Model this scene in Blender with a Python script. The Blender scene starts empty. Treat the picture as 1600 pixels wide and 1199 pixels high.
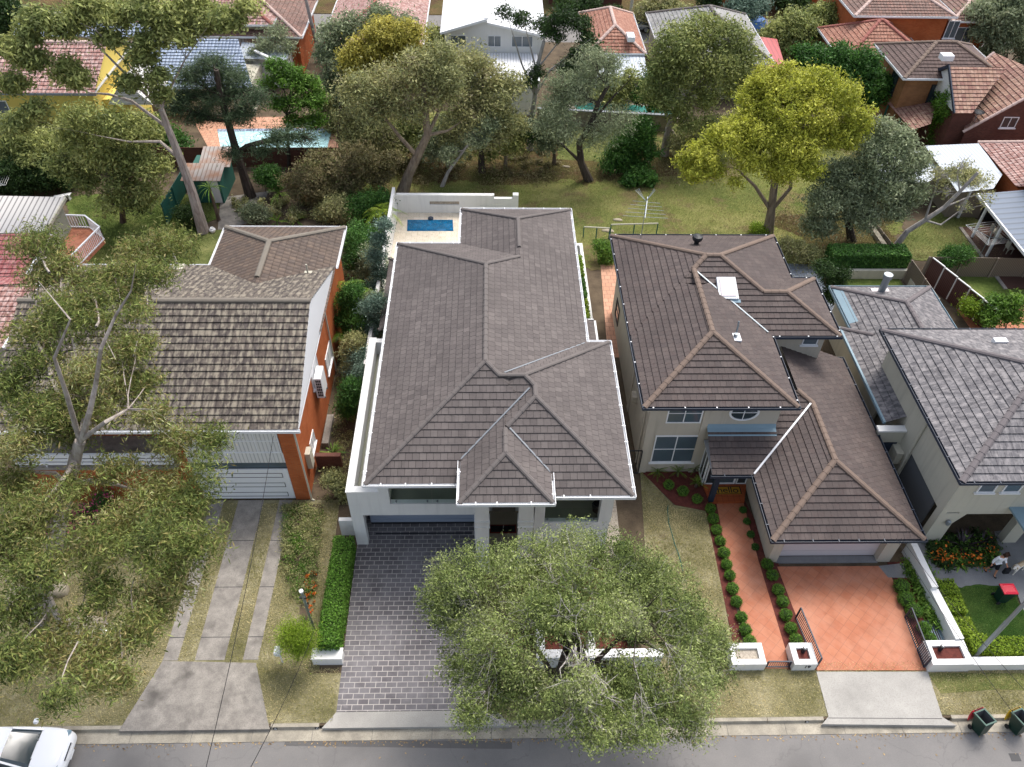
import bpy, math, random
import numpy as np
from mathutils import Vector, noise
R = math.radians
sc = bpy.context.scene
col = sc.collection
random.seed(7)
# ------------------------------------------------------------ camera
CAM_H = 32.5; FOC = 1236.0
def _rot(p, y, r):
    cp, sp = math.cos(p), math.sin(p)
    f = np.array([0, cp, -sp]); rt = np.array([1., 0, 0]); up = np.array([0, sp, cp])
    Z = np.array([[math.cos(y), math.sin(y), 0], [-math.sin(y), math.cos(y), 0], [0, 0, 1]])
    f, rt, up = Z @ f, Z @ rt, Z @ up
    r2 = math.cos(r)*rt + math.sin(r)*up; u2 = -math.sin(r)*rt + math.cos(r)*up
    return np.array([r2, -u2, f])
CM = _rot(R(45.214), R(2.158), R(1.448))
cd = bpy.data.cameras.new('camera'); cam = bpy.data.objects.new('camera', cd); col.objects.link(cam)
cd.sensor_width = 36; cd.lens = 36*FOC/1600; cd.clip_end = 2000; cd.clip_start = .5
m = np.eye(4); m[:3, 0] = CM[0]; m[:3, 1] = -CM[1]; m[:3, 2] = -CM[2]; m[:3, 3] = (0, 0, CAM_H)
from mathutils import Matrix
cam.matrix_world = Matrix(m.tolist()); sc.camera = cam
# ------------------------------------------------------------ world, sun, exposure
SUN_EL, SUN_AZ = 58, 32      # the sun stands behind the houses, to the right (azimuth measured from +y towards +x)
w = bpy.data.worlds.new('World'); sc.world = w; w.use_nodes = True
nt = w.node_tree; bg = nt.nodes['Background']; sky = nt.nodes.new('ShaderNodeTexSky')
sky.sky_type = 'NISHITA'; sky.sun_disc = False; sky.sun_elevation = R(SUN_EL); sky.sun_rotation = R(SUN_AZ)
sky.air_density = 1.0; sky.dust_density = 4.0; sky.ozone_density = 1.0
hs_ = nt.nodes.new('ShaderNodeHueSaturation'); hs_.inputs['Saturation'].default_value = .62; nt.links.new(sky.outputs[0], hs_.inputs['Color']); nt.links.new(hs_.outputs[0], bg.inputs[0]); bg.inputs[1].default_value = .15
sl = bpy.data.lights.new('sun', 'SUN'); so = bpy.data.objects.new('sun', sl); col.objects.link(so)
sl.energy = 1.5; sl.angle = R(24); sl.color = (1, .955, .9)
so.rotation_euler = (R(90-SUN_EL), 0, R(180-SUN_AZ))
dv = Vector((math.sin(R(SUN_AZ))*math.cos(R(SUN_EL)), math.cos(R(SUN_AZ))*math.cos(R(SUN_EL)), math.sin(R(SUN_EL))))
so.rotation_euler = dv.to_track_quat('Z', 'Y').to_euler(); so.location = dv*100
sc.view_settings.view_transform = 'Standard'; sc.view_settings.look = 'None'
sc.view_settings.exposure = .88; sc.view_settings.gamma = 1
# ------------------------------------------------------------ where a point of the photograph lies in the street
def _ray(px, py): return CM.T @ np.array([(px-800)/FOC, (py-600)/FOC, 1.])
def W(px, py, z=0.):
    d = _ray(px, py); t = (z-CAM_H)/d[2]; return Vector((d[0]*t, d[1]*t, z))
def WY(px, py, y):
    d = _ray(px, py); t = y/d[1]; return Vector((d[0]*t, y, CAM_H+d[2]*t))
def WX(px, py, x):
    d = _ray(px, py); t = x/d[0]; return Vector((x, d[1]*t, CAM_H+d[2]*t))
def depth(p): return float(CM[2] @ np.array([p[0], p[1], p[2]-CAM_H]))
# ------------------------------------------------------------ objects
def tag(o, label=None, cat=None, group=None, kind=None):
    if label: o['label'] = label
    if cat: o['category'] = cat
    if group: o['group'] = group
    if kind: o['kind'] = kind
    return o
def thing(name, loc, label, cat, group=None):
    o = bpy.data.objects.new(name, None); col.objects.link(o); o.location = loc; o.empty_display_size = .3
    return tag(o, label, cat, group)
def wl(o):
    v = Vector((0, 0, 0))
    while o is not None: v += o.location; o = o.parent
    return v
class MB:
    def __init__(s): s.v = []; s.f = []; s.uv = []
    def face(s, pts, uv=None):
        n = len(s.v); s.v += [tuple(p) for p in pts]; s.f.append(tuple(range(n, n+len(pts))))
        if uv is None:
            a, b, c = Vector(pts[0]), Vector(pts[1]), Vector(pts[2]); nn = (b-a).cross(c-a)
            if nn.length < 1e-9 and len(pts) > 3: nn = (c-a).cross(Vector(pts[3])-a)
            if nn.length > 1e-12: nn.normalize()
            if abs(nn.z) > .7: uv = [(p[0], p[1]) for p in pts]
            else:
                t = Vector((-nn.y, nn.x, 0)); t = t.normalized() if t.length > 1e-6 else Vector((1, 0, 0))
                uv = [(Vector(p).dot(t), p[2]) for p in pts]
        s.uv.append(uv); return s
    def box(s, x0, y0, z0, x1, y1, z1):
        if x0 > x1: x0, x1 = x1, x0
        if y0 > y1: y0, y1 = y1, y0
        if z0 > z1: z0, z1 = z1, z0
        P = [(x0,y0,z0),(x1,y0,z0),(x1,y1,z0),(x0,y1,z0),(x0,y0,z1),(x1,y0,z1),(x1,y1,z1),(x0,y1,z1)]
        for q in ((0,3,2,1),(4,5,6,7),(0,1,5,4),(1,2,6,5),(2,3,7,6),(3,0,4,7)): s.face([P[i] for i in q])
        return s
    def prism(s, poly, z0, z1):
        n = len(poly); a = sum(poly[i][0]*poly[(i+1) % n][1]-poly[(i+1) % n][0]*poly[i][1] for i in range(n))
        if a < 0: poly = poly[::-1]
        s.face([(p[0], p[1], z1) for p in poly]); s.face([(p[0], p[1], z0) for p in poly[::-1]])
        for i in range(n):
            p, q = poly[i], poly[(i+1) % n]
            s.face([(p[0],p[1],z0),(q[0],q[1],z0),(q[0],q[1],z1),(p[0],p[1],z1)])
        return s
    def bar(s, a, b, w, h=None):
        """square bar from a to b"""
        a, b = Vector(a), Vector(b); h = h or w; d = (b-a).normalized()
        x = d.cross(Vector((0, 0, 1))); x = x.normalized() if x.length > 1e-4 else Vector((1, 0, 0)); y = x.cross(d)
        c = [x*(i*w/2)+y*(j*h/2) for i, j in ((-1,-1),(1,-1),(1,1),(-1,1))]
        A = [a+k for k in c]; B = [b+k for k in c]
        for i in range(4): s.face([A[i], A[(i+1) % 4], B[(i+1) % 4], B[i]][::-1])
        s.face(A); s.face(B[::-1]); return s
    def tube(s, pts, rad, n=6, cap=True):
        pts = [Vector(p) for p in pts]
        if not hasattr(rad, '__len__'): rad = [rad]*len(pts)
        rings = []; x = None
        for i, p in enumerate(pts):
            d = (pts[min(i+1, len(pts)-1)]-pts[max(i-1, 0)]).normalized()
            if x is None: x = d.orthogonal().normalized()
            x = (x-d*x.dot(d)); x = x.normalized() if x.length > 1e-5 else d.orthogonal().normalized()
            y = d.cross(x)
            rings.append([p+(x*math.cos(2*math.pi*k/n)+y*math.sin(2*math.pi*k/n))*rad[i] for k in range(n)])
        L = 0
        for i in range(len(pts)-1):
            l2 = L+(pts[i+1]-pts[i]).length
            for k in range(n):
                k2 = (k+1) % n
                s.face([rings[i][k], rings[i][k2], rings[i+1][k2], rings[i+1][k]], [(k/n, L), ((k+1)/n, L), ((k+1)/n, l2), (k/n, l2)])
            L = l2
        if cap: s.face(rings[0][::-1], [(0, 0)]*n); s.face(rings[-1], [(0, 0)]*n)
        return s
    def lathe(s, c, prof, n=12, axis=None):
        """prof: (radius, z) from bottom to top round the vertical through c"""
        rings = [[(c[0]+r*math.cos(2*math.pi*k/n), c[1]+r*math.sin(2*math.pi*k/n), c[2]+z) for k in range(n)] for r, z in prof]
        for i in range(len(prof)-1):
            for k in range(n):
                s.face([rings[i][k], rings[i][(k+1) % n], rings[i+1][(k+1) % n], rings[i+1][k]])
        s.face(rings[0][::-1]); s.face(rings[-1]); return s
    def build(s, name, mat, parent=None, label=None, cat=None, group=None, kind=None, smooth=False, weld=False, bevel=0):
        me = bpy.data.meshes.new(name); o0 = wl(parent) if parent is not None else Vector((0, 0, 0))
        me.from_pydata([(v[0]-o0.x, v[1]-o0.y, v[2]-o0.z) for v in s.v], [], s.f)
        ul = me.uv_layers.new(name='uv'); ul.data.foreach_set('uv', np.array([c for u in s.uv for p in u for c in p[:2]], dtype=np.float32))
        mats = mat if isinstance(mat, (list, tuple)) else [mat]
        for k in mats: me.materials.append(k)
        me.validate()
        o = bpy.data.objects.new(name, me); col.objects.link(o)
        if parent is not None: o.parent = parent
        tag(o, label, cat, group, kind)
        if smooth or weld or bevel:
            import bmesh
            bm = bmesh.new(); bm.from_mesh(me)
            bmesh.ops.remove_doubles(bm, verts=bm.verts, dist=1e-4)
            if bevel:
                es = [e for e in bm.edges if len(e.link_faces) == 2 and e.calc_face_angle(0) > .5]
                bmesh.ops.bevel(bm, geom=es, offset=bevel, segments=2, affect='EDGES', clamp_overlap=True)
            bm.to_mesh(me); bm.free()
            if smooth:
                me.shade_smooth() if not bevel else None
        return o
def fast_mesh(name, V, nper, uvs, mat, parent, smooth=False):
    """V (N*nper,3) array of separate n-gons"""
    me = bpy.data.meshes.new(name); nv = len(V); nf = nv//nper; o0 = wl(parent) if parent is not None else Vector((0, 0, 0))
    V = (V-np.array(o0)).astype(np.float32)
    me.vertices.add(nv); me.vertices.foreach_set('co', V.ravel())
    me.loops.add(nv); me.loops.foreach_set('vertex_index', np.arange(nv, dtype=np.int32))
    me.polygons.add(nf); me.polygons.foreach_set('loop_start', np.arange(nf, dtype=np.int32)*nper)
    me.update(calc_edges=True)
    ul = me.uv_layers.new(name='uv'); ul.data.foreach_set('uv', np.repeat(uvs.astype(np.float32), nper, axis=0).ravel())
    me.materials.append(mat)
    o = bpy.data.objects.new(name, me); col.objects.link(o)
    if parent is not None: o.parent = parent
    return o
def copy_tree(o, parent=None):
    c = o.copy(); col.objects.link(c)
    if parent is not None: c.parent = parent
    for ch in list(o.children): copy_tree(ch, c)
    return c
# ------------------------------------------------------------ materials
def S(h):
    h = h.lstrip('#'); o = []
    for i in (0, 2, 4):
        c = int(h[i:i+2], 16)/255; o.append(c/12.92 if c <= .04045 else ((c+.055)/1.055)**2.4)
    return (*o, 1)
class NT:
    def __init__(s, name):
        s.m = bpy.data.materials.new(name); s.m.use_nodes = True; s.t = s.m.node_tree; s.b = s.t.nodes['Principled BSDF']
    def n(s, typ, **kw):
        x = s.t.nodes.new('ShaderNode'+typ)
        for k, v in kw.items():
            if k[0] == '_': x.inputs[k[1:].replace('_', ' ')].default_value = v
            else: setattr(x, k, v)
        return x
    def l(s, a, b): s.t.links.new(a, b)
    def coord(s, uv=True):
        return s.n('TexCoord').outputs['UV' if uv else 'Object']
    def noise(s, scale, det=3, vec=None, rough=.6, dist=0):
        x = s.n('TexNoise', _Scale=scale, _Detail=det, _Roughness=rough, _Distortion=dist)
        if vec is None: vec = s.n('NewGeometry').outputs['Position']
        s.l(vec, x.inputs['Vector']); return x.outputs['Fac']
    def ramp(s, fac, stops, interp='LINEAR'):
        x = s.n('ValToRGB'); e = x.color_ramp.elements; x.color_ramp.interpolation = interp
        while len(e) < len(stops): e.new(.5)
        for i, (p, c) in enumerate(stops): e[i].position = p; e[i].color = c if len(c) == 4 else (*c, 1)
        s.l(fac, x.inputs[0]); return x.outputs[0]
    def mix(s, a, b, fac, mode='MIX'):
        x = s.n('Mix', data_type='RGBA', blend_type=mode)
        for v, i in ((fac, 0), (a, 6), (b, 7)):
            if hasattr(v, 'links'): s.l(v, x.inputs[i])
            else: x.inputs[i].default_value = v
        return x.outputs[2]
    def math(s, op, a, b=0.):
        x = s.n('Math', operation=op)
        for v, i in ((a, 0), (b, 1)):
            if hasattr(v, 'links'): s.l(v, x.inputs[i])
            else: x.inputs[i].default_value = v
        return x.outputs[0]
    def scale(s, vec, sx, sy, sz=1):
        x = s.n('Mapping'); x.inputs['Scale'].default_value = (sx, sy, sz); s.l(vec, x.inputs[0]); return x.outputs[0]
    def out(s, colr, rough=.7, bump=None, bs=.3, bd=.02, spec=.3, metal=0):
        for v, k in ((colr, 'Base Color'), (rough, 'Roughness')):
            if hasattr(v, 'links'): s.l(v, s.b.inputs[k])
            else: s.b.inputs[k].default_value = v
        s.b.inputs['Specular IOR Level'].default_value = spec; s.b.inputs['Metallic'].default_value = metal
        if bump is not None:
            x = s.n('Bump', _Strength=bs, _Distance=bd); s.l(bump, x.inputs['Height']); s.l(x.outputs[0], s.b.inputs['Normal'])
        return s.m
def g3(c, k): return (c[0]*k, c[1]*k, c[2]*k, 1)
def paint(name, c, rough=.6, var=.12, spec=.3, metal=0, grime=.0):
    t = NT(name); n1 = t.noise(.9, 5); n2 = t.noise(14, 3)
    a = t.mix(g3(c, 1-var), g3(c, 1+var*.5), n1)
    if grime:
        sv = t.scale(t.n('NewGeometry').outputs['Position'], 3, 3, .25)
        st = t.ramp(t.noise(1.3, 5, sv), [(.5, (0, 0, 0)), (.75, (grime, grime, grime))])
        a = t.mix(a, g3(c, .45), st)
    return t.out(a, rough, n2, .12, .01, spec, metal)
def tiles(name, c1, c2, w=.3, h=.34, joint=.45, off=.5, stain=None, streak=0, wave=0, rough=.75, sa=.5, msize=.03):
    t = NT(name); uv = t.coord()
    b = t.n('TexBrick', offset=off, squash=1, _Scale=1., _Mortar_Size=msize*w, _Mortar_Smooth=.3, _Bias=0., _Brick_Width=w, _Row_Height=h)
    b.offset_frequency = 2
    b.inputs['Color1'].default_value = c1; b.inputs['Color2'].default_value = c2; b.inputs['Mortar'].default_value = g3(c1, joint)
    t.l(uv, b.inputs['Vector']); c = b.outputs['Color']
    n1 = t.noise(.35, 4); n2 = t.noise(3.5, 5)
    c = t.mix(c, g3(c1, .72), t.ramp(n1, [(.4, (0, 0, 0)), (.7, (.7, .7, .7))]))
    wn = t.n('TexWhiteNoise', noise_dimensions='2D'); fl = t.n('VectorMath', operation='FLOOR'); t.l(t.scale(uv, 1/w, 1/h), fl.inputs[0]); t.l(fl.outputs[0], wn.inputs['Vector']); c = t.mix(c, g3(c2, 1.35), t.ramp(wn.outputs['Value'], [(.88, (0, 0, 0)), (.99, (.28, .28, .28))])); c = t.mix(c, g3(c1, .6), t.ramp(wn.outputs['Value'], [(.02, (.3, .3, .3)), (.12, (0, 0, 0))]))
    if stain: c = t.mix(c, stain, t.ramp(n2, [(.5, (0, 0, 0)), (.68, (sa, sa, sa))]))
    if streak:
        sv = t.scale(uv, 1/w*1.6, 1/h*.7); st = t.noise(1., 2, sv)
        c = t.mix(c, stain or c2, t.ramp(st, [(.46, (0, 0, 0)), (.6, (streak, streak, streak))]))
    hh = t.math('MULTIPLY', b.outputs['Fac'], -1.)
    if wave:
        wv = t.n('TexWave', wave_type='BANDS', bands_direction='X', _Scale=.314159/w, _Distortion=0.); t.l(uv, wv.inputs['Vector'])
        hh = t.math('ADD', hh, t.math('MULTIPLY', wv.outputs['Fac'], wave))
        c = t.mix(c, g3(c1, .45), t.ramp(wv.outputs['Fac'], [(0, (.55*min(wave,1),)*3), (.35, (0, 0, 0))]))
    hh = t.math('ADD', hh, t.math('MULTIPLY', n2, .5))
    return t.out(c, rough, hh, .8, .03)
def brick(name, c1, c2, mort):
    t = NT(name); uv = t.coord()
    b = t.n('TexBrick', offset=.5, _Scale=1., _Mortar_Size=.012, _Mortar_Smooth=.2, _Bias=0., _Brick_Width=.24, _Row_Height=.086)
    b.inputs['Color1'].default_value = c1; b.inputs['Color2'].default_value = c2; b.inputs['Mortar'].default_value = mort
    t.l(uv, b.inputs['Vector']); c = t.mix(b.outputs['Color'], g3(c1, .6), t.ramp(t.noise(.8, 5), [(.45, (0, 0, 0)), (.8, (.7, .7, .7))]))
    return t.out(c, .85, t.math('MULTIPLY', b.outputs['Fac'], -1.), .3, .01)
def grass(name, a, b, c, dirt=None, dk=.62, s1=.5):
    t = NT(name); n1 = t.noise(s1, 6, rough=.65); n2 = t.noise(6, 6, rough=.75); n3 = t.noise(38, 3)
    n = t.math('ADD', t.math('MULTIPLY', n1, .62), t.math('ADD', t.math('MULTIPLY', n2, .25), t.math('MULTIPLY', n3, .13)))
    k = t.ramp(n, [(.38, a), (.5, b), (.6, c)])
    if dirt: k = t.mix(k, dirt, t.ramp(t.noise(.33, 6, rough=.7), [(dk, (0, 0, 0)), (dk+.08, (.85, .85, .85))]))
    k = t.mix(k, g3(a, .5), t.ramp(n3, [(.52, (0, 0, 0)), (.75, (.55, .55, .55))]))
    return t.out(k, .95, t.math('ADD', n3, n2), 1., .06, .1)
def ground(name, a, b, s=1., rough=.9, fine=40, bs=.4, crack=0, spots=0):
    t = NT(name); n1 = t.noise(s, 6, rough=.65); n2 = t.noise(fine, 3)
    k = t.mix(a, b, t.ramp(n1, [(.3, (0, 0, 0)), (.7, (1, 1, 1))]))
    k = t.mix(k, g3(a, .55), t.ramp(n2, [(.45, (0, 0, 0)), (.8, (.6, .6, .6))]))
    if 'asphalt' in name:
        vo = t.n('TexVoronoi', feature='DISTANCE_TO_EDGE', _Scale=.28); dn = t.n('TexNoise', _Scale=1.2, _Detail=6.); t.l(t.n('NewGeometry').outputs['Position'], dn.inputs['Vector']); va = t.n('VectorMath', operation='ADD'); t.l(t.n('NewGeometry').outputs['Position'], va.inputs[0]); t.l(dn.outputs['Color'], va.inputs[1]); t.l(va.outputs[0], vo.inputs['Vector'])
        k = t.mix(k, g3(a, .45), t.ramp(vo.outputs['Distance'], [(.0, (.3, .3, .3)), (.006, (0, 0, 0))]))
        k = t.mix(k, g3(b, 1.25), t.ramp(t.noise(90, 2), [(.62, (0, 0, 0)), (.75, (.6, .6, .6))]))
    if spots: k = t.mix(k, g3(a, .5), t.ramp(t.noise(s*.6, 4, rough=.5), [(.55, (0, 0, 0)), (.72, (spots, spots, spots))]))
    return t.out(k, rough, n2, bs, .01, .25)
def paver(name, c1, c2, mort, w, h, ms, rot=0, off=.5, patch=None, rough=.7):
    t = NT(name); p = t.n('NewGeometry').outputs['Position']
    x = t.n('Mapping'); x.inputs['Rotation'].default_value = (0, 0, R(rot)); t.l(p, x.inputs[0])
    b = t.n('TexBrick', offset=off, _Scale=1., _Mortar_Size=ms, _Mortar_Smooth=.1, _Bias=0., _Brick_Width=w, _Row_Height=h)
    b.inputs['Color1'].default_value = c1; b.inputs['Color2'].default_value = c2; b.inputs['Mortar'].default_value = mort
    t.l(x.outputs[0], b.inputs['Vector']); k = b.outputs['Color']
    if patch: k = t.mix(k, patch, t.ramp(t.noise(.4, 6, rough=.72), [(.42, (0, 0, 0)), (.62, (.45, .45, .45))]))
    k = t.mix(k, g3(mort, 1.15), t.ramp(t.noise(3.2, 6, rough=.8), [(.58, (0, 0, 0)), (.7, (.16, .16, .16))]))
    k = t.mix(k, g3(c1, .6), t.ramp(t.noise(1.4, 5), [(.5, (0, 0, 0)), (.8, (.5, .5, .5))]))
    return t.out(k, rough, t.math('MULTIPLY', b.outputs['Fac'], -1.), .3, .008)
LK = .62
def leafm(name, stops, tr=.35, rough=.6):
    """stops: colours across the random value each leaf clump carries"""
    t = NT(name); sp = t.n('SeparateXYZ'); t.l(t.coord(), sp.inputs[0])
    n = len(stops); c = t.ramp(sp.outputs[0], [(i/(max(n-1, 1)), s) for i, s in enumerate(stops)])
    hv = t.n('HueSaturation', _Saturation=1.); t.l(c, hv.inputs['Color'])
    t.l(t.math('ADD', t.math('MULTIPLY', sp.outputs[1], 1.1), LK), hv.inputs['Value']); c = hv.outputs[0]
    t.out(c, rough, spec=.3)
    tl = t.n('BsdfTranslucent'); t.l(c, tl.inputs[0]); mx = t.n('MixShader'); mx.inputs[0].default_value = tr
    t.l(t.b.outputs[0], mx.inputs[1]); t.l(tl.outputs[0], mx.inputs[2]); t.l(mx.outputs[0], t.t.nodes['Material Output'].inputs[0])
    return t.m
def bark(name, a, b, s=2.):
    t = NT(name); v = t.scale(t.n('NewGeometry').outputs['Position'], 3*s, 3*s, s*.7); n = t.noise(1., 5, v)
    return t.out(t.mix(a, b, t.ramp(n, [(.35, (0, 0, 0)), (.62, (1, 1, 1))])), .9, n, .5, .03)
def glass(name, c=(.02, .03, .035, 1), rough=.06):
    t = NT(name); n = t.noise(.7, 2); return t.out(t.mix(c, g3(c, 2.2), n), rough, spec=.7)
def corr(name, c1, c2, w=.2, axis='X', rough=.45, rust=None, metal=.0):
    """corrugated or ribbed sheet: ribs run up the slope (uv u)"""
    t = NT(name); uv = t.coord(); sp = t.n('SeparateXYZ'); t.l(uv, sp.inputs[0])
    f = t.math('FRACT', t.math('DIVIDE', sp.outputs[0 if axis == 'X' else 1], w))
    tri = t.math('ABSOLUTE', t.math('SUBTRACT', f, .5))
    k = t.mix(c1, c2, t.ramp(tri, [(.3, (0, 0, 0)), (.48, (1, 1, 1))]))
    if rust: k = t.mix(k, rust, t.ramp(t.noise(.6, 5), [(.42, (0, 0, 0)), (.6, (.8, .8, .8))]))
    return t.out(k, rough, tri, .5, .03, metal=metal)
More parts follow.
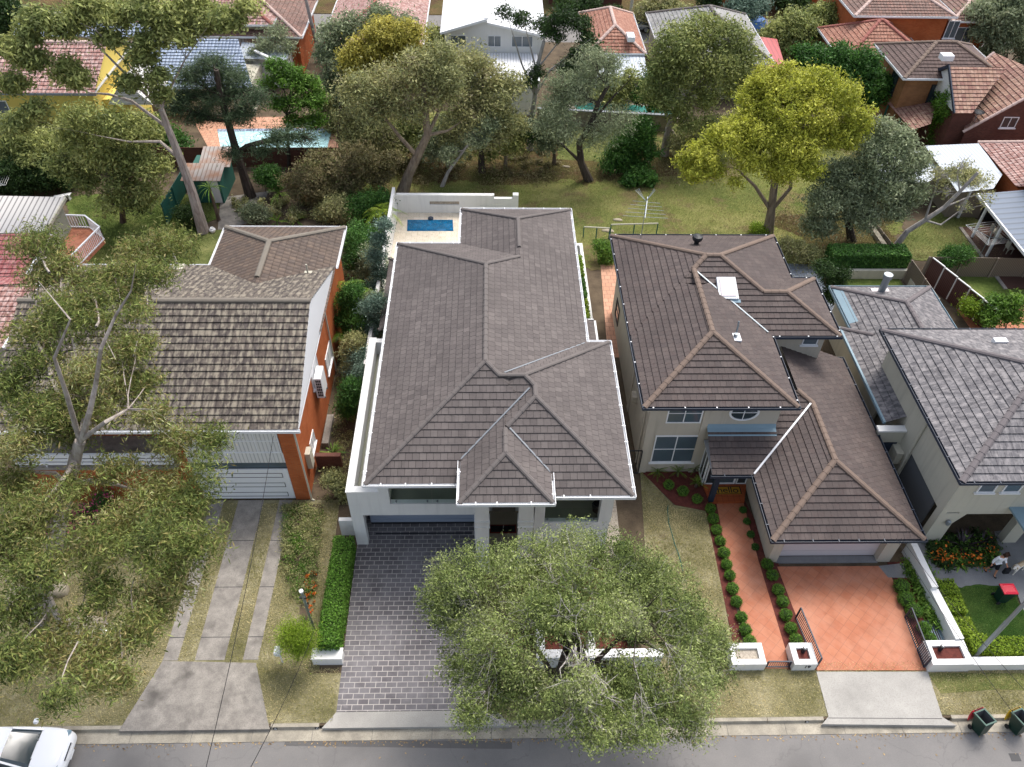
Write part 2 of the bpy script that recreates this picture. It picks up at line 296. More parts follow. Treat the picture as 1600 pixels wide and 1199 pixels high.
M = dict(
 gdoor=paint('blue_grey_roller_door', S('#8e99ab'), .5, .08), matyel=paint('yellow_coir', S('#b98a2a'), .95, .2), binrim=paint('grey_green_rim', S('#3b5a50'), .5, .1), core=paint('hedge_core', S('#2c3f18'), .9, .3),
 white=paint('white_render', (.74, .74, .72, 1), .7, .10, grime=.2), whitem=paint('white_painted_metal', (.78, .79, .8, 1), .4, .05),
 cream=paint('warm_grey_render', S('#b9b1a2'), .8, .12, grime=.3), cream2=paint('grey_cream_render', S('#bdb9a8'), .8, .1, grime=.3),
 lilac=paint('pale_garage_door', S('#cbc3c4'), .5, .06), dark=paint('dark_metal', (.02, .022, .026, 1), .4, .2), black=paint('black_plastic', (.012, .012, .013, 1), .5, .2),
 navy=paint('navy_metal', S('#2c3645'), .45, .15), steel=paint('galvanised_steel', S('#8f979c'), .4, .15, metal=.5), grey=paint('grey_paint', S('#7d8287'), .5, .1),
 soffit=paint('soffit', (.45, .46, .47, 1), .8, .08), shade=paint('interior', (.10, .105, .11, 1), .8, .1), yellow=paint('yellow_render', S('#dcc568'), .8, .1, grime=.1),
 brownf=paint('dark_brown_steel', S('#4a3230'), .6, .12), greenf=paint('green_steel', S('#2f6257'), .6, .1), red=paint('red_plastic', S('#c01c35'), .4, .06),
 yel=paint('yellow_plastic', S('#d8ae12'), .4, .06), bin=paint('green_bin_plastic', S('#16332a'), .42, .1), terr=paint('terracotta', S('#a4552f'), .8, .15),
 floor=paint('beige_floor_tile', S('#a99f8c'), .5, .1), olive=paint('balcony_floor', S('#8f9180'), .6, .1), timber=paint('weathered_timber', S('#8a7f72'), .9, .25),
 deck=paint('dark_deck', S('#4b342c'), .8, .2), skin=paint('skin', S('#c08a6c'), .6, .05), shirt=paint('white_cotton', (.75, .76, .78, 1), .9, .05), hair=paint('brown_hair', S('#3d2a1f'), .9, .2),
 cloth=paint('black_cloth', (.015, .016, .02, 1), .95, .2), fur=paint('pale_dog_fur', S('#c9b290'), .95, .15), furw=paint('white_dog_fur', S('#e4ddd0'), .95, .08),
 rock=ground('sandstone', S('#8f8674'), S('#b3a994'), 1.5), lead=paint('grey_lead_flashing', S('#7f97a3'), .55, .2), copper=paint('rust', S('#7a4a32'), .9, .2),
 carw=paint('white_car_paint', (.78, .79, .8, 1), .18, .02, .6), cars=paint('silver_car_paint', S('#9aa3ad'), .25, .03, .6, .4), tyre=paint('tyre', (.02, .02, .02, 1), .85, .1),
 glass=glass('window_glass'), glassb=glass('blue_window_glass', (.05, .07, .085, 1)), bluebag=paint('blue_tarpaulin', S('#4a73ac'), .6, .2), purple=paint('purple_cloth', S('#5b4c7c'), .8, .2),
 redbrown=paint('red_brown_trim', S('#7d2f2b'), .6, .1), mulch=ground('red_mulch', S('#4c2622'), S('#6e3b33'), 6, fine=30, bs=.8), pebble=ground('pebbles', S('#8d8378'), S('#c3b9a8'), 12, fine=25),
 soil=ground('soil_and_leaf_litter', S('#4a3f33'), S('#6a5d4b'), 1.2, fine=16, bs=.8, spots=.6),
 conc=ground('light_concrete', S('#9c9993'), S('#adaaa3'), .8, fine=30, spots=.35), conc2=ground('weathered_concrete', S('#77726c'), S('#a19b92'), 1.6, fine=22, spots=.8),
 conc3=ground('grey_path_concrete', S('#77787a'), S('#8a8b8b'), 1., fine=40, spots=.4), asph=ground('asphalt', S('#757371'), S('#827f7c'), .5, fine=55, bs=.5, spots=.45), asph2=ground('patched_asphalt', S('#5d5b5a'), S('#676563'), .8, fine=55, bs=.5),
 kerb=ground('kerb_concrete', S('#8b8579'), S('#b5ad9c'), 1.4, fine=25, spots=.6), stone=ground('retaining_stone', S('#6f6a60'), S('#9b9484'), 3., fine=20),
 pavers=paver('charcoal_pavers', S('#5c585b'), S('#6b686a'), S('#b0aaa4'), .44, .235, .016, patch=S('#8b888a')), terra=paver('terracotta_tiles', S('#a9674a'), S('#b17254'), S('#8f5c47'), .42, .42, .010, 45, 0., patch=S('#c08e76')),
 terra2=paver('terracotta_steps', S('#9f4f2c'), S('#a9582f'), S('#7a3f26'), .3, .3, .010, 0, 0.), court=paver('blue_grey_paving', S('#7d8592'), S('#99a0ab'), S('#6c727c'), .4, .4, .02), salmon=paver('salmon_paving', S('#b98a70'), S('#c79a80'), S('#94705c'), .4, .4, .02),
 creamp=paver('cream_pool_paving', S('#d0c4b0'), S('#d8cdbb'), S('#b8ac9a'), .4, .4, .008, 0, 0.),
 dry=grass('dry_verge_grass', S('#6f6d4b'), S('#928c69'), S('#b0a888'), S('#786c58')), lawn=grass('green_lawn', S('#4a5a2a'), S('#607038'), S('#7d834c')), lawn2=grass('deep_green_lawn', S('#2c4a1e'), S('#3c5a28'), S('#5b6f3a')),
 lawn3=grass('pale_back_lawn', S('#545f34'), S('#6e7644'), S('#8a8c58')), reserve=grass('reserve_grass', S('#5c6a38'), S('#7c8048'), S('#97935f'), S('#7d6e50'), .52, .22), shadyg=grass('rough_leafy_ground', S('#4a4a28'), S('#5f5636'), S('#6f5a3f'), S('#5a4635'), .5, .3),
 t17=tiles('grey_brown_slate_tiles', S('#5b5452'), S('#67605d'), .3, .34, .42, stain=S('#4c4745'), sa=.35), t19=tiles('brown_flat_tiles', S('#4f4644'), S('#5b514d'), .3, .34, .45, stain=S('#4c3e3b')),
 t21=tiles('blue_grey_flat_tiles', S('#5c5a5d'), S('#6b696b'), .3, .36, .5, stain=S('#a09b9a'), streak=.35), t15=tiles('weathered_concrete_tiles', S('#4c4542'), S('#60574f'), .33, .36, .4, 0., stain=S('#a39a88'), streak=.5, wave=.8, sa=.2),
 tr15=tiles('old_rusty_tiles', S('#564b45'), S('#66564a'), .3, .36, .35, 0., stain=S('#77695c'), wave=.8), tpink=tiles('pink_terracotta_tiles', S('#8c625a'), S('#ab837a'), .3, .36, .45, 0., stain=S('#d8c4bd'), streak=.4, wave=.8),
 tred=tiles('dark_red_tiles', S('#86484a'), S('#9c5c58'), .3, .36, .4, 0., stain=S('#b09490'), streak=.3, wave=.6), tora=tiles('orange_tiles', S('#8c5a48'), S('#9c6e5c'), .3, .36, .5, 0., stain=S('#c69a84'), streak=.3, wave=.6),
 tblue=tiles('blue_glazed_tiles', S('#7c8ba2'), S('#9fadc0'), .3, .36, .4, 0., stain=S('#aab6c6'), streak=.4, wave=.9, rough=.35), tbr=tiles('brown_tiles', S('#6b534a'), S('#8a665a'), .3, .36, .45, 0., stain=S('#8f7f76'), wave=.6, streak=.2),
 tgrey=tiles('grey_tiles', S('#8a8a88'), S('#9d9c99'), .3, .36, .55, 0., stain=S('#b4b2ae'), wave=.5), tmix=tiles('mottled_terracotta_tiles', S('#8a6258'), S('#a88873'), .3, .34, .4, 0., stain=S('#c9ab98'), sa=.6, wave=.4), tdk=tiles('dark_brown_tiles', S('#53433f'), S('#63514b'), .3, .34, .5, 0., stain=S('#75655f'), wave=.4),
 cap17=paint('grey_brown_ridge_tile', S('#67615e'), .8, .2), cap19=paint('tan_ridge_tile', S('#75655a'), .8, .25), cap21=paint('grey_ridge_tile', S('#6b6566'), .8, .2), cap15=paint('weathered_ridge_tile', S('#7b746a'), .85, .35), capr=paint('red_ridge_tile', S('#9c6257'), .8, .25), capw=paint('pale_ridge_tile', S('#c2aaa0'), .8, .2),
 bor=brick('orange_brick', S('#b05426'), S('#bd6533'), S('#9a6a4a')), bbr=brick('brown_brick', S('#8a5a38'), S('#a06c44'), S('#8c7458')), bdk=brick('dark_red_brick', S('#5b342c'), S('#6d4236'), S('#5c4a42')),
 cwhite=corr('white_ribbed_roof', (.72, .73, .74, 1), (.4, .41, .42, 1), .25), cpat=corr('ribbed_patio_roof', S('#c4c0bb'), S('#6a6664'), .34), cgrey=corr('grey_ribbed_roof', S('#b4bcc4'), S('#8f98a2'), .3), crust=corr('rusty_ribbed_roof', S('#a8a09a'), S('#77685e'), .3, rust=S('#9a6a48')),
 cblue=corr('blue_grey_insulated_roof', S('#5c6a7c'), S('#46525f'), .6), cred=corr('red_sheet_roof', S('#a8484a'), S('#8d3a3e'), .4), clad=corr('white_cladding', (.7, .7, .68, 1), (.42, .42, .42, 1), .18), cladh=corr('white_weatherboards', (.62, .61, .58, 1), (.36, .35, .34, 1), .2, 'Y'),
 cbrown=corr('brown_fence_sheet', S('#5a3d3a'), S('#33211f'), .12), cgreen=corr('green_fence_sheet', S('#2f6257'), S('#1f453e'), .16), fence=corr('weathered_palings', S('#7d7263'), S('#453d35'), .12), pick=corr('white_pickets', (.7, .7, .7, 1), (.15, .15, .15, 1), .14),
)
def water(name, c, rough=.05, s=3.):
    t = NT(name); n = t.noise(s, 3, dist=.6); return t.out(t.mix(c, g3(c, 1.7), t.ramp(n, [(.45, (0, 0, 0)), (.7, (1, 1, 1))])), rough, n, .25, .03, .6)
M['pool'] = water('blue_pool_water', S('#0d5378')); M['pool2'] = water('pale_pool_water', S('#a9d0d2'), .12); M['pool3'] = water('turquoise_pool_water', S('#58a89a'))
# ------------------------------------------------------------ roofs
def _clip(poly, v0, keep_above):
    out = []; n = len(poly)
    for i in range(n):
        a, b = poly[i], poly[(i+1) % n]; ia = (a[1] >= v0) if keep_above else (a[1] <= v0); ib = (b[1] >= v0) if keep_above else (b[1] <= v0)
        if ia: out.append(a)
        if ia != ib:
            t = (v0-a[1])/(b[1]-a[1]); out.append((a[0]+t*(b[0]-a[0]), v0))
    return out
def tile_plane(mb, poly, course=.34, step=.03, lift=0.):
    """lay courses of overlapping tiles over a sloping polygon: every course is a real step"""
    P = [Vector(p) for p in poly]; n = Vector((0, 0, 0))
    for i in range(len(P)): n += P[i].cross(P[(i+1) % len(P)])
    n.normalize()
    if n.z < 0: n = -n
    up = Vector((0, 0, 1)); Sx = (up-n*up.dot(n))
    if Sx.length < 1e-4: Sx = Vector((0, 1, 0))
    Sx.normalize(); U = Sx.cross(n); o = min(P, key=lambda p: p.z)
    q = [((p-o).dot(U), (p-o).dot(Sx)) for p in P]
    vm = max(v for u, v in q); k = 0; r = random.random()*3
    def X(u, v, z): return o+U*u+Sx*v+n*(z+lift)
    while k*course < vm-1e-4:
        a, b = k*course, (k+1)*course
        c = _clip(_clip(q, a-1e-6, True), b, False)
        if len(c) >= 3:
            mb.face([X(u, v, step*(1-(v-a)/course)) for u, v in c], [(u+r, v) for u, v in c])
            us = [u for u, v in c if abs(v-a) < 2e-5]
            if len(us) >= 2:
                u0, u1 = min(us), max(us)
                mb.face([X(u0, a, -.005), X(u1, a, -.005), X(u1, a, step), X(u0, a, step)], [(u0+r, a+.001), (u1+r, a+.001), (u1+r, a+.03), (u0+r, a+.03)])
        k += 1
def hip(x0, y0, x1, y1, e, pitch, gables='', over=0):
    """planes and cap lines of a hipped (or gabled) roof over a rectangle"""
    k = math.tan(R(pitch)); wx, wy = x1-x0, y1-y0
    if wx >= wy:
        h = wy/2; yc = (y0+y1)/2; z = e+h*k
        a = (x0 if 'W' in gables else x0+h, yc, z); b = (x1 if 'E' in gables else x1-h, yc, z)
        pl = [[(x0,y0,e),(x1,y0,e),b,a], [(x1,y1,e),(x0,y1,e),a,b]]
        caps = [(a, b)]
        if 'E' not in gables: pl.append([(x1,y0,e),(x1,y1,e),b]); caps += [((x1,y0,e),b),((x1,y1,e),b)]
        if 'W' not in gables: pl.append([(x0,y1,e),(x0,y0,e),a]); caps += [((x0,y0,e),a),((x0,y1,e),a)]
    else:
        h = wx/2; xc = (x0+x1)/2; z = e+h*k
        a = (xc, y0 if 'S' in gables else y0+h, z); b = (xc, y1 if 'N' in gables else y1-h, z)
        pl = [[(x0,y1,e),(x0,y0,e),a,b], [(x1,y0,e),(x1,y1,e),b,a]]
        caps = [(a, b)]
        if 'S' not in gables: pl.append([(x0,y0,e),(x1,y0,e),a]); caps += [((x0,y0,e),a),((x1,y0,e),a)]
        if 'N' not in gables: pl.append([(x1,y1,e),(x0,y1,e),b]); caps += [((x0,y1,e),b),((x1,y1,e),b)]
    return pl, caps
def cap_line(mb, a, b, r=.11, seg=.42):
    a, b = Vector(a), Vector(b); d = b-a; L = d.length
    if L < .15: return
    if d.z < 0: a, b = b, a; d = b-a
    d.normalize(); x = d.cross(Vector((0, 0, 1))).normalized(); y = x.cross(d); n = max(1, round(L/seg)); s = L/n
    ang = [R(t) for t in (-25, 25, 65, 115, 155, 205)]
    for i in range(n):
        A = a+d*(s*i-.02); B = a+d*(s*(i+1)+.02)
        ra, rb = r*1.12, r*.97
        ca = [A+x*math.cos(t)*ra+y*math.sin(t)*ra*.75 for t in ang]; cb = [B+x*math.cos(t)*rb+y*math.sin(t)*rb*.75 for t in ang]
        for j in range(5): mb.face([ca[j], ca[j+1], cb[j+1], cb[j]][::-1], [(i*1.7, j*.1), (i*1.7, j*.1+.1), (i*1.7+.4, j*.1+.1), (i*1.7+.4, j*.1)])
        mb.face(ca); mb.face(cb[::-1])
def roof(house, planes, mat, caps=(), capmat=None, gut=(), gutmat=None, name='roof', course=.34, step=.03, soff=(), capr=.11, brackets=True):
    mb = MB()
    for p in planes: tile_plane(mb, p, course, step)
    rf = mb.build(name, mat, house)
    if soff:
        mb = MB()
        for i, (x0, y0, x1, y1, z) in enumerate(soff): mb.box(x0+.04, y0+.04, z-.10-.004*i, x1-.04, y1-.04, z-.045-.004*i)
        mb.build('eave_lining', M['soffit'], rf)
    if caps:
        mb = MB()
        for a, b in caps: cap_line(mb, a, b, capr)
        mb.build('ridge_cap', capmat, rf)
    if gut:
        mb = MB(); mc = MB()
        for i, (a, b) in enumerate(gut):
            a, b = Vector(a), Vector(b); d = (b-a).normalized(); o = d.cross(Vector((0, 0, 1)))  # outward = right-hand side of a->b
            h = .004*(i % 4)
            def bx(m, s0, s1, o0, o1, z0, z1):
                P = [a+d*s+o*q+Vector((0, 0, z)) for z in (z0, z1) for s, q in ((s0, o0), (s1, o0), (s1, o1), (s0, o1))]
                for q in ((0,3,2,1),(4,5,6,7),(0,1,5,4),(1,2,6,5),(2,3,7,6),(3,0,4,7)): m.face([P[j] for j in q])
            L = (b-a).length
            bx(mb, -.10+h, L+.10-h, .0, .02, -.13-h, .02-h); bx(mb, -.10+h, L+.10-h, .10, .125, -.12-h, .03+h); bx(mb, -.10+h, L+.10-h, .02, .10, -.12-h, -.10-h)
            if brackets:
                for k in range(int(L/1.15)):
                    s = .5+k*1.15+random.uniform(-.15, .15)
                    if s < L: bx(mb, s, s+.05, -.02, .14, .015, .05)
        mb.build('gutter', gutmat or M['whitem'], rf)
    return rf
def rect_gut(x0, y0, x1, y1, z, sides='SENW'):
    c = dict(S=((x0,y0,z),(x1,y0,z)), E=((x1,y0,z),(x1,y1,z)), N=((x1,y1,z),(x0,y1,z)), W=((x0,y1,z),(x0,y0,z)))
    return [c[s] for s in sides]
# ------------------------------------------------------------ windows and doors; a frame of reference on a wall
class Wall:
    """origin p, horizontal direction along the wall, outward normal"""
    def __init__(s, side, at):
        s.at = at; s.side = side
        s.d, s.n = dict(S=((1,0),(0,-1)), N=((-1,0),(0,1)), E=((0,1),(1,0)), W=((0,-1),(-1,0)))[side]
    def p(s, a, z, o=0.):
        """a: the world coordinate along the wall (x on S/N walls, y on E/W walls)"""
        if s.side in 'SN': return (a, s.at+s.n[1]*o, z)
        return (s.at+s.n[0]*o, a, z)
    def box(s, mb, a0, a1, z0, z1, o0, o1):
        p, q = s.p(a0, z0, o0), s.p(a1, z1, o1); mb.box(*p, *q)
def window(house, wall, a0, a1, z0, z1, nx=2, nz=1, frame='whitem', pane='glass', t=.06, name='window', sill=True, blind=None, rebate=.0):
    if a0 > a1: a0, a1 = a1, a0
    f = MB(); o0, o1 = -.02, .05
    wall.box(f, a0, a0+t, z0, z1, o0, o1); wall.box(f, a1-t, a1, z0, z1, o0, o1)
    wall.box(f, a0+t, a1-t, z0, z0+t, o0, o1-.003); wall.box(f, a0+t, a1-t, z1-t, z1, o0, o1-.003)
    for i in range(1, nx): c = a0+(a1-a0)*i/nx; wall.box(f, c-t*.4, c+t*.4, z0+t, z1-t, o0, o1-.008)
    for i in range(1, nz): c = z0+(z1-z0)*i/nz; wall.box(f, a0+t, a1-t, c-t*.3, c+t*.3, o0, o1-.014)
    o = f.build(name, M[frame], house)
    g = MB(); wall.box(g, a0+t*.5, a1-t*.5, z0+t*.5, z1-t*.5, -.015, .015); g.build('pane', M[pane], o)
    if blind:
        b = MB(); wall.box(b, a0+t, a1-t, z1-(z1-z0)*blind, z1-t, .016, .022); b.build('blind', M['olive'] if pane == 'olive' else M['clad'], o)
    if sill: q = MB(); wall.box(q, a0-.08, a1+.08, z0-.08, z0-.004, -.02, .10); q.build('sill', M[frame], o)
    return o
def slab(poly, z0, z1): return MB().prism(poly, z0, z1)
def gable_wall(mb, side, at, a0, a1, e, zr, th=.12):
    """triangular prism over a wall"""
    wl_ = Wall(side, at); ac = (a0+a1)/2
    F = [wl_.p(a0, e, 0), wl_.p(a1, e, 0), wl_.p(ac, zr, 0)]; B = [wl_.p(a0, e, -th), wl_.p(a1, e, -th), wl_.p(ac, zr, -th)]
    mb.face(F); mb.face(B[::-1])
    for i in range(3): mb.face([F[i], F[(i+1) % 3], B[(i+1) % 3], B[i]][::-1])
# ------------------------------------------------------------ ground, road, paving (the setting)
def sheet(name, poly, z, mat, kind='structure', th=None, label=None, cat=None):
    mb = MB(); poly = [(p[0], p[1]) for p in poly]
    if mat.name.split('_')[-1] in ('grass', 'lawn', 'ground') or name in ('flower_bed',) or mat.name in ('soil_and_leaf_litter',):
        if abs(z) > .001 and name not in ('verge', 'verge_grass', 'court_lawn') and 'fron' not in name:
            out = []; rg = random.Random(len(poly)*7+int(z*1e4))
            for i in range(len(poly)):
                a, b = Vector(poly[i]), Vector(poly[(i+1) % len(poly)]); n = max(1, int((b-a).length/.22)); t = Vector((-(b-a).y, (b-a).x)).normalized(); w0 = rg.random()*9
                for k in range(n): u = k/n; L_ = (b-a).length*u; am = min(.5, (b-a).length*.05)*math.sin(math.pi*u); out.append(tuple(a.lerp(b, u)+t*am*(math.sin(L_*.9+w0)+.6*math.sin(L_*2.3+w0*2)+rg.uniform(-.7, .7))))
            poly = out
    mb.prism(poly, (z-.03) if th is None else z-th, z)
    return mb.build(name, mat, None, label, cat, kind=kind)
def px(*pts, z=0.): return [W(a, b, z) for a, b in pts]
KY = 12.72                       # the street side of the kerb
sheet('ground', [(-300, -60), (300, -60), (300, 600), (-300, 600)], -.40, M['soil'])
sheet('road', [(-90, -14), (90, -14), (90, KY+.05), (-90, KY+.05)], -.15, M['asph'], th=.2)
sheet('road_patch', px((444, 1166), (800, 1171), (800, 1159), (446, 1157), z=-.146), -.146, M['asph2'], th=.003)
sheet('soil', [(-110, KY+.1), (120, KY+.1), (120, 81), (-110, 81)], 0, M['soil'], th=.39)
sheet('soil', [(-110, 88), (120, 88), (120, 260), (-110, 260)], 0, M['shadyg'], th=.39)
sheet('back_street', [(-110, 81), (120, 81), (120, 88), (-110, 88)], -.06, M['asph'], th=.3)
# kerb and gutter, with dropped crossings
def kerbrun(x0, x1, z):
    mb = MB(); n = max(1, round((x1-x0)/2.4))
    for i in range(n):
        a = x0+(x1-x0)*i/n+.012; b = x0+(x1-x0)*(i+1)/n-.012
        mb.face([(a,KY,-.14),(b,KY,-.14),(b,KY+.05,z),(a,KY+.05,z)]); mb.face([(a,KY+.05,z),(b,KY+.05,z),(b,KY+.22,z),(a,KY+.22,z)])
        mb.face([(a,KY+.22,-.3),(a,KY+.22,z),(b,KY+.22,z),(b,KY+.22,-.3)][::-1]); mb.face([(b,KY,-.2),(b,KY+.22,-.2),(b,KY+.22,z),(b,KY+.05,z),(b,KY,-.14)]); mb.face([(a,KY,-.2),(a,KY,-.14),(a,KY+.05,z),(a,KY+.22,z),(a,KY+.22,-.2)])
    return mb
xa = dict(a=W(195, 1126).x, b=W(424, 1128).x, c=W(500, 1128).x, d=W(752, 1130).x, e=W(1290, 1133).x, f=W(1492, 1136).x)
kerbrun(-60, xa['a'], .015).build('kerb', M['kerb'], kind='structure'); kerbrun(xa['b'], xa['c'], .015).build('kerb', M['kerb'], kind='structure')
kerbrun(xa['d'], xa['e'], .015).build('kerb', M['kerb'], kind='structure'); kerbrun(xa['f'], 60, .015).build('kerb', M['kerb'], kind='structure')
mb = MB(); x = -60.
while x < 60:
    mb.face([(x+.01, KY-.46, -.142), (x+2.39, KY-.46, -.142), (x+2.39, KY+.02, -.149), (x+.01, KY+.02, -.149)]); x += 2.4
mb2 = MB()
for v, f, u in ((mb.v, mb.f, mb.uv),):
    for q in f: mb2.face([(v[i][0], v[i][1], v[i][2]+.012) for i in q])
mb2.build('gutter_strip', M['kerb'], kind='structure')
# small painted house numbers on the kerb face
def digits(s, h, w=None):
    seg = {'0':'abcdef','1':'bc','2':'abged','3':'abgcd','4':'fgbc','5':'afgcd','6':'afgedc','7':'abc','8':'abcdefg','9':'gfabcd'}
    out = []; w = w or h*.55; t = h*.17; x = 0
    for ch in s:
        D = dict(a=(0, h-t, w, h), g=(0, h/2-t/2, w, h/2+t/2), d=(0, 0, w, t), f=(0, h/2, t, h), b=(w-t, h/2, w, h), e=(0, 0, t, h/2), c=(w-t, 0, w, h/2))
        out += [(x+D[k][0], D[k][1], x+D[k][2], D[k][3]) for k in seg[ch]]; x += w*1.4
    return out, x
def kerb_number(s, pxx, lb):
    x0 = W(pxx, 1134).x; m_ = MB(); dg, wd = digits(s, .085)
    mp = MB(); mp.face([(x0-.03, KY+.006, -.115), (x0+wd+.02, KY+.006, -.115), (x0+wd+.02, KY+.046, .002), (x0-.03, KY+.046, .002)])
    for i, (a, b, c, d) in enumerate(dg):
        f = lambda z: KY+.008+ (z/.117)*.04-.008
        zz = lambda z: -.105+z
        m_.face([(x0+a, f(b)-.003*(1+.2*i), zz(b)), (x0+c, f(b)-.003*(1+.2*i), zz(b)), (x0+c, f(d)-.003*(1+.2*i), zz(d)), (x0+a, f(d)-.003*(1+.2*i), zz(d))])
    r = mp.build('kerb_number', M['black'], None, lb, 'kerb number'); m_.build('digits', M['whitem'], r)
kerb_number('15', 428, 'painted number 15 on the kerb face beside the concrete apron'); kerb_number('17', 493, 'painted number 17 on the kerb face at the start of the paved crossing'); kerb_number('19', 1261, 'painted number 19 on the kerb face left of the terracotta driveway crossing')
# verge and front lawns
sheet('verge', [(-60, KY+.2), (60, KY+.2), (60, 15.0), (-60, 15.0)], .02, M['dry'])
sheet('front_lawn', [(-60, 14.98), (W(483, 1045).x, 14.98), (-7.3, 15.1), (-7.6, 24.0), (-60, 24.0)], .024, M['dry'])
sheet('flower_bed', px((446, 790), (505, 790), (497, 900), (480, 985), (468, 960), (470, 900), (438, 880)), .032, M['soil'])
# driveway of the brick house: wide apron, then three strips
a0 = px((254.5, 1034), (400.5, 1037), (424, 1128), (192, 1124)); a0[2].y = a0[3].y = KY-.03
APRON = list(a0)
sheet('concrete_apron', a0, .034, M['conc2'], th=.25)
for (p, q, t_) in ((254, 277.5, 0), (304, 350.5, 1), (379, 403, 2)):
    xl, xr = W(p, 1035).x, W(q, 1035).x; y0 = W(300, 1033).y
    sheet('driveway_strip', [(xl, y0), (xr, y0), (xr, 24), (xl, 24)], .036, M['conc2'])
for yy in (16.65, 19.1, 21.6):
    for p, q in ((254, 277.5), (304, 350.5), (379, 403)): sheet('driveway_joint', [(W(p, 1035).x, yy), (W(q, 1035).x, yy), (W(q, 1035).x, yy+.03), (W(p, 1035).x, yy+.03)], .037, M['dark'], th=.004)
# paved drive of the main house
pl = W(529, 1090).x
sheet('paved_driveway', [(pl, 13.35), (W(757, 1119).x, 13.35), (-.45, 15.2), (-.75, 27), (-5.9, 27), (pl-.1, 21)], .04, M['pavers'])
sheet('concrete_crossing', [(W(525, 1119).x, 13.34), (W(775, 1121).x, 13.34), (W(800, 1140).x, KY-.02), (W(503, 1137).x, KY-.02)], .03, M['conc'], th=.2)
sheet('garden_bed', [(-.35, 15.6), (5.9, 15.6), (6.1, 20), (-.35, 20.2)], .03, M['mulch'])
sheet('side_path', [(5.3, 17), (6.15, 17), (6.3, 24), (5.2, 24)], .035, M['pebble'])
# terracotta house
sheet('front_lawn', px((1000, 735), (1052, 790), (1105, 800), (1150, 1038), (1020, 1045)), .028, M['dry'])
sheet('mulch_bed', px((998, 735), (1100, 735), (1120, 775), (1160, 1010), (1178, 1040), (1152, 1040), (1103, 800), (1055, 790)), .038, M['mulch'])
sheet('tiled_path', px((1119, 786), (1161, 786), (1184, 875), (1228, 1020), (1231, 1046), (1183, 1046), (1140, 900)), .052, M['terra'])
sheet('mulch_bed', px((1161, 780), (1215, 880), (1280, 1048), (1229, 1048), (1184, 872)), .044, M['mulch'])
sheet('tiled_driveway', px((1214, 887), (1386, 886), (1447.5, 1049), (1276, 1049)), .056, M['terra'])
sheet('concrete_crossing', px((1275, 1051), (1449, 1051), (1472, 1122), (1494, 1135), (1284, 1133), (1294, 1121)), .05, M['conc'], th=.3)
sheet('crossing_joint', px((1294, 1122), (1472, 1123), (1472, 1124.2), (1294, 1123.2), z=.05), .052, M['asph2'], th=.004)
sheet('garden_bed', px((1386, 880), (1420, 878), (1490, 1045), (1449, 1045)), .04, M['mulch'])
sheet('side_path', px((1372, 886), (1425, 880), (1432, 905), (1387, 904)), .058, M['conc3'])
sheet('concrete_path', px((1420, 850), (1640, 820), (1680, 905), (1560, 922), (1465, 925)), .045, M['conc3'])
sheet('concrete_path', px((1584, 915), (1680, 900), (1760, 1030), (1625, 1030)), .047, M['conc3'])
sheet('planted_bed', px((1444, 842), (1553, 832), (1552, 884), (1465, 889)), .055, M['soil'])
sheet('green_lawn', px((1487, 920), (1584, 917), (1618, 1015), (1530, 1013)), .06, M['lawn2'])
sheet('garden_bed', px((1455, 905), (1487, 918), (1532, 1016), (1640, 1016), (1640, 1032), (1525, 1032)), .05, M['soil'])
sheet('verge_grass', px((1449, 1053), (1700, 1053), (1700, 1085), (1560, 1078), (1470, 1085)), .03, M['lawn3'])
# back gardens and the reserve behind
sheet('reserve_grass', [(-7, 43.5), (9, 43.2), (9, 41.8), (25.5, 41.5), (31, 50), (34, 62), (-6, 66), (-12, 60)], .02, M['reserve'])
sheet('leafy_ground', px((1195, 345), (1360, 300), (1420, 400), (1290, 398)), .026, M['shadyg'])
sheet('leafy_ground', px((600, 215), (900, 200), (1050, 240), (1060, 275), (800, 290), (620, 285)), .026, M['shadyg'])
sheet('grassy_clearing', px((880, 205), (1010, 205), (985, 250), (870, 250)), .032, M['lawn3'])
sheet('back_lawn', px((105, 308), (345, 308), (300, 425), (150, 425)), .03, M['lawn'])
sheet('back_lawn', px((290, 365), (350, 360), (330, 425), (285, 425)), .034, M['lawn3'])
sheet('garden_path', px((345, 310), (420, 300), (400, 345), (340, 365)), .03, M['conc2'])
sheet('court_lawn', px((1300, 432), (1404, 436), (1415, 452), (1300, 452)), .03, M['lawn'])
sheet('back_lawn', px((1462, 432), (1700, 440), (1700, 510), (1520, 510)), .03, M['lawn'])
sheet('back_lawn', px((1400, 390), (1435, 345), (1510, 325), (1568, 400), (1570, 412), (1430, 408)), .03, M['lawn3'])
sheet('terracotta_patio', px((1495, 485), (1700, 470), (1700, 520), (1520, 520)), .045, M['terra'])
sheet('rear_terrace', px((1200, 412), (1290, 415), (1320, 495), (1200, 505)), .03, M['court'])
sheet('rear_terrace', px((938, 412), (985, 410), (985, 560), (950, 560)), .03, M['salmon'])
sheet('leafy_ground', px((925, 375), (955, 375), (950, 415), (935, 415)), .034, M['lawn'])
sheet('pool_terrace', px((300, 185), (525, 183), (530, 255), (400, 258), (330, 240)), .03, M['salmon'])
sheet('pool_water', px((340, 205), (505, 203), (518, 208), (508, 245), (378, 248), (345, 233)), .05, M['pool2'])
sheet('pool_edge', px((340, 203.5), (505, 201.5), (518, 206), (518, 209.5), (505, 205.5), (340, 207.5)), .058, M['tblue'])
sheet('pool_water', px((897, 166), (940, 160), (1050, 172), (1050, 184), (905, 178)), .05, M['pool3'])
sheet('pool_surround', px((885, 160), (960, 152), (1062, 166), (1062, 188), (890, 182)), .03, M['creamp'])
